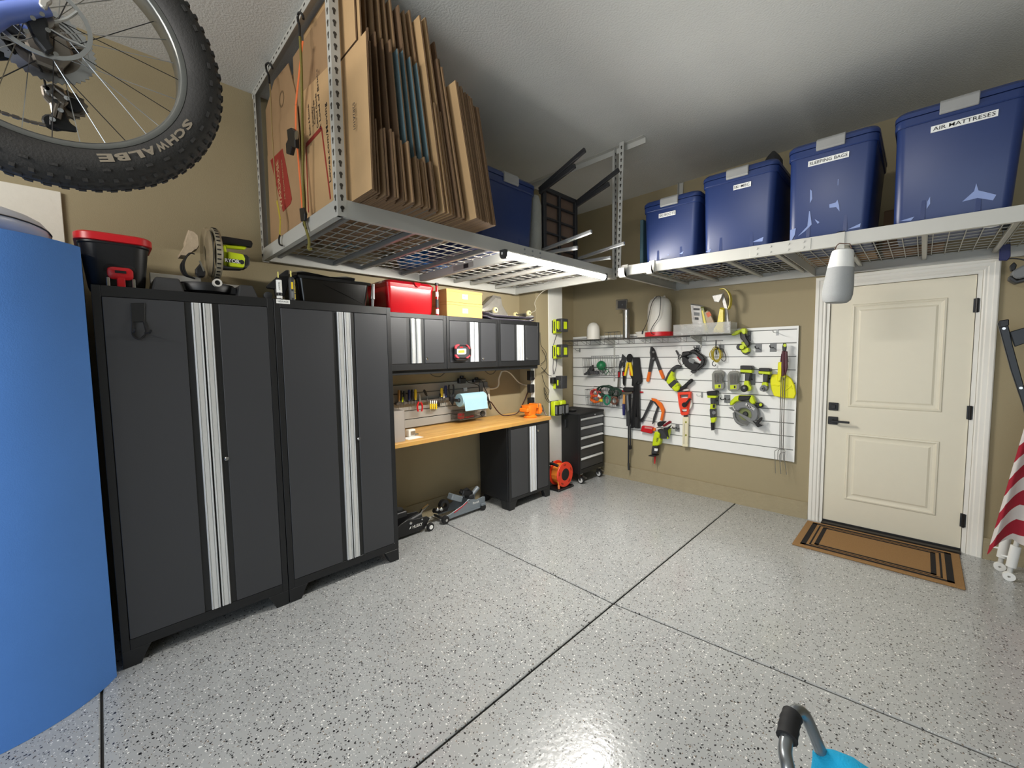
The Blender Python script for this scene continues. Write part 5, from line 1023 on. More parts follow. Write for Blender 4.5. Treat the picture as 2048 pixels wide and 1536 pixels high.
for k in range(4): driver(518+25*k, 392, 430, 500, M_PRINT_W, 'small white capped yellow precision driver', x=.07, r=.006, tip=.008).children[1].data.materials.__setitem__(0, M_YEL)
def pliers(pts_j, h1, h2, mj, mh, label, x=.07):
    t = thing('pliers', label, 'pliers', PX(*zn([h1[-1]])[0], x), group='hand tools on the grey panel')
    poly_x(zn(pts_j), x, .012).build('jaw', mj, t, bevel=.002)
    for h in (h1, h2): T([PX(*q, x+.006) for q in zn(h)], .008, 8, 4).build('handle', mh, t, smooth=True)
    return t
pliers([(368, 310), (378, 305), (385, 345), (392, 410), (378, 425), (365, 410), (368, 350)], [(370, 405), (352, 450), (352, 500), (362, 528)], [(388, 405), (410, 450), (412, 500), (402, 528)], M_STEEL, M_RED, 'red handled pliers hanging on the grey panel')
pliers([(770, 330), (810, 330), (812, 400), (800, 455), (785, 440), (765, 400)], [(780, 340), (758, 280), (752, 220), (758, 190)], [(800, 340), (812, 280), (815, 220), (806, 188)], M_BLACK, M_DK, 'large black pliers hanging handles up')
tag(poly_x(zn([(598, 415), (620, 410), (632, 430), (628, 462), (606, 468), (596, 445)]), .06, .02).build('key_pouch', M_BLACK, bevel=.004), 'small black pouch beside the precision drivers', 'pouch')
# paper towel roll on its bracket
a = PX(*zn([(885, 388)])[0], .15); b = PX(*zn([(1190, 345)])[0], .15); b.z = a.z
t = thing('paper_towel_roll', 'roll of light blue shop paper on a wall bracket', 'paper roll', (.15, (a.y+b.y)/2, a.z))
M_BLUEP = mat('light_blue_shop_paper', (166, 206, 224), .9, var=.03, bump=.25, bscale=200)
r = .062
MB().lathe([(r*.35, 0), (r, 0), (r, 1), (r*.35, 1)], (0, 0, 0), 'y', 28).tf(Matrix.Translation(a) @ Matrix.Diagonal((1, b.y-a.y, 1, 1))).build('roll', M_BLUEP, t, smooth=True)
sh = [(a.x+r*math.cos(q), a.z+r*math.sin(q)) for q in (1.9, 1.5, 1.0, .6, .25, 0)]+[(a.x+r+.004, a.z-.04), (a.x+r+.01, a.z-.075), (a.x+r+.014, a.z-.098)]
MB().loft([[Vector((x+.002, y, z)) for x, z in sh]+[Vector((x+.0005, y, z-.0004)) for x, z in reversed(sh)] for y in (a.y+.012, (a.y+b.y)/2, b.y-.004)]).build('loose_sheet', M_BLUEP, t, smooth=True)
MB().cyl(a-Vector((0, .02, 0)), b+Vector((0, .02, 0)), .012, n=10).build('rod', M_DK, t)
for y in (a.y-.022, b.y+.016): B(GX, .165, y, y+.006, a.z-.014, a.z+.014).build('bracket_arm', M_DK, t, bevel=.002)
# wire basket under it
by0 = PX(*zn([(885, 560)])[0], .15).y; by1 = PX(*zn([(1195, 540)])[0], .15).y; bz1 = PX(*zn([(1000, 530)])[0], .17).z; bz0 = bz1-.075
t = thing('wire_basket', 'small wire basket with red bits below the blue paper roll', 'basket', (.1, (by0+by1)/2, bz0))
for z in (bz0, bz0+.037, bz1): T([(GX+.004, by0, z), (.165, by0, z), (.165, by1, z), (GX+.004, by1, z)], .0028, 5, closed=True).build('ring_wire', M_WIRE, t)
mb = MB(); n = 20
for i in range(n+1):
    y = by0+(by1-by0)*i/n; mb.tube([(GX+.004, y, bz1), (GX+.004, y, bz0), (.165, y, bz0), (.165, y, bz1)], .0016, 4)
for i in range(9):
    x = GX+.004+(.165-GX-.004)*i/8
    for y in (by0, by1): mb.tube([(x, y, bz0), (x, y, bz1)], .0016, 4)
o = mb.build('mesh_wires', M_WIRE, t); o['kind'] = 'stuff'
tag(MB().obox((.12, by0+.045, bz0+.032), (.05, .055, .052), (0, 0, .2)).build('red_box', M_RED, loc=(.12, by0+.045, bz0), bevel=.005), 'small red plastic box in the wire basket', 'box')
tag(MB().obox((.12, by0+.15, bz0+.014), (.03, .12, .016), (0, 0, .3)).build('red_marker', M_RED, loc=(.12, by0+.15, bz0), bevel=.004), 'red marker lying in the wire basket', 'marker')
tag(MB().lathe([(0, 0), (.026, 0), (.03, .012), (.026, .024), (0, .024)], (.15, by1-.02, bz0+.033), 'x', 16).build('tape_disc', M_DK, smooth=True), 'dark tape disc at the end of the wire basket', 'tape')
tag(B(.05, .056, (by0+by1)/2-.02, (by0+by1)/2+.02, a.z+.07, a.z+.10).build('battery_holder', M_BLACK), 'black holder above the paper roll', 'holder')
for k in range(3): tag(MB().cyl((.062, (by0+by1)/2-.016+.016*k, a.z+.070), (.062, (by0+by1)/2-.016+.016*k, a.z+.105), .006, n=8).build('white_battery', M_PRINT_W), 'small white cell in the holder above the paper roll', 'battery', 'cells above the paper roll')
# chargers on the panel top, outlet, cords
for (q, lab) in (((882, 965, 92, 172), 'black charger block on the panel top with two knobs'), ((1072, 1150, 108, 160), 'flat black charger block near the wall outlet')):
    p = PX(*zn([((q[0]+q[1])/2, q[3])])[0], .05); hw = .04 if q[0] < 1000 else .042; h = .075 if q[0] < 1000 else .05
    tt = thing('charger_block', lab, 'charger', (.03, p.y, p.z)); B(GX, .065, p.y-hw, p.y+hw, p.z, p.z+h*.7).build('charger_body', M_BLACK, tt, bevel=.006); B(GX+.005, .055, p.y-hw*.3, p.y+hw*.55, p.z+h*.7, p.z+h).build('charger_plug', M_BLACK, tt, bevel=.005)
t = thing('wall_outlet', 'white outlet box with a grey junction box on the recess wall', 'outlet', (.01, PX(972, 790, .01).y, 1.0))
p = PX(*zn([(1235, 325)])[0], .03); B(.001, .035, p.y-.045, p.y+.045, p.z-.075, p.z+.085).build('outlet_box', M_WHITE, t, bevel=.004); p2 = PX(*zn([(1202, 215)])[0], .03); B(.001, .03, p2.y-.055, p2.y+.055, p2.z-.05, p2.z+.05).build('junction_plate', M_GREY, t, bevel=.003)
for dz in (.045, -.03): B(.035, .0365, p.y-.017, p.y+.017, p.z+dz-.018, p.z+dz+.018).build('socket_face', M_PRINT_W, t)
def pxs(pts, x): return [PX(*q, x) for q in pts]
cord('white_cable', pxs(zn([(1235, 235), (1310, 240), (1370, 220), (1392, 180)]), .05)+pxs(zn([(1395, 110), (1430, 20)]), .06), .009, M_WCORD, 'thick white cable rising from the outlet to the cabinets')
cord('white_cable', pxs(zn([(1430, 20), (1480, 12), (1550, 50), (1640, 150), (1720, 190)]), .08)+[PY(*zn([(1800, 198)])[0], -1.03)], .007, M_WCORD, 'white cable sagging under the cabinets to the power strip')
M_RBC = mat('dark_red_brown_cord', (62, 26, 24), .5)
t = thing('extension_cable', 'dark red extension cord sagging over the worktop', 'cable', (.3, -1.4, .88))
pc = pxs(zn([(1245, 345), (1262, 395), (1300, 420), (1370, 520), (1440, 585)]), .10)+[PX(*zn([(1540, 605)])[0], .16), PX(*zn([(1640, 540)])[0], .20)]+[PY(*zn([(1720, 390)])[0], -1.06), PY(*zn([(1780, 240)])[0], -1.035), PY(*zn([(1850, 100)])[0], -1.03)]
pc = [Vector((p_.x, p_.y, max(p_.z, WTZ+.009))) for p_ in pc]
T(pc, .006, 6, 6).build('cord', M_RBC, t); MB().cyl(pc[0], pc[1], .013, .01, 8).build('plug', M_BLACK, t)
T(pxs(zn([(1240, 350), (1262, 420), (1275, 490), (1292, 495), (1285, 440), (1262, 380)]), .11), .006, 6, 4).build('cord_loop', M_BLACK, t)
cord('black_cable', pxs(zn([(960, 120), (1010, 160), (1120, 190), (1145, 240), (1146, 290)]), .05), .004, M_BLACK, 'black lead from the first charger block to the outlet'); cord('black_cable', pxs(zn([(1150, 118), (1190, 160), (1205, 220), (1250, 310), (1255, 350)]), .05), .004, M_BLACK, 'black lead from the flat charger to the outlet')
cord('black_cable', [Vector((.30, PX(860, 745, .3).y, WZ0-.036)), PX(868, 752, .3), PX(880, 753, .3), PX(889, 746, .3), Vector((.30, PX(890, 738, .3).y, WZ0-.036))], .003, M_BLACK, 'thin black lead looping below the first wall cabinet'); cord('black_cable', [Vector((.30, PX(970, 742, .3).y, WZ0-.036)), PX(978, 748, .3), PX(986, 747, .3), Vector((.30, PX(992, 741, .3).y, WZ0-.036))], .003, M_BLACK, 'thin black lead looping below the middle wall cabinet')
# clear bin on the bench, tape measure and paper
p = PX(*zn([(65, 940)])[0], .46); q = PX(*zn([(195, 905)])[0], .46)
t = thing('clear_bin', 'frosted clear bin on the worktop against the locker', 'bin', (.36, -2.80, WTZ))
fy0, fy1, fz1 = -2.888, q.y, PX(*zn([(130, 520)])[0], .46).z
M_FROST = mat('frosted_plastic', (206, 196, 186), .4, alpha=.55, var=.05)
B(.26, .462, fy0, fy1, WTZ+.001, WTZ+.004).build('bin_floor', M_FROST, t)
for w_ in ((.459, .462, fy0, fy1), (.26, .263, fy0, fy1), (.26, .462, fy1-.003, fy1)): B(*w_, WTZ+.004, fz1).build('bin_wall', M_FROST, t)
t2 = thing('brass_fittings', 'brass fittings inside the frosted clear bin', 'fittings', (.36, fy1-.05, WTZ+.005))
MB().obox((.40, fy1-.035, fz1-.05), (.03, .05, .025), (.3, .2, .4)).build('fitting', mat('brass', (190, 150, 70), .3, 1.0), t2, bevel=.004); MB().lathe([(0, 0), (.03, 0), (.034, .12), (.02, .15), (0, .15)], (.38, fy1-.045, WTZ+.005), 'z', 12).build('fitting_bag', M_SILV, t2, smooth=True)
c_ = PX(*zn([(262, 835)])[0], .33)
t = thing('tape_measure', 'small white and steel tape measure on the worktop', 'tape measure', (c_.x, c_.y, WTZ)); MB().obox((c_.x, c_.y, WTZ+.031), (.045, .075, .058), (0, 0, .2)).build('tape_case', M_WPL, t, bevel=.01, seg=2); MB().obox((c_.x+.024, c_.y+.01, WTZ+.030), (.003, .045, .03), (0, 0, .2)).build('case_badge', M_STEEL, t); MB().obox((c_.x+.02, c_.y+.045, WTZ+.016), (.02, .02, .012), (0, 0, .2)).build('tape_hook', M_STEEL, t)
tag(MB().obox((c_.x+.06, c_.y-.02, WTZ+.0012), (.10, .14, .0016), (0, 0, .1)).build('paper_sheet', M_PRINT_W), 'sheet of white paper under the tape measure', 'paper')
# vise
zv = lambda p: zn(p)
vx = .40
t = thing('bench_vise', 'orange bench vise on the corner of the worktop', 'vise', (.40, -1.22, WTZ))
M_VISE = mat('orange_enamel', (238, 128, 30), .38, var=.08, scale=25)
MB().lathe([(0, 0), (.068, 0), (.07, .012), (.055, .02), (.045, .035), (0, .035)], (.385, -1.27, WTZ), 'z', 20).build('base', M_VISE, t, smooth=True)
MB().rrect([(.385, -1.27, .042, .05, .02, WTZ+.03), (.385, -1.27, .045, .055, .02, WTZ+.07), (.375, -1.27, .06, .06, .02, WTZ+.10), (.37, -1.27, .065, .055, .015, WTZ+.125)], 3).build('rear_jaw_body', M_VISE, t, smooth=True)
B(.31, .425, -1.355, -1.30, WTZ+.06, WTZ+.10).build('anvil', M_VISE, t, bevel=.008)
B(.335, .455, -1.235, -1.215, WTZ+.095, WTZ+.14).build('jaw', M_VISE, t, bevel=.004); B(.34, .45, -1.213, -1.207, WTZ+.105, WTZ+.142).build('jaw_plate', M_STEEL, t); B(.335, .455, -1.20, -1.165, WTZ+.03, WTZ+.14).build('front_jaw', M_VISE, t, bevel=.01); B(.365, .425, -1.21, -1.12, WTZ+.035, WTZ+.09).build('slide', M_VISE, t, bevel=.006)
MB().cyl((.40, -1.13, WTZ+.062), (.40, -1.085, WTZ+.062), .018, n=12).build('screw', M_DK, t); T([(.40, -1.095, WTZ+.11), (.42, -1.095, WTZ+.05), (.452, -1.095, WTZ-.045+.05)], .007, 8).build('handle_bar', M_STEEL, t)
# power strip and chargers on the pilaster
t = thing('power_strip', 'vertical power strip with black adapters on the pilaster', 'power strip', (.2, -1.03, .9))
B(.185, .225, -1.038, -1.0105, .93, 1.40).build('strip_body', M_WHITE, t, bevel=.003)
for k, (v0, v1) in enumerate(((742, 762), (770, 787), (797, 812))):
    a_ = PY(1080, v0, -1.09); b_ = PY(1080, v1, -1.09); B(.185, .245, -1.10, -1.039, b_.z, a_.z).build('adapter', M_BLACK, t, bevel=.005)
random.seed(21)
for k, lab in enumerate(('thin black lead curling beside the power strip', 'black lead looping out over the pilaster edge', 'black lead dropping from the wall cabinet to the strip')):
    pts = [[(1084, 700), (1092, 715), (1093, 735), (1083, 745)], [(1084, 750), (1090, 770), (1098, 780), (1095, 790), (1088, 775), (1092, 798), (1099, 806)], [(1080, 665), (1082, 690), (1092, 705), (1090, 720), (1082, 728)]][k]
    cord('black_cable', [PX(u, v, .268+.006*k) for u, v in pts], .0028, M_BLACK, lab)
cord('black_cable', [PY(1083, 735, -1.05), PX(1089, 742, .27), PX(1097, 750, .28), PX(1103, 752, .29)], .004, M_BLACK, 'black lead joining the lowest fast charger')
# wall chargers with batteries on the white board
GX0 = .257
def charger(v0, v1, label, kind=0):
    a_ = PX(1106, v0, GX0+.02); b_ = PX(1118, v1, GX0+.02); yc = -.70; h = a_.z-b_.z; z0 = b_.z
    t = thing('battery_charger', label, 'charger', (GX0, yc, z0), group='battery chargers on the white board')
    B(GX0+.0005, GX0+.012, yc-.055, yc+.05, z0+.01, z0+h-.01).build('mount', M_BLACK, t, bevel=.003)
    MB().prism([(GX0+.012, yc-.05, z0), (GX0+.06, yc-.05, z0+.01), (GX0+.06, yc-.05, z0+h*.35), (GX0+.05, yc-.05, z0+h*.5), (GX0+.06, yc-.05, z0+h*.7), (GX0+.055, yc-.05, z0+h), (GX0+.012, yc-.05, z0+h)], (0, .10, 0)).build('charger_body', M_LIME, t, bevel=.004)
    for y in (yc-.0515,): B(GX0+.028, GX0+.042, y, y+.001, z0+h*.2, z0+h*.85).build('side_slot', M_BLACK, t)
    bt = MB().rrect([(0, 0, .042, .06, .015, 0), (0, 0, .045, .063, .018, .012), (0, 0, .045, .063, .018, h*.85), (0, 0, .038, .055, .015, h*.9)], 3).tf(Matrix.Translation((GX0+.105, yc, z0+h*.12))).build('battery', M_DK, t, smooth=True)
    MB().hexa([(GX0+.08, yc-.065, z0+h*.35), (GX0+.108, yc-.065, z0+h*.25), (GX0+.108, yc-.062, z0+h*.25), (GX0+.08, yc-.062, z0+h*.35)], [(GX0+.08, yc-.065, z0+h*.85), (GX0+.108, yc-.065, z0+h*.85), (GX0+.108, yc-.062, z0+h*.85), (GX0+.08, yc-.062, z0+h*.85)]).build('lime_label', M_LIME, bt)
    B(GX0+.118, GX0+.124, yc-.0645, yc-.062, z0+h*.3, z0+h*.82).build('lime_stripe', M_LIME, bt); B(GX0+.1495, GX0+.1505, yc-.03, yc+.03, z0+h*.3, z0+h*.8).build('lime_label', M_LIME, bt)
charger(639, 668, 'lime battery charger with a grey battery, topmost on the white board'); charger(690, 718, 'lime battery charger with a grey battery, second down the white board')
t = thing('battery_charger', 'black fast charger with a flat grey battery, third down the white board', 'charger', (GX0, -.70, 1.21), group='battery chargers on the white board')
p = PX(1112, 760, GX0+.05); B(GX0+.0005, GX0+.05, -.80, -.66, p.z-.04, p.z+.03).build('charger_body', M_BLACK, t, bevel=.008); B(GX0+.002, GX0+.04, -.74, -.70, p.z-.10, p.z-.03).build('lime_back', M_LIME, t); bt = MB().rrect([(GX0+.09, -.70, .045, .05, .012, p.z-.095), (GX0+.09, -.70, .048, .052, .014, p.z+.045)], 3).build('battery', M_DK, t, smooth=True)
B(GX0+.07, GX0+.09, -.7535, -.752, p.z-.06, p.z+.0).build('lime_label', M_LIME, bt); lettering('RYOBI', M_GREY, bt, (GX0+.113, -.7538, p.z-.03), (0, 0, 1), (-1, 0, 0), .012)
t = thing('battery_charger', 'lime dual port charger with two small batteries, lowest on the board', 'charger', (GX0, -.68, .86), group='battery chargers on the white board')
a_ = PX(1112, 802, GX0+.04); b_ = PX(1112, 830, GX0+.04); z0, h = b_.z, a_.z-b_.z
B(GX0+.0005, GX0+.012, -.80, -.60, z0, z0+h).build('mount', M_BLACK, t, bevel=.003)
for y in (-.76, -.64):
    MB().rrect([(GX0+.045, y, .033, .048, .02, z0), (GX0+.045, y, .035, .05, .02, z0+h*.9), (GX0+.045, y, .028, .04, .02, z0+h)], 3).build('charger_body', M_LIME, t, smooth=True)
    MB().rrect([(GX0+.095, y, .022, .045, .012, z0+.005), (GX0+.095, y, .024, .046, .012, z0+h*.75)], 3).build('battery', M_BLACK, t, smooth=True); B(GX0+.119, GX0+.1205, y-.02, y+.028, z0+.02, z0+h*.68).build('battery_label', M_GREY, t); B(GX0+.085, GX0+.11, y-.0468, y-.0455, z0+.02, z0+h*.68).build('battery_label', M_GREY, t)
for k, (pp, lab) in enumerate((([(1113, 670), (1110, 680), (1107, 690)], 'black lead between the two upper chargers'), ([(1107, 718), (1106, 735), (1107, 748)], 'black lead below the second charger, straight one'), ([(1114, 718), (1112, 735), (1108, 748)], 'black lead below the second charger, slanted one'), ([(1090, 786), (1095, 797), (1099, 803)], 'black plug lead reaching the dual charger'))): cord('black_cable', [PX(u, v, GX0+.008) for u, v in pp], .0035, M_BLACK, lab)
tag(MB().rrect([(.33, -.50, .05, .04, .02, cz1+.023), (.33, -.50, .055, .045, .02, cz1+.04), (.33, -.50, .02, .02, .01, cz1+.05)], 3).build('charging_stand', M_BLACK, smooth=True, loc=(.33, -.5, cz1+.023)), 'black charging stand on top of the tool chest', 'stand')
# work light stuck on the middle wall cabinet
yx = WX+.0045
t = thing('work_light', 'red and black square work light stuck on the wall cabinet', 'work light', PX(*zw([(480, 920)])[0], yx))
poly_x(zw([(350, 740), (375, 705), (430, 690), (540, 690), (590, 715), (605, 760), (605, 850), (580, 895), (520, 935), (380, 935), (348, 900)]), yx, .03).build('housing', M_BLACK, t, bevel=.006)
poly_x(zw([(385, 745), (420, 715), (550, 715), (590, 745), (590, 860), (555, 890), (415, 890), (385, 860)]), yx+.03, .012).build('face', M_DK, t, bevel=.004)
poly_x(zw([(420, 752), (545, 748), (552, 760), (552, 820), (540, 832), (425, 834), (415, 822), (414, 762)]), yx+.042, .003).build('reflector', M_PRINT_W, t); poly_x(zw([(440, 772), (525, 768), (530, 778), (530, 810), (440, 814), (434, 806)]), yx+.045, .001).build('led_panel', mat('yellow_led_chip', (228, 232, 60), .4), t)
for q in ([(368, 745), (372, 705), (405, 682), (437, 682), (440, 700), (405, 715), (392, 752)], [(540, 690), (560, 685), (600, 735), (602, 755), (585, 752), (562, 715)], [(370, 838), (392, 838), (415, 870), (436, 885), (430, 898), (395, 890), (372, 860)], [(600, 840), (602, 862), (570, 893), (545, 898), (542, 885), (575, 862)]): poly_x(zw(q), yx+.028, .018).build('corner_bumper', mat('coral_red_rubber', (214, 62, 74), .5), t, bevel=.003)
poly_x(zw([(460, 718), (508, 716), (508, 732), (460, 734)]), yx+.0425, .001).build('badge', M_RED, t)
# ------------------------------------------------------------------ on top of the wall cabinets
TZ = WZ1+.001
p = PX(777, 560, .36)
t = thing('red_tote', 'glossy red plastic tote with lid on the wall cabinets', 'storage tote', (.19, -2.60, TZ))
M_GRED = mat('glossy_red_plastic', (190, 18, 30), .22, var=.05)
MB().rrect([(.19, -2.605, .155, .19, .03, TZ), (.19, -2.605, .162, .20, .03, TZ+.02), (.19, -2.605, .17, .208, .03, TZ+.20)], 4).build('tub', M_GRED, t, smooth=True)
MB().rrect([(.19, -2.605, .175, .213, .03, TZ+.198), (.19, -2.605, .178, .215, .03, TZ+.225), (.19, -2.605, .16, .20, .03, TZ+.245), (.19, -2.605, .15, .19, .03, TZ+.25)], 4).build('lid', M_GRED, t, smooth=True)
MB().prism([(.366, -2.59, TZ+.245), (.366, -2.53, TZ+.245), (.372, -2.54, TZ+.215), (.372, -2.56, TZ+.205), (.372, -2.58, TZ+.22)], (.01, 0, 0)).build('latch', M_GRED, t, bevel=.002)
t = thing('extension_pole', 'short red and black pole standing against the red tote', 'pole', (.375, -2.385, TZ)); MB().cyl((.372, -2.375, TZ+.001), (.372, -2.375, TZ+.25), .012, n=10).build('pole_tube', M_GRED, t, smooth=True)
for a_, b_, m_, r_ in ((.06, .13, M_BLACK, .0145), (.01, .05, M_PRINT_W, .0135), (.15, .19, M_PRINT_W, .0135), (.24, .262, M_BLACK, .016)): MB().cyl((.372, -2.375, TZ+a_), (.372, -2.375, TZ+b_), r_, n=10).build('collar', m_, t)
yb0, yb1 = -2.27, -1.876
M_KRAFT = mat('yellow_kraft_box', (214, 170, 100), .75, var=.05)
for k, (z0, z1, lab) in enumerate(((TZ, TZ+.122, 'kraft cardboard box under its twin on the wall cabinets'), (TZ+.123, TZ+.232, 'kraft cardboard box stacked on the lower kraft box'))):
    t = thing('kraft_box', lab, 'box', (.2, (yb0+yb1)/2, z0)); B(.02, .362, yb0, yb1, z0, z1-.02).build('box_tray', M_KRAFT, t, bevel=.002); B(.017, .365, yb0-.003, yb1+.003, z1-.055 if False else z1-.022, z1-.0005).build('box_lid', M_KRAFT, t, bevel=.002)
    lb = B(.362, .363, (yb0+yb1)/2-.03, (yb0+yb1)/2+.03, z0+.035, z0+.075).build('label_strip', M_PRINT_W, t); lettering('MK8', M_GREY, lb, (.3636, (yb0+yb1)/2, z0+.055), (0, 1, 0), (0, 0, 1), .014)
tag(B(.22, .27, yb0+.14, yb0+.30, TZ+.2325, TZ+.242).build('blue_clip', mat('blue_plastic', (40, 84, 168), .4), bevel=.004), 'blue plastic strip on top of the kraft boxes', 'strip')
# skateboards
def skateboard(z, y0, y1, x, label, wheels):
    t = thing('skateboard', label, 'skateboard', (x, (y0+y1)/2, z), group='skateboards on the wall cabinets')
    rings = []; n = 14
    for i in range(n+1):
        s = i/n; y = y0+(y1-y0)*s; e = min(s, 1-s); hw = .10*min(1, math.sqrt(max(e, .0)/.10)+.12); lift = .035*max(0, (.16-e)/.16)**1.5
        rings.append([Vector((x-hw, y, z+lift)), Vector((x+hw, y, z+lift)), Vector((x+hw, y, z+lift+.011)), Vector((x-hw, y, z+lift+.011))])
    dk = MB().loft(rings).build('deck', mat('dark_board_graphic', (52, 46, 60), .45, var=.4, scale=12), t, smooth=True)
    MB().loft([[v+Vector((0, 0, .0118)) for v in (r[0], r[1])]+[v+Vector((0, 0, .0128)) for v in (r[1], r[0])] for r in rings]).build('white_ply', M_PRINT_W, t)
    if wheels:
        for y in (y0+.18*(y1-y0), y1-.18*(y1-y0)):
            MB().prism([(x-.05, y-.03, z+.012), (x+.05, y-.03, z+.012), (x+.02, y-.01, z+.05), (x-.02, y-.01, z+.05)], (0, .045, 0)).build('truck', M_STEEL, t, bevel=.003); MB().cyl((x-.10, y, z+.052), (x+.10, y, z+.052), .006, n=8).build('axle', M_STEEL, t)
            for s in (-1, 1):
                wl = MB().lathe([(0, -.016), (.022, -.016), (.027, -.010), (.027, .010), (.022, .016), (0, .016)], (x+s*.095, y, z+.055), 'x', 16).build('wheel', mat('cream_urethane', (226, 214, 160), .4), t, smooth=True); MB().lathe([(0, -.018), (.010, -.018), (.010, .018), (0, .018)], (x+s*.095, y, z+.055), 'x', 10).build('bearing', M_DK, wl)
    return t
skateboard(TZ+.001, -1.85, -1.115, .26, 'skateboard lying deck down at the bottom of the pair', False); skateboard(TZ+.034, -1.84, -1.11, .26, 'skateboard lying wheels up on top of another board', True)
t = thing('grey_shoe', 'grey high top shoe in a plastic bag behind the skateboard wheels', 'shoe', (.09, -1.5, TZ))
P_ = [Vector((0, *q)) for q in [(-1.70, TZ+.012), (-1.33, TZ+.012), (-1.30, TZ+.09), (-1.38, TZ+.18), (-1.40, TZ+.265), (-1.50, TZ+.275), (-1.55, TZ+.23), (-1.63, TZ+.17), (-1.70, TZ+.13)]]
MB().loft([[p_+Vector((x_, 0, 0))+(Vector((0, -1.5, TZ+.12))-p_)*k for p_ in P_] for x_, k in ((.02, .25), (.04, .05), (.11, 0), (.14, .2))]).build('shoe_body', mat('grey_translucent_bag', (140, 136, 128), .35, var=.25, scale=16, bump=.6, bscale=22), t, smooth=True)
B(.03, .13, -1.69, -1.34, TZ+.001, TZ+.013).build('sole', M_PRINT_W, t)
# ================================================================== on top of the tall lockers
LT = LH+.0015
# shop vacuum bucket
zl = Zm(0, 340, 6.4)
t = thing('bucket_vacuum', 'black bucket with a red lid and red latch on the locker', 'bucket', (.36, -4.29, LT))
cy_, cx_ = -4.285, .335
MB().rrect([(cx_, cy_, .112, .098, .05, LT), (cx_, cy_, .118, .103, .05, LT+.02), (cx_, cy_, .145, .122, .06, LT+.20), (cx_, cy_, .15, .128, .06, LT+.205), (cx_, cy_, .15, .128, .06, LT+.215)], 5).build('bucket_body', M_BLACK, t, smooth=True)
MB().rrect([(cx_, cy_, .152, .130, .06, LT+.213), (cx_, cy_, .160, .138, .065, LT+.216), (cx_, cy_, .160, .138, .065, LT+.245), (cx_, cy_, .152, .130, .06, LT+.253), (cx_, cy_, .12, .10, .06, LT+.256)], 5).build('lid', M_RED, t, smooth=True)
MB().rrect([(0, 0, .058, .062, .025, 0), (0, 0, .054, .058, .025, .012)], 4).tf(Matrix.Translation((cx_+.112, cy_+.012, LT+.062)) @ Euler((0, PI/2+.16, 0)).to_matrix().to_4x4()).build('latch_recess', mat('deep_black', (10, 10, 11), .7), t)
MB().rrect([(0, 0, .03, .047, .02, 0), (0, 0, .028, .045, .02, .02), (0, 0, .018, .033, .015, .026)], 4).tf(Matrix.Translation((cx_+.124, cy_+.012, LT+.072)) @ Euler((0, PI/2+.16, 0)).to_matrix().to_4x4()).build('latch', M_RED, t, smooth=True)
MB().obox((cx_+.152, cy_+.012, LT+.076), (.004, .04, .012), (0, .16, 0)).build('latch_slot', mat('deep_black', (10, 10, 11)), t); MB().obox((cx_+.135, cy_+.012, LT+.028), (.02, .03, .05), (0, .16, 0)).build('latch_foot', M_RED, t, bevel=.004)
for s in (-1, 1): MB().obox((cx_+.135, cy_+.012+s*.045, LT+.026), (.016, .012, .045), (0, .1, 0)).build('catch', M_STEEL, t, bevel=.002)
MB().obox((cx_+.142, cy_+.012, LT+.004), (.018, .11, .005)).build('catch_bar', M_STEEL, t)
# mitre saw
zm = Zm(320, 440, 8.53)
def Q(x, y, X): return PX(*zm([(x, y)])[0], X)
t = thing('mitre_saw', 'lime and black mitre saw with a clear blade guard on the locker', 'mitre saw', (.32, -3.93, LT))
by0 = -4.165; by1 = -3.70
for y0, y1 in ((by0, by0+.13), (by1-.10, by1)):
    MB().hexa([(.16, y0, LT), (.50, y0, LT), (.50, y1, LT), (.16, y1, LT)], [(.18, y0+.02, LT+.075), (.46, y0+.02, LT+.075), (.46, y1-.015, LT+.075), (.18, y1-.015, LT+.075)]).build('base_foot', M_DK, t, bevel=.006)
B(.17, .42, by0+.11, by1-.09, LT+.02, LT+.06).build('base_deck', M_DK, t, bevel=.004)
MB().lathe([(0, .0), (.10, .0), (.135, .022), (.14, .05), (.135, .066), (0, .068)], (.33, -3.92, LT+.004), 'z', 32).build('turntable', M_BLACK, t, smooth=True)
MB().lathe([(.013, 0), (.021, 0), (.021, .03), (.013, .03)], (.475, Q(975, 1075, .49).y, Q(975, 1075, .49).z), 'x', 20).build('mitre_knob', mat('light_grey_knob', (200, 196, 188), .4), t, smooth=True); MB().cyl((.45, Q(975, 1075, .49).y, Q(975, 1075, .49).z), (.495, Q(975, 1075, .49).y, Q(975, 1075, .49).z), .012, n=10).build('knob_core', M_BLACK, t)
for y0, y1, zt in ((by0+.012, -3.93, .122), (-3.885, by1-.02, .098)): B(.255, .275, y0, y1, LT+.06, LT+zt).build('fence', mat('bright_aluminium', (226, 226, 224), .3, .6), t, bevel=.003)
gc = Vector((.28, -3.872, Q(870, 580, .28).z)); R_ = .135
M_SMK = mat('smoky_clear_guard', (176, 160, 130), .2, alpha=.45, var=.1); M_GUARD = mat('grey_guard', (150, 142, 122), .4)
MB().lathe([(.02, -.002), (R_*.97, -.002), (R_*.97, .002), (.02, .002)], gc+Vector((0, -.012, 0)), 'y', 40).build('blade', mat('dark_saw_blade', (120, 120, 116), .35, .8), t)
MB().lathe([(.04, -.035), (R_+.006, -.035), (R_+.008, -.02), (R_+.006, -.018), (.04, -.03)], gc, 'y', 40).build('blade_guard', M_SMK, t, smooth=True)
MB().lathe([(R_-.012, .0), (R_+.01, .0), (R_+.012, .018), (R_+.004, .03), (R_-.012, .03)], gc, 'y', 40).build('guard_rim', M_GUARD, t, smooth=True)
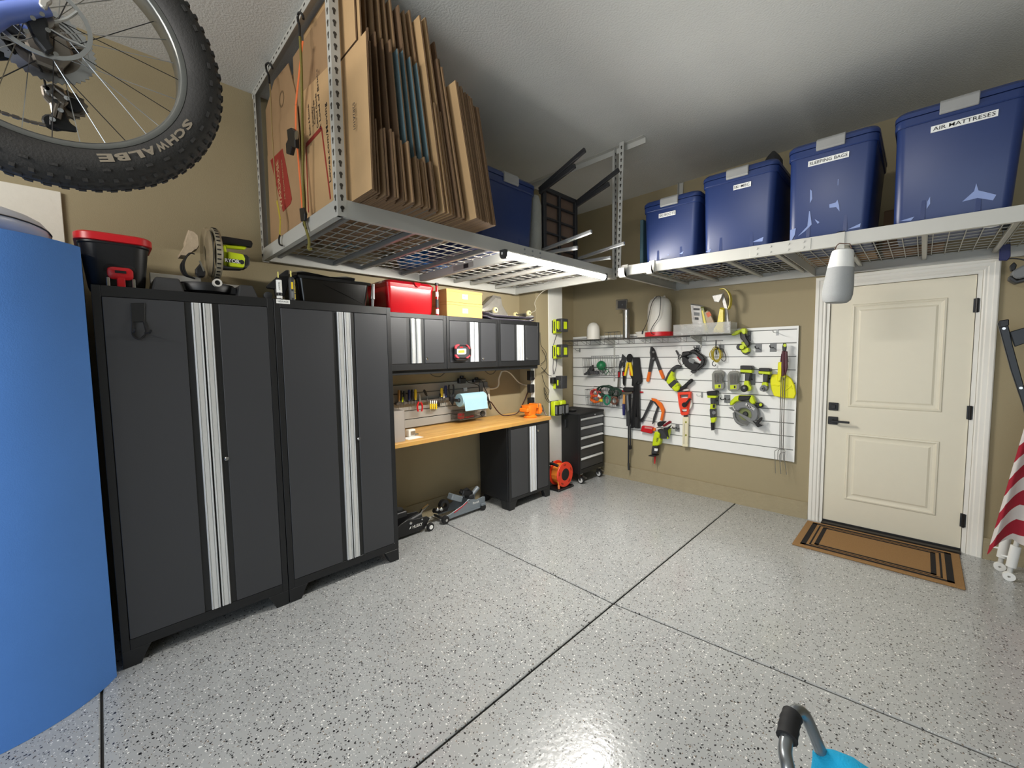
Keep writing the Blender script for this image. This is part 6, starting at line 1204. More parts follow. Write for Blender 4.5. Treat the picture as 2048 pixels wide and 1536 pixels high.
for k in range(36):
    q = 2*PI*k/36; MB().obox(gc+Vector(((R_+.0125)*math.cos(q), .010, (R_+.0125)*math.sin(q))), (.003, .018, .007), (0, -q, 0)).build('vent', M_BLACK, t)
MB().lathe([(0, .03), (R_*.75, .03), (R_*.7, .04), (.05, .045), (0, .045)], gc, 'y', 24).build('gear_plate', M_DK, t, smooth=True)
X_ = .30
MB().prism([Q(*q, X_) for q in ((985, 470), (1085, 440), (1110, 560), (1120, 700), (1130, 800), (1060, 850), (1020, 700), (990, 590))], (.05, 0, 0)).build('arm', M_LIME, t, bevel=.008)
MB().prism([Q(*q, X_+.01) for q in ((975, 320), (1040, 295), (1100, 300), (1320, 335), (1540, 370), (1560, 420), (1545, 490), (1480, 480), (1300, 450), (1090, 425), (1010, 440), (985, 410))], (.04, 0, 0)).build('handle', M_BLACK, t, bevel=.010, seg=2)
MB().prism([Q(*q, X_+.012) for q in ((1070, 432), (1470, 470), (1430, 520), (1110, 490))], (.03, 0, 0)).build('trigger_bar', M_LIME, t, bevel=.005)
MB().prism([Q(*q, X_-.01) for q in ((1105, 570), (1180, 590), (1370, 625), (1400, 700), (1390, 830), (1370, 855), (1130, 830), (1110, 700))], (.085, 0, 0)).build('motor', M_LIME, t, bevel=.012, seg=2)
MB().prism([Q(*q, X_-.008) for q in ((1370, 625), (1420, 630), (1475, 680), (1480, 790), (1420, 860), (1375, 855), (1400, 740))], (.08, 0, 0)).build('motor_cap', M_BLACK, t, bevel=.01, seg=2)
MB().prism([Q(*q, X_-.005) for q in ((985, 780), (1130, 830), (1380, 855), (1370, 870), (1090, 860), (985, 850))], (.07, 0, 0)).build('motor_base', M_DK, t, bevel=.004)
lb = MB().prism([Q(*q, X_+.0755) for q in ((1120, 650), (1355, 680), (1350, 745), (1130, 715))], (.001, 0, 0)).build('name_label', M_PRINT_K, t)
lettering('RYOBI', M_PRINT_W, lb, Q(1240, 698, X_+.0772), Q(1355, 713, X_)-Q(1120, 683, X_), (0, 0, 1), .021, fit=.075)
MB().cyl(Q(1395, 718, X_+.07), Q(1395, 718, X_+.08), .013, n=12).build('brush_cap', M_BLACK, t)
bg = [Q(*q, .20) for q in ((460, 205), (540, 225), (620, 300), (640, 480), (600, 545), (560, 560), (420, 680), (300, 665), (285, 640), (400, 460), (395, 400))]
cc = sum(bg, Vector())/len(bg)
MB().loft([[p+(cc-p)*k+Vector((dx, 0, 0)) for p in bg] for dx, k in ((-.02, .3), (0, .04), (.055, 0), (.085, .12))]).build('dust_bag', mat('beige_cloth', (190, 172, 146), .9, var=.1, bump=.4, bscale=40), t, smooth=True)
for k in range(3): T([Q(*q, .34+.012*k) for q in ((590, 580), (500, 570), (400+12*k, 690), (350+30*k, 800), (400+30*k, 930), (520+20*k, 980), (600, 1000))], .004, 6, 4).build('power_cord', M_BLACK, t)
MB().prism([Q(*q, .33) for q in ((590, 850), (680, 740), (760, 900), (750, 990), (640, 990), (590, 930))], (.04, 0, 0)).build('pivot_block', M_BLACK, t, bevel=.006); MB().prism([Q(*q, .38) for q in ((660, 700), (690, 700), (760, 870), (735, 880))], (.006, 0, 0)).build('guard_link', M_STEEL, t)
# tubes and black tub on the second locker
zt_ = Zm(520, 530, 8.533)
def U(x, y, X): return PX(*zt_([(x, y)])[0], X)
t = thing('black_tub', 'black ribbed plastic tub with a rolled rim on the locker', 'tub', (.33, -3.25, LT))
ty0, ty1 = -3.49, -3.005
M_TUB = mat('shiny_black_plastic', (14, 14, 15), .22)
MB().rrect([(.32, (ty0+ty1)/2, .16, (ty1-ty0)/2-.03, .03, LT), (.32, (ty0+ty1)/2, .175, (ty1-ty0)/2-.01, .035, LT+.15)], 4).build('tub_body', M_TUB, t, smooth=True)
MB().rrect([(.32, (ty0+ty1)/2, .185, (ty1-ty0)/2, .035, LT+.145), (.32, (ty0+ty1)/2, .19, (ty1-ty0)/2+.005, .035, LT+.16), (.32, (ty0+ty1)/2, .175, (ty1-ty0)/2-.01, .035, LT+.165)], 4).build('tub_rim', M_TUB, t, smooth=True)
for k in range(6): MB().obox((.492-.002*k, ty0+.22+.03*k, LT+.10-.012*k), (.006, .12, .004), (-.35, 0, 0)).build('rib', M_TUB, t)
t = thing('bin_liner', 'crumpled black bin liner on top of the black tub', 'bag', (.36, -3.3, LT+.166)); random.seed(4)
MB().loft([[Vector((x, y, LT+.167+dz)) for x, dz in ((.22, 0), (.44, 0), (.45, h_*.6), (.38, h_), (.27, h_*.9), (.21, h_*.5))] for y, h_ in ((-3.47, .03), (-3.42, .045), (-3.35, .038), (-3.27, .025), (-3.20, .032), (-3.13, .045), (-3.10, .04))]).build('liner', M_TUB, t)
t = thing('roller_pole', 'short grey and black roller handle against the black tub', 'pole', (.515, -3.02, LT)); MB().cyl((.518, -3.015, LT), (.512, -3.008, LT+.05), .008, .01, 10).build('pole_end', M_GREY, t); MB().cyl((.512, -3.008, LT+.052), (.505, -2.998, LT+.155), .014, .010, 12).build('grip', M_STEEL, t, smooth=True)
for (x0, x1, lab, m_, lc) in ((285, 385, 'white labelled glue tube standing on the locker', M_BLACK, M_PRINT_W), (495, 610, 'yellow lettered sealant tube standing by the black tub', M_DK, None)):
    a = U(x0, 560, .505); b = U(x1, 560, .505); r = (b.y-a.y)/2*.95; yc = (a.y+b.y)/2; zt = U(x0, 195 if lc else 175, .505).z
    t = thing('glue_tube', lab, 'tube', (.505, yc, LT), group='glue tubes on the locker')
    MB().lathe([(0, 0), (r, 0), (r, .8), (r*.8, .9), (r*.3, .95), (0, .95)], (0, 0, 0), 'z', 16).tf(Matrix.Translation((.505, yc, LT)) @ Matrix.Diagonal((1, 1, zt-LT, 1))).build('tube_body', m_, t, smooth=True)
    MB().cyl((.505, yc-.002, LT+(zt-LT)*.95), (.505, yc-.002, LT+(zt-LT)*.95+.035), .004, .003, 8).build('nozzle', mat('pale_yellow_nozzle', (236, 226, 120), .4), t)
    H_ = zt-LT
    if lc:
        MB().lathe([(r*1.01, .30), (r*1.02, .30), (r*1.02, .85), (r*1.01, .85)], (0, 0, 0), 'z', 16).tf(Matrix.Translation((.505, yc, LT)) @ Matrix.Diagonal((1, 1, H_, 1))).build('wrap_label', M_PRINT_W, t); lettering('LOCTITE', M_PRINT_K, t, (.505+r*1.03, yc-.003, LT+H_*.58), (0, 0, 1), (0, -1, 0), .008); MB().lathe([(r*1.01, .05), (r*1.02, .05), (r*1.02, .16), (r*1.01, .16)], (0, 0, 0), 'z', 16).tf(Matrix.Translation((.505, yc, LT)) @ Matrix.Diagonal((1, 1, H_, 1))).build('wrap_label', M_PRINT_W, t)
    else:
        lettering('BIG STRETCH', M_YEL, t, (.505+r*.8, yc+r*.66, LT+H_*.45), (0, 0, 1), (.6, -.8, 0), .010, fit=H_*.75); B(.505+r*.99, .505+r*1.03, yc-r*.5, yc+r*.1, LT+H_*.45, LT+H_*.72).build('logo_patch', M_YEL, t); B(.505+r*.99, .505+r*1.03, yc-r*.5, yc+r*.1, LT+H_*.1, LT+H_*.36).build('print_patch', M_GREY, t)
t = thing('caulk_gun', 'dark caulking gun lying behind the glue tubes', 'caulking gun', (.40, -3.60, LT)); MB().prism([U(*q, .38) for q in ((90, 370), (110, 350), (290, 195), (420, 100), (470, 95), (470, 300), (400, 545), (250, 545), (230, 420), (110, 405))], (.03, 0, 0)).build('gun_frame', M_BLACK, t, bevel=.004)
p = U(165, 490, .51); t = thing('round_puck', 'round black puck with a grey side at the locker joint', 'puck', (.5, p.y, LT)); MB().lathe([(0, -.02), (.020, -.02), (.022, 0), (.022, .012), (.018, .014), (0, .014)], (.47, p.y, LT+.0225), 'x', 18).build('cap_body', M_DK, t, smooth=True); B(.455, .49, p.y-.018, p.y+.02, LT, LT+.004).build('cap_foot', M_STEEL, t)
# hook on the first locker door
zk = Zm(150, 540, 7.68)
t = thing('door_hook', 'dark magnetic double hook on the locker door', 'hook', PX(*zk([(960, 1000)])[0], LX+.004))
poly_x(zk([(850, 510), (1075, 505), (1070, 800), (860, 800)]), LX+.0045, .006).build('magnet_plate', M_CB, t, bevel=.002)
T([PX(*q, LX+.014) for q in zk([(880, 790), (878, 920), (880, 985), (930, 1045), (1010, 1055), (1060, 1010), (1090, 970), (1085, 900), (1050, 780)])], .004, 6, 2).build('wire_hook', M_BLACK, t)
for q in ([(880, 960), (905, 955), (915, 905)], [(1080, 965), (1140, 970), (1155, 930)]):
    P_ = [PX(*z, LX+.014) for z in zk(q)]; P_[1] += Vector((.03, 0, 0)); P_[2] += Vector((.045, 0, 0)); T(P_, .0045, 6, 2).build('prong', M_BLACK, t)
# ================================================================== on the floor
zj = Zm(780, 900, 4.452)
def J(x, y, X): return PX(*zj([(x, y)])[0], X)
M_JGREY = mat('grey_enamel', (116, 124, 130), .35, var=.06)
# black trolley jack
t = thing('trolley_jack', 'black trolley jack tucked beside the tall locker', 'floor jack', (.22, -2.66, 0))
jx = .275
for X, d in ((jx-.012, .012), (jx-.17, .012)): MB().prism([(X, y, z) for y, z in ((-2.86, .022), (-2.50, .022), (-2.47, .06), (-2.44, .10), (-2.47, .125), (-2.58, .135), (-2.66, .15), (-2.72, .13), (-2.80, .085), (-2.86, .075))], (d, 0, 0)).build('side_plate', M_BLACK, t, bevel=.003)
B(jx-.16, jx-.012, -2.84, -2.52, .025, .05).build('chassis', M_BLACK, t)
MB().prism([(jx-.11, y, z) for y, z in ((-2.88, .06), (-2.86, .13), (-2.78, .19), (-2.70, .205), (-2.70, .18), (-2.77, .14))], (.05, 0, 0)).build('lift_arm', mat('brown_steel', (92, 74, 58), .5, .3), t, bevel=.004)
B(jx-.13, jx-.03, -2.76, -2.64, .165, .215).build('saddle_block', M_BLACK, t, bevel=.006); MB().lathe([(0, 0), (.04, 0), (.045, .018), (0, .018)], (jx-.085, -2.70, .215), 'z', 14).build('saddle', M_DK, t)
for y, z, r in ((-2.63, .115, .014), (-2.52, .115, .008)): MB().ball((jx+.004, y, z), r*.6, r, r, 10).build('bolt', M_CHROME, t, smooth=True)
T([(jx-.085, -2.52, .10), (jx-.085, -2.46, .16), (jx-.085, -2.40, .185)], .014, 8).build('handle_socket', M_CHROME, t); MB().cyl((jx-.085, -2.62, .09), (jx-.085, -2.48, .12), .025, n=12).build('pump', M_DK, t)
for X in (jx+.008, jx-.20):
    wl = MB().lathe([(0, 0), (.03, 0), (.034, .005), (.034, .022), (.03, .027), (0, .027)], (X, -2.455, .035), 'x', 18).build('wheel', M_RUB, t, smooth=True); MB().lathe([(0, -.002), (.018, -.002), (.018, .030), (0, .030)], (X, -2.455, .035), 'x', 14).build('wheel_cap', M_PRINT_W, wl)
MB().cyl((jx-.19, -2.455, .035), (jx+.02, -2.455, .035), .009, n=8).build('axle', M_STEEL, t); MB().cyl((jx-.17, -2.845, .0225), (jx-.005, -2.845, .0225), .022, n=12).build('front_roller', M_STEEL, t)
lettering('HUSKY', M_PRINT_W, t, (jx+.0008, -2.565, .075), (0, 1, 0), (0, 0, 1), .026, fit=.095); MB().prism([(jx+.0003, y, z) for y, z in ((-2.645, .065), (-2.63, .07), (-2.625, .088), (-2.635, .083))], (.0008, 0, 0)).build('logo', M_PRINT_W, t)
# grey trolley jack
t = thing('trolley_jack', 'grey trolley jack with a red stripe beside the base cabinet', 'floor jack', (.2, -2.0, 0))
jx = .262; y0, y1 = -2.26, -1.80
pr = ((y0+.02, .025), (y1-.03, .025), (y1, .06), (y1+.002, .12), (y1-.03, .128), (y1-.10, .118), (y1-.18, .14), (y1-.20, .15), (y0+.19, .11), (y0+.07, .075), (y0, .06))
for X in (jx-.010, jx-.16): MB().prism([(X, y, z) for y, z in pr], (.010, 0, 0)).build('side_plate', M_JGREY, t, bevel=.003)
MB().prism([(jx+.0004, y, z) for y, z in ((y0+.08, .07), (y0+.17, .10), (y0+.24, .13), (y0+.24, .122), (y0+.17, .09), (y0+.09, .064))], (.001, 0, 0)).build('red_stripe', M_RED, t)
MB().prism([(jx+.0, y, z) for y, z in ((y0+.02, .03), (y1-.04, .03), (y1-.04, .045), (y0+.05, .045))], (.006, 0, 0)).build('flange', M_JGREY, t)
for (c_, s_, m_) in (((jx-.08, y0+.16, .17), (.075, .13, .055), M_JGREY), ((jx-.08, y0+.28, .185), (.06, .10, .05), M_BLACK)): MB().obox(c_, s_, (-.45, 0, 0) if m_ is M_JGREY else (-.4, 0, 0)).tf(Matrix()).build('pump_block', m_, t, bevel=.006)
T([(jx-.08, y0+.22, .20), (jx-.08, y0+.30, .215), (jx-.08, y0+.36, .16)], .018, 8).build('lift_arm', M_BLACK, t); MB().cyl((jx-.08, y1-.12, .13), (jx-.08, y1-.02, .20), .022, n=12).build('handle_socket', M_JGREY, t); B(jx-.12, jx-.04, y1-.16, y1-.10, .12, .16).build('yoke', M_DK, t, bevel=.004)
MB().ball((jx+.004, y1-.20, .125), .006, .011, .011, 10).build('bolt', M_CHROME, t)
for X in (jx+.004,): 
    MB().lathe([(0, 0), (.026, 0), (.03, .005), (.03, .02), (0, .02)], (X, y1-.04, .0305), 'x', 16).build('wheel', M_RUB, t, smooth=True); MB().obox((X+.012, y1-.04, .06), (.025, .05, .02)).build('caster_yoke', M_JGREY, t, bevel=.003)
MB().lathe([(0, -.03), (.032, -.03), (.036, -.02), (.036, .0), (.032, .008), (0, .008)], (jx+.02, y0-.02, .0365), 'x', 18).build('wheel', M_RUB, t, smooth=True); MB().lathe([(0, -.001), (.012, -.001), (.012, .012), (0, .012)], (jx+.02, y0-.02, .0365), 'x', 12).build('wheel_cap', M_CHROME, t)
MB().cyl((jx-.16, y0-.02, .0365), (jx+.01, y0-.02, .0365), .010, n=8).build('axle', M_DK, t); MB().cyl((jx-.12, y1-.02, .03), (jx-.03, y1-.02, .03), .02, n=10).build('rear_caster', M_RUB, t)
for y, z in ((y0-.06, .13), (y0-.02, .12)): MB().ball((jx-.05, y, z), .02, n=10).build('chrome_ball', M_CHROME, t, smooth=True)
MB().lathe([(.025, -.02), (.05, -.02), (.05, .02), (.025, .02)], (jx-.08, y0+.03, .135), 'x', 18).build('saddle_ring', M_BLACK, t)
T([(jx-.08, y0-.08, .115), (jx-.08, y0-.02, .09), (jx-.08, y0+.06, .09)], .02, 8).build('front_arm', M_BLACK, t)
lettering('Pro-Lift', M_PRINT_W, t, (jx+.0008, y1-.115, .095), (0, 1, 0), (0, 0, 1), .022, fit=.075)
# cord reel
t = thing('cord_reel', 'orange extension cord reel with red flanges on a black base', 'cord reel', (.41, -.83, 0))
M_FLG = mat('orange_red_plastic', (238, 66, 36), .35, var=.05)
ry = -.805; rz_ = .165; rr_ = .137
B(.315, .495, -.945, -.665, .001, .022).build('base', M_BLACK, t, bevel=.008)
for X in (.345, .462): MB().lathe([(.05, 0), (rr_, 0), (rr_+.003, .008), (rr_, .014), (.05, .014)], (X, ry, rz_), 'x', 36).build('flange', M_FLG, t, smooth=True)
for k in range(5):
    q = 2*PI*k/5+.4; MB().obox((.477, ry+.108*math.cos(q), rz_+.108*math.sin(q)), (.002, .04, .016), (q+PI/2, 0, 0)).build('flange_slot', mat('dark_orange', (150, 40, 20), .5), t)
MB().lathe([(0, 0), (.066, 0), (.07, .01), (.066, .02), (0, .02)], (.458, ry, rz_), 'x', 28).build('hub', M_BLACK, t, smooth=True)
M_OC = mat('orange_cord', (238, 140, 44), .5, var=.05)
for L_ in range(2):
    pts = []
    for k in range(16*11): q = 2*PI*k/16; pts.append((.364+.093*((k/(16*11)) if L_ == 0 else 1-k/(16*11)), ry+(.092+.013*L_)*math.cos(q), rz_+(.092+.013*L_)*math.sin(q)))
    T(pts, .0062, 5).build('cord_winding', M_OC, t)
MB().cyl((.36, ry, rz_), (.46, ry, rz_), .085, n=20).build('drum', M_OC, t); T([(.45, ry-.11, rz_-.02), (.472, ry-.125, rz_-.06), (.47, ry-.11, rz_-.11)], .006, 6, 4).build('cord_end', M_OC, t); MB().cyl((.47, ry-.11, rz_-.10), (.47, ry-.108, rz_-.138), .013, .011, 8).build('plug', mat('salmon_plug', (232, 128, 80), .5), t)
for X in (.335,): B(X-.006, X+.006, ry-.03, ry+.03, .02, rz_+.03).build('stand_arm', M_BLACK, t, bevel=.003)
T([(.34, ry-.15, rz_+.125), (.40, ry-.135, rz_+.135), (.47, ry-.12, rz_+.118)], .016, 10).build('carry_handle', M_BLACK, t, smooth=True); MB().obox((.33, ry-.08, rz_+.07), (.012, .15, .02), (.9, 0, 0)).build('handle_arm', M_BLACK, t)
# door mat
t = thing('door_mat', 'coir door mat with black border stripes at the entry door', 'door mat', (3.02, -.38, 0))
mx0, mx1, my0, my1 = 2.568, 3.468, -.69, -.085
M_COIR = mat('coir_fibre', (168, 128, 80), .95, var=.18, scale=130, bump=.9, bscale=260); M_COIRK = mat('black_coir', (30, 24, 22), .95, var=.3, scale=130, bump=.9, bscale=260)
B(mx0, mx1, my0, my1, .001, .014).build('mat_pad', M_COIR, t, bevel=.003)
def frame_band(i0, i1):
    for q in ((mx0+i0, mx0+i1, my0+i0*.75, my1-i0*.75), (mx1-i1, mx1-i0, my0+i0*.75, my1-i0*.75), (mx0+i0, mx1-i0, my0+i0*.75, my0+i1*.75), (mx0+i0, mx1-i0, my1-i1*.75, my1-i0*.75)): B(*q, .014, .0155).build('border_stripe', M_COIRK, t)
frame_band(.045, .078); frame_band(.096, .106); frame_band(.124, .150)
# folded wagon with flag cloth
t = thing('folding_stand', 'black folding frame standing by the door casing with rivets', 'stand', (3.72, -.26, 0))
YFm = -.30
M_NAVYF = mat('black_tube', (20, 24, 30), .4)
def slabpx(pts, y, d, nm, m, par): return poly_y(pts, y, d).build(nm, m, par, bevel=.004)
slabpx([(1994, 646), (2013, 640), (2024, 690), (2052, 792), (2054, 815), (2046, 816), (2020, 740)], YFm, .035, 'frame_leg', M_NAVYF, t); slabpx([(2018, 664), (2100, 640), (2100, 668), (2028, 694)], YFm-.005, .03, 'cross_arm', M_NAVYF, t); slabpx([(1996, 642), (2016, 639), (2016, 652), (1998, 656)], YFm-.002, .05, 'end_cap', M_BLACK, t)
tp = PY(2052, 806, YFm-.017); T([tp, (tp.x+.10, YFm-.017, .62), (tp.x+.16, YFm-.017, .012)], .017, 8).build('frame_leg', M_NAVYF, t)
for u, v in ((2008, 657), (2042, 776)): MB().cyl(PY(u, v, YFm-.035), PY(u, v, YFm-.041), .008, n=10).build('rivet', M_STEEL, t)
t = thing('flag_poles', 'two white tube poles with clamp feet carrying a striped flag', 'flag', (3.68, -.26, 0))
for (fx, fy, tx, ty) in ((3.671, -.328, 3.735, -.20), (3.645, -.185, 3.70, -.10)):
    top = Vector((tx+.10, ty+.02, 1.45)); ft = Vector((fx, fy, .028)); T([ft, top], .013, 10).build('pole', mat('white_grey_pole', (206, 206, 202), .4), t, smooth=True)
    d = (top-ft).normalized(); MB().cyl(ft+d*.06, ft+d*.20, .024, n=14).build('clamp_sleeve', M_PRINT_W, t, smooth=True); MB().lathe([(.007, -.012), (.028, -.012), (.028, .012), (.007, .012)], ft+Vector((0, -.006, 0)), 'y', 18).build('foot_wheel', M_PRINT_W, t, smooth=True); MB().cyl(ft+d*.12+Vector((-.05, 0, 0)), ft+d*.12, .006, n=8).build('thumb_screw', M_PRINT_W, t)
M_FR = mat('flag_red', (160, 28, 46), .85, var=.06, scale=30); M_FW = mat('flag_white', (214, 206, 200), .85, var=.05, scale=30)
def fp(s, k):
    """drooping cloth hanging from the frame; k 0 top .. 1 hem, s 0 outer fold .. 1 inner side"""
    top = Vector((3.70, -.36, 1.10)); hem0 = Vector((3.555, -.40, .205+.05*s)); hem1 = Vector((3.93, -.33, .40))
    h = hem0+(hem1-hem0)*s; p = top+Vector((.16*s, .02*s, 0)); q = p+(h-p)*k; wv = math.sin(s*12.5+.6)
    q.y += -.030*wv*(.25+.75*k); q.x += .012*math.cos(s*12.5)*k; q.z -= .05*k*max(0, math.sin(s*12.5+2.2)); return q
ns, nst = 40, 11
for j in range(nst):
    vs = []; fs = []; m_ = 3
    for i in range(ns+1):
        for r_ in range(m_+1):
            kk = (j+r_/m_)/nst; s_ = i/ns; sk = min(1, max(0, kk*1.28-.28*(1-kk)*0-.28*s_*min(1, kk*3)*(1 if j < nst-1 or r_ < m_ else 1)+.0)) if True else kk
            vs.append(fp(s_, sk))
    back = [v_+Vector((0, .004, 0)) for v_ in vs]
    for i in range(ns):
        for r_ in range(m_): a0_ = i*(m_+1)+r_; fs.append((a0_, a0_+1, a0_+m_+2, a0_+m_+1))
    o_ = len(vs); fs += [tuple(x+o_ for x in reversed(f)) for f in fs]
    MB().add(vs+back, fs).build('flag_stripe', M_FR if j % 2 == 0 else M_FW, t, smooth=True)
# hand cart handle near the camera
def AD(u, v, d): return CAM+ray(u, v)/F_PX*d
t = thing('hand_cart', 'bent grey steel tube cart handle with a black foam grip', 'hand cart', (3.2, -3.35, 0))
M_TUBE = mat('grey_steel_tube', (150, 156, 160), .3, .85, var=.05)
A0 = AD(1562, 1440, .865); ln = [AD(1577, 1545, .80), AD(1570, 1503, .83), AD(1576, 1463, .86), AD(1583, 1434, .885), AD(1595, 1421, .90), AD(1609, 1430, .905), AD(1622, 1456, .905), AD(1642, 1505, .90), AD(1662, 1560, .895)]
lw = ln[0]; hw2 = ln[-1]
left = [Vector((lw.x+.02, lw.y-.03, .10)), Vector((lw.x+.012, lw.y-.02, .45)), Vector((lw.x+.004, lw.y-.006, lw.z-.06))]
right = [Vector((hw2.x+.02, hw2.y+.01, hw2.z-.08)), Vector((hw2.x+.05, hw2.y+.02, .40)), Vector((hw2.x+.06, hw2.y+.02, .10))]
T(left+ln+right, .0125, 12, 6).build('handle_tube', M_TUBE, t, smooth=True)
gp = curve(ln[1:5], 6); gp = gp[4:-5]
T(gp, [.0185+(.0012 if i % 3 == 0 else 0) for i in range(len(gp))], 14).build('foam_grip', M_RUB, t, smooth=True)
by = (left[0]+right[-1])/2
B(by.x-.20, by.x+.20, by.y-.14, by.y+.14, .085, .105).build('cart_deck', M_DK, t, bevel=.005)
for sx in (-.19, .19):
    for sy in (-.1, .1): MB().lathe([(0, -.012), (.036, -.012), (.04, -.006), (.04, .006), (.036, .012), (0, .012)], (by.x+sx, by.y+sy, .0405), 'y', 18).build('wheel', M_RUB, t, smooth=True); MB().cyl((by.x+sx, by.y+sy, .04), (by.x+sx*.9, by.y+sy, .09), .012, n=8).build('wheel_stem', M_STEEL, t)
t = thing('blue_towel', 'bright turquoise cloth draped over the cart tube', 'cloth', AD(1675, 1540, .88))
cc = [AD(1660, 1536, .86), AD(1690, 1560, .86), AD(1720, 1590, .86)]
random.seed(8); rings = []
for i, (c_, r_) in enumerate(((AD(1652, 1515, .885), .016), (AD(1662, 1526, .88), .030), (AD(1682, 1548, .87), .045), (AD(1705, 1580, .86), .060), (AD(1725, 1620, .86), .070), (AD(1740, 1680, .87), .075))):
    rings.append([c_+Vector((r_*math.cos(q)*1.2*(1+.12*math.sin(3*q+i)), r_*math.sin(q)*.8*(1+.12*math.cos(4*q+i)), r_*.5*math.sin(q+.6))) for q in [2*PI*k/20 for k in range(20)]])
MB().loft(rings).build('cloth', mat('turquoise_cloth', (24, 176, 226), .85, var=.08, bump=.3, bscale=300), t, smooth=True)
# ------------------------------------------------------------------ hung from the door-side rack
YB = -1.208
def jhook(u, v, label, wd=.035):
    p = PY(u, v, YB-.004); t = thing('rack_hook', label, 'hook', (p.x, YB-.004, p.z-.05), group='white hooks on the rack beam'); zt = rr(p.x-1.345, 0, .077).z
    pts = [(YB+.012, zt+.004), (YB-.005, zt+.005), (YB-.006, zt-.075), (YB-.02, zt-.098), (YB-.045, zt-.10), (YB-.062, zt-.08), (YB-.066, zt-.03)]
    MB().loft([[Vector((x, y, z)) for y, z in pts]+[Vector((x, y-.004, z+.002)) for y, z in reversed(pts)] for x in (p.x-wd/2, p.x+wd/2)]).build('hook_strap', M_RACK, t); return t
jhook(1250, 536, 'wide white hook over the rack beam beside the hanging post', .055); jhook(1304, 520, 'white hook over the rack beam below the SKI BOOTS tote', .045)
t = thing('rack_hook', 'white strap hook holding the hanging lantern', 'hook', (2.85, YB, 2.1), group='white hooks on the rack beam'); zt = rr(2.85-1.345, 0, .077).z; B(2.832, 2.87, YB-.006, YB-.001, zt-.10, zt+.006).build('hook_strap', M_RACK, t); B(2.832, 2.87, YB-.006, YB+.02, zt+.001, zt+.006).build('hook_top', M_RACK, t); T([(2.851, YB-.004, zt-.10), (2.851, YB-.03, zt-.112), (2.851, YB-.045, zt-.10)], .004, 6, 3).build('hook_tip', M_RACK, t)
t = thing('hanging_lantern', 'white topped grey fabric lantern hanging in front of the door', 'lantern', (2.846, -1.255, 1.765))
c0 = Vector((2.846, -1.255, 1.768)); c1 = Vector((2.868, -1.245, 2.078)); ax = (c1-c0); Mx = Matrix.Translation(c0) @ ax.to_track_quat('Z', 'Y').to_matrix().to_4x4(); Ln = ax.length
MB().lathe([(0, 0), (.052, .004), (.068, .02), (.074, .05), (.073, .10), (.064, .205)], (0, 0, 0), 'z', 32).tf(Mx).build('fabric_body', mat('light_grey_fabric', (168, 170, 170), .85, var=.05, bump=.3, bscale=400), t, smooth=True)
MB().lathe([(.0642, .205), (.054, Ln-.02), (.050, Ln-.006), (.040, Ln), (0, Ln)], (0, 0, 0), 'z', 32).tf(Mx).build('diffuser_top', mat('opal_white', (236, 236, 232), .4), t, smooth=True)
for s in (-1, 1): T([c1+Vector((s*.055, 0, -.05)), c1+Vector((s*.03, .0, .03)), Vector((2.851, -1.25, 2.118))], .003, 6).build('strap_loop', mat('brown_leather', (92, 66, 52), .7), t)
# curved white hook, spring clamp and clip lamp at the right of the rack
t = thing('bike_hook', 'curved white utility hook under the rack beam', 'hook', PY(1985, 440, -1.1)); T([PY(u, v, -1.10) for u, v in ((2013, 408), (2014, 425), (2005, 443), (1985, 452), (1965, 451), (1950, 438))], .008, 8, 4).build('hook_wire', M_PRINT_W, t, smooth=True)
t = thing('spring_clamp', 'navy quick clamp gripping the rear rack beam', 'clamp', PY(2010, 485, -.18)); yq = -.12
for q, m_, nm in (([(2003, 447), (2023, 446), (2021, 460), (2004, 462)], M_BLACK, 'jaw'), ([(1999, 490), (2020, 489), (2020, 514), (2014, 522), (1997, 522)], mat('navy_plastic', (34, 40, 92), .4), 'grip_body'), ([(2004, 462), (2007, 462), (2006, 490), (2003, 490)], M_STEEL, 'bar'), ([(2018, 460), (2021, 460), (2021, 490), (2018, 490)], M_STEEL, 'bar')): poly_y(q, yq, .03).build(nm, m_, t, bevel=.003)
t = thing('clip_lamp', 'small grey clip lamp hanging from the navy clamp', 'lamp', PY(2040, 545, -.12)); poly_y([(2020, 546), (2044, 533), (2056, 540), (2056, 556), (2030, 562), (2020, 556)], -.08, .10).build('lamp_head', M_GREY, t, bevel=.008); poly_y([(2018, 533), (2026, 526), (2032, 532), (2028, 542), (2020, 544)], -.10, .05).build('lamp_pivot', M_BLACK, t, bevel=.004); T([PY(u, v, -.14) for u, v in ((2008, 520), (2025, 517), (2048, 520), (2062, 528))], .004, 6, 3).build('lamp_lead', M_BLACK, t); poly_y([(2016, 554), (2030, 564), (2052, 558), (2052, 564), (2028, 570), (2014, 562)], -.08, .09).build('lamp_rim', M_DK, t, bevel=.004)
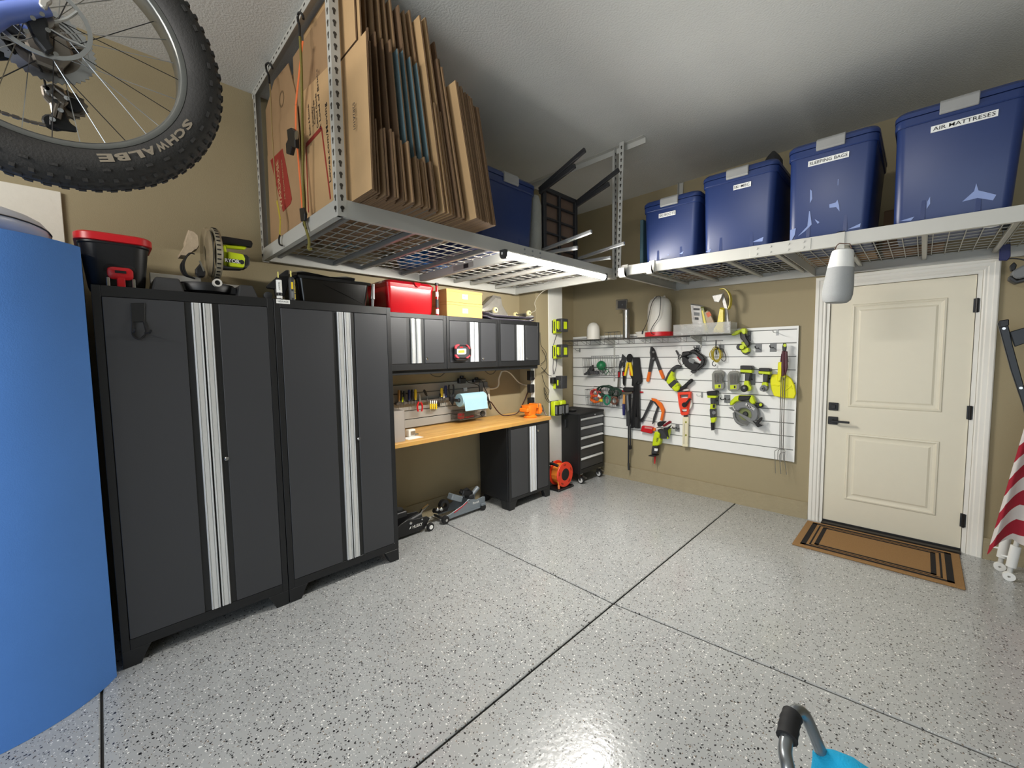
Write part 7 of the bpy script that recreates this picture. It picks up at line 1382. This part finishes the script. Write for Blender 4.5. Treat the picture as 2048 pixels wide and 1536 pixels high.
# ================================================================== blue foam roll and hanging bicycle
t = thing('foam_roll', 'big upright roll of blue foam mat beside the locker', 'foam roll', (.42, -4.80, 0))
M_FOAM = mat('blue_foam', (82, 136, 214), .8, var=.07, scale=3, bump=.15, bscale=220)
def foam_spiral(n_turn, r_out, th):
    prof = []; N = 48*n_turn
    for k in range(N+1):
        q = 2*PI*k/48; r = r_out-.042*k/48; prof.append((q, r))
    return prof
sp = foam_spiral(4, .415, .038); HZ = 1.99
def fpt(q, r):
    x, y = .402+r*1.02*math.cos(-q+3.6), -4.80+r*1.12*math.sin(-q+3.6); d = .415-r
    x = max(x, .03+d*.9)
    if x < .565: y = min(y, -4.392-d*.9)
    return Vector((x, y, 0))
outer = [fpt(q, r) for q, r in sp]; inner = [fpt(q, r-.038) for q, r in sp]
rings = []
for o_, i_ in zip(outer, inner): rings.append([o_+Vector((0, 0, .001)), o_+Vector((0, 0, HZ-.006)), o_*.985+i_*.015+Vector((0, 0, HZ)), i_+Vector((0, 0, HZ)), i_+Vector((0, 0, .001))])
MB().loft(rings).build('foam_sheet', M_FOAM, t, smooth=True)
t = thing('silver_tube_ring', 'silver inflatable ring lying on top of the blue foam roll', 'ring', (.42, -4.80, HZ+.001))
M_SILVR = mat('silver_vinyl', (206, 210, 222), .3, .0, var=.08)
pts = [(.40+.26*math.cos(q), -4.80+.26*math.sin(q), HZ+.062+.01*math.sin(q*2)) for q in [2*PI*k/24 for k in range(24)]]
MB().tube(pts, .05, 14, True).build('ring_tube', M_SILVR, t, smooth=True); MB().tube([(.40+.311*math.cos(q), -4.80+.311*math.sin(q), HZ+.068+.01*math.sin(q*2)) for q in [2*PI*k/32 for k in range(32)]], .003, 5, True).build('weld_seam', M_DK, t)
# bicycle: hangs upright from the ceiling, nose away from the door wall
HB = Vector((1.602, -4.423, 2.327))
t = thing('fat_tyre_bicycle', 'blue fat tyre bicycle hanging from the ceiling', 'bicycle', HB-Vector((0, 0, .38)))
M_TYRE = mat('worn_black_tyre', (46, 44, 42), .7, var=.22, scale=7, bump=.15, bscale=160)
M_RIM = mat('grey_rim', (122, 122, 118), .3, .8)
M_FRAME = mat('periwinkle_frame', (106, 128, 204), .35, var=.04, coat=.4)
M_DRIVE = mat('dark_drivetrain', (140, 132, 122), .32, .75)
def wheel(c, sub):
    rt = MB().lathe([(.283, -.033), (.290, -.043), (.305, -.052), (.325, -.056), (.345, -.053), (.362, -.042), (.373, -.024), (.377, 0), (.373, .024), (.362, .042), (.345, .053), (.325, .056), (.305, .052), (.290, .043), (.283, .033)], c, 'x', 96).build('tyre', M_TYRE, t, smooth=True)
    kn = MB()
    for k in range(74):
        for (r_, dx, s_, ph) in ((.3745, -.014, (.016, .015, .008), 0), (.3745, .014, (.016, .015, .008), .5), (.366, .036, (.013, .010, .009), .25), (.366, -.036, (.013, .010, .009), .75)):
            q = 2*PI*(k+ph)/74; kn.obox(c+Vector((dx, r_*math.cos(q), r_*math.sin(q))), s_, (q-PI/2, 0, 0))
    for k in range(44):
        for s in (-1, 1):
            q = 2*PI*k/44; kn.obox(c+Vector((s*.0535, .343*math.cos(q), .343*math.sin(q))), (.007, .016, .007), (q-PI/2, 0, 0))
    ko = kn.build('tread_knobs', M_TYRE, rt); ko['kind'] = 'stuff'
    rim = MB().lathe([(.271, -.037), (.275, -.040), (.286, -.040), (.289, -.036), (.289, .036), (.286, .040), (.275, .040), (.271, .037), (.268, .030), (.268, -.030)], c, 'x', 80); rim.build('rim', M_RIM, t, smooth=True)
    MB().cyl(c-Vector((.065, 0, 0)), c+Vector((.065, 0, 0)), .02, n=14).build('hub', M_DRIVE, t, smooth=True)
    for s in (-1, 1): MB().lathe([(0, -.004), (.032, -.004), (.032, .004), (0, .004)], c+Vector((s*.045, 0, 0)), 'x', 20).build('hub_flange', M_DRIVE, t)
    for k in range(32):
        s = 1 if k % 2 == 0 else -1; q = 2*PI*k/32; q2 = q+(.75 if (k//2) % 2 == 0 else -.75)
        a = c+Vector((s*.045, .030*math.cos(q2), .030*math.sin(q2))); b = c+Vector((s*.008, .268*math.cos(q), .268*math.sin(q))); MB().cyl(a, b, .0012, n=4).build('spoke', M_STEEL if k % 3 else M_BLACK, t)
    return rt
ty = wheel(HB, True)
# lettering along the tyre wall
def ang(u, v): p = PX(u, v, HB.x+.056); return math.atan2(p.z-HB.z, p.y-HB.y)
a0 = ang(368, 245); a1 = ang(213, 319)
for k, ch_ in enumerate('SCHWALBE'):
    q = a0+(a1-a0)*k/7; rd = Vector((0, math.cos(q), math.sin(q))); rt_ = Vector((0, rd.z, -rd.y))
    lettering(ch_, mat('faded_tan_print', (150, 138, 120), .8), ty, HB+Vector((.0572, 0, 0))+rd*.313, rt_, rd, .020, fit=.031, bold=.045)
# brake rotor, calliper, cassette, derailleur, chain
rc = HB+Vector((.062, 0, 0))
MB().lathe([(.081, -.001), (.0905, -.001), (.0905, .001), (.081, .001)], rc, 'x', 48).build('brake_rotor', M_STEEL, t)
for k in range(6):
    q = 2*PI*k/6; T([rc+Vector((0, .02*math.cos(q), .02*math.sin(q))), rc+Vector((0, .05*math.cos(q+.45), .05*math.sin(q+.45))), rc+Vector((0, .082*math.cos(q+.65), .082*math.sin(q+.65)))], .0035, 5, 3).build('rotor_arm', M_STEEL, t)
MB().lathe([(0, -.004), (.024, -.004), (.024, .004), (0, .004)], rc, 'x', 18).build('rotor_carrier', M_DRIVE, t)
MB().prism([PX(*q, rc.x-.015) for q in ((50, 45), (75, 30), (92, 38), (98, 60), (100, 92), (112, 112), (95, 118), (70, 88))], (.03, 0, 0)).build('brake_calliper', M_BLACK, t, bevel=.004)
for k, r_ in enumerate((.094, .088, .080, .073, .066, .059, .052, .046, .040, .034)):
    c_ = HB+Vector((-.052-.0042*k, 0, 0)); n_ = int(r_*2*PI/.0127); ring = []
    for j in range(n_*2): q = 2*PI*j/(n_*2); rr2 = r_+(.0035 if j % 2 else -.002); ring.append(c_+Vector((0, rr2*math.cos(q), rr2*math.sin(q))))
    inn = [c_+Vector((0, (r_-.012)*math.cos(2*PI*j/(n_*2)), (r_-.012)*math.sin(2*PI*j/(n_*2)))) for j in range(n_*2)]
    d_ = Vector((-.0018, 0, 0)); MB().loft([inn, ring, [p+d_ for p in ring], [p+d_ for p in inn], inn], cap=False).build('sprocket', M_STEEL if k < 3 else M_DRIVE, t)
    for j in range(4): q = 2*PI*j/4+.3; MB().obox(c_+Vector((-.001, (r_-.02)*math.cos(q)*.7, (r_-.02)*math.sin(q)*.7)), (.0018, (r_-.02)*.7, .006), (q, 0, 0)).build('sprocket_arm', M_DRIVE, t)
dx = HB.x-.085
dr = lambda u, v: PX(u, v, dx)
MB().prism([dr(*q) for q in ((80, 168), (108, 165), (130, 178), (138, 205), (126, 215), (118, 230), (104, 230), (98, 205), (84, 190))], (-.02, 0, 0)).build('derailleur_body', M_DRIVE, t, bevel=.004)
MB().prism([dr(*q) for q in ((104, 222), (120, 212), (132, 222), (140, 245), (156, 256), (154, 264), (120, 260), (98, 250), (98, 232))], (-.008, 0, 0)).build('derailleur_cage', M_BLACK, t, bevel=.003)
for (u, v, r_) in ((106, 242, .022), (146, 205, .020)): MB().lathe([(0, -.004), (r_*.8, -.004), (r_, 0), (r_*.8, .004), (0, .004)], dr(u, v)+Vector((-.012, 0, 0)), 'x', 14).build('jockey_wheel', M_BLACK, t)
MB().prism([dr(*q)+Vector((.004, 0, 0)) for q in ((88, 172), (104, 169), (112, 178), (100, 196), (90, 186))], (.008, 0, 0)).build('derailleur_knuckle', M_STEEL, t, bevel=.003)
for q in (((108, 176), (134, 196)), ((102, 190), (128, 212)), ((118, 200), (108, 236)), ((126, 206), (118, 240))): T([dr(*q[0])+Vector((.006, 0, 0)), dr(*q[1])+Vector((.006, 0, 0))], .0045, 6).build('derailleur_link', M_DRIVE, t)
for (u, v) in ((94, 180), (112, 206), (106, 242), (134, 200), (122, 224)): MB().cyl(dr(u, v)+Vector((.002, 0, 0)), dr(u, v)+Vector((.012, 0, 0)), .006, n=8).build('derailleur_bolt', M_CHROME, t)
for k, (u, v, r_) in enumerate(((132, 205, .030), (136, 212, .026), (140, 200, .034))):
    n_ = 13; cp_ = dr(u, v)+Vector((-.018-.004*k, 0, 0)); MB().prism([cp_+Vector((0, (r_+(.003 if j % 2 else -.002))*math.cos(PI*j/n_), (r_+(.003 if j % 2 else -.002))*math.sin(PI*j/n_))) for j in range(2*n_)], (-.0018, 0, 0)).build('sprocket', M_DRIVE, t)
T([dr(60, 118)+Vector((.05, 0, 0)), dr(84, 150)+Vector((.03, 0, 0)), dr(92, 176)+Vector((.012, 0, 0))], .0025, 6, 4).build('shift_cable', M_BLACK, t)
MB().prism([PX(*q, HB.x-.055) for q in ((60, 60), (130, 70), (150, 120), (120, 150), (70, 130), (50, 90))], (.02, 0, 0)).build('freehub_body', M_DRIVE, t, bevel=.006)
for (u, v) in ((52, 62), (96, 60), (84, 28), (66, 36), (112, 108)): MB().cyl(PX(u, v, HB.x+.078), PX(u, v, HB.x+.088), .005, n=8).build('calliper_bolt', M_CHROME, t)
BB = HB+Vector((0, -.45, .03))
ch_pts = [dr(106, 250)+Vector((-.012, 0, 0)), dr(60, 240)+Vector((-.012, 0, 0)), dr(0, 221)+Vector((-.01, 0, 0)), BB+Vector((-.05, 0, -.075))]
cm = MB()
for a, b in zip(ch_pts[:-1], ch_pts[1:]):
    n_ = max(1, int((b-a).length/.0127))
    for k in range(n_): c_ = a+(b-a)*(k+.5)/n_; cm.obox(c_, (.006 if k % 2 else .004, .012, .008), (math.atan2((b-a).z, (b-a).y), 0, 0))
cm.tube(ch_pts, .0032, 6)
co_ = cm.build('chain', M_DRIVE, t); co_['kind'] = 'stuff'
# rear triangle and frame
drop = PX(92, 14, HB.x+.075)
s0 = PX(0, 28, HB.x+.078)
sd = (s0-drop); T([drop, s0, s0+sd*1.6, Vector((HB.x+.03, -4.93, 2.62))], [.018, .022, .022, .018], 12, 4).build('seat_stay', M_FRAME, t, smooth=True)
MB().prism([PX(*q, HB.x+.085) for q in ((78, 14), (80, -4), (92, -10), (104, -4), (105, 10), (98, 14), (95, 24), (86, 22))], (.014, 0, 0)).build('dropout', mat('bare_alloy', (196, 192, 184), .35, .4), t, bevel=.003)
T([HB+Vector((-.075, 0, .0)), HB+Vector((-.07, -.10, .02)), PX(0, 108, HB.x-.07), BB+Vector((-.035, 0, 0))], .016, 10, 4).build('chain_stay', M_BLACK, t, smooth=True); T([HB+Vector((.075, 0, .0)), HB+Vector((.07, -.2, .10)), BB+Vector((.035, 0, .06))], .013, 10, 4).build('chain_stay', M_FRAME, t, smooth=True)
T([HB+Vector((-.075, 0, .02)), HB+Vector((-.06, -.25, .18)), Vector((HB.x-.03, -4.93, 2.62))], .013, 10, 4).build('seat_stay', M_FRAME, t, smooth=True)
ST = Vector((HB.x, -4.95, 2.74)); HT = Vector((HB.x, -5.42, 2.72)); HT2 = Vector((HB.x, -5.45, 2.58))
T([BB, ST], .019, 12).build('seat_tube', M_FRAME, t, smooth=True); T([ST+Vector((0, 0, -.06)), HT], .019, 12).build('top_tube', M_FRAME, t, smooth=True); T([BB, HT2], .024, 12).build('down_tube', M_FRAME, t, smooth=True); T([HT+Vector((0, 0, .03)), HT2], .023, 12).build('head_tube', M_FRAME, t, smooth=True)
T([ST, ST+Vector((0, .03, .16))], .014, 10).build('seat_post', M_BLACK, t); MB().rrect([(HB.x, -4.90, .06, .12, .05, 2.90), (HB.x, -4.90, .07, .13, .05, 2.925), (HB.x, -4.90, .05, .11, .04, 2.94)], 4).build('saddle', M_BLACK, t, smooth=True)
MB().lathe([(.07, -.003), (.085, -.003), (.085, .003), (.07, .003)], BB+Vector((-.05, 0, 0)), 'x', 32).build('chainring', M_DRIVE, t); MB().cyl(BB-Vector((.07, 0, 0)), BB+Vector((.07, 0, 0)), .02, n=12).build('bottom_bracket', M_DRIVE, t)
for s in (-1, 1): T([BB+Vector((s*.075, 0, 0)), BB+Vector((s*.085, -.12*s, -.11*s))], .012, 8).build('crank', M_BLACK, t); MB().obox(BB+Vector((s*.13, -.12*s, -.11*s)), (.08, .07, .02)).build('pedal', M_BLACK, t, bevel=.004)
FH = HB+Vector((0, -1.14, 0))
wheel(FH, False)
for s in (-1, 1): T([HT2+Vector((s*.075, -.02, -.0)), FH+Vector((s*.072, 0, 0))], .017, 10).build('fork_leg', M_BLACK, t, smooth=True)
B(HB.x-.09, HB.x+.09, HT2.y-.04, HT2.y+.01, HT2.z-.02, HT2.z+.02).build('fork_crown', M_BLACK, t, bevel=.005)
T([HT+Vector((0, 0, .04)), HT+Vector((0, -.05, .09))], .016, 10).build('stem', M_BLACK, t); T([HT+Vector((-.36, .06, .10)), HT+Vector((-.1, -.05, .09)), HT+Vector((.1, -.05, .09)), HT+Vector((.36, .06, .10))], .013, 10, 4).build('handlebar', M_BLACK, t, smooth=True)
for y, z in ((-4.95, 2.925), (-5.42, 2.80)):
    tag(T([(HB.x, y, z+.012), (HB.x, y, CH-.02)], .005, 6).build('hoist_rope', M_WCORD), 'thin hoist rope between ceiling and bicycle '+('saddle' if y > -5 else 'handlebar'), 'rope')
# the out-of-view strip light that belongs to the second lamp
t = thing('strip_light', 'linear strip light hung from the ceiling beyond the bicycle', 'light', (1.9, -5.95, 2.555))
ql = bpy.data.objects['second_strip_light'].rotation_euler.to_matrix().to_4x4(); Ml = Matrix.Translation((1.9, -5.95, 2.55)) @ ql
MB().obox((0, 0, .022), (1.24, .13, .03)).tf(Ml).build('housing', M_WHITE, t, bevel=.004)
for s in (-.5, .5):
    p = Ml @ Vector((s, 0, .036)); T([p, (p.x, p.y, CH)], .003, 5).build('hanger', M_STEEL, t)
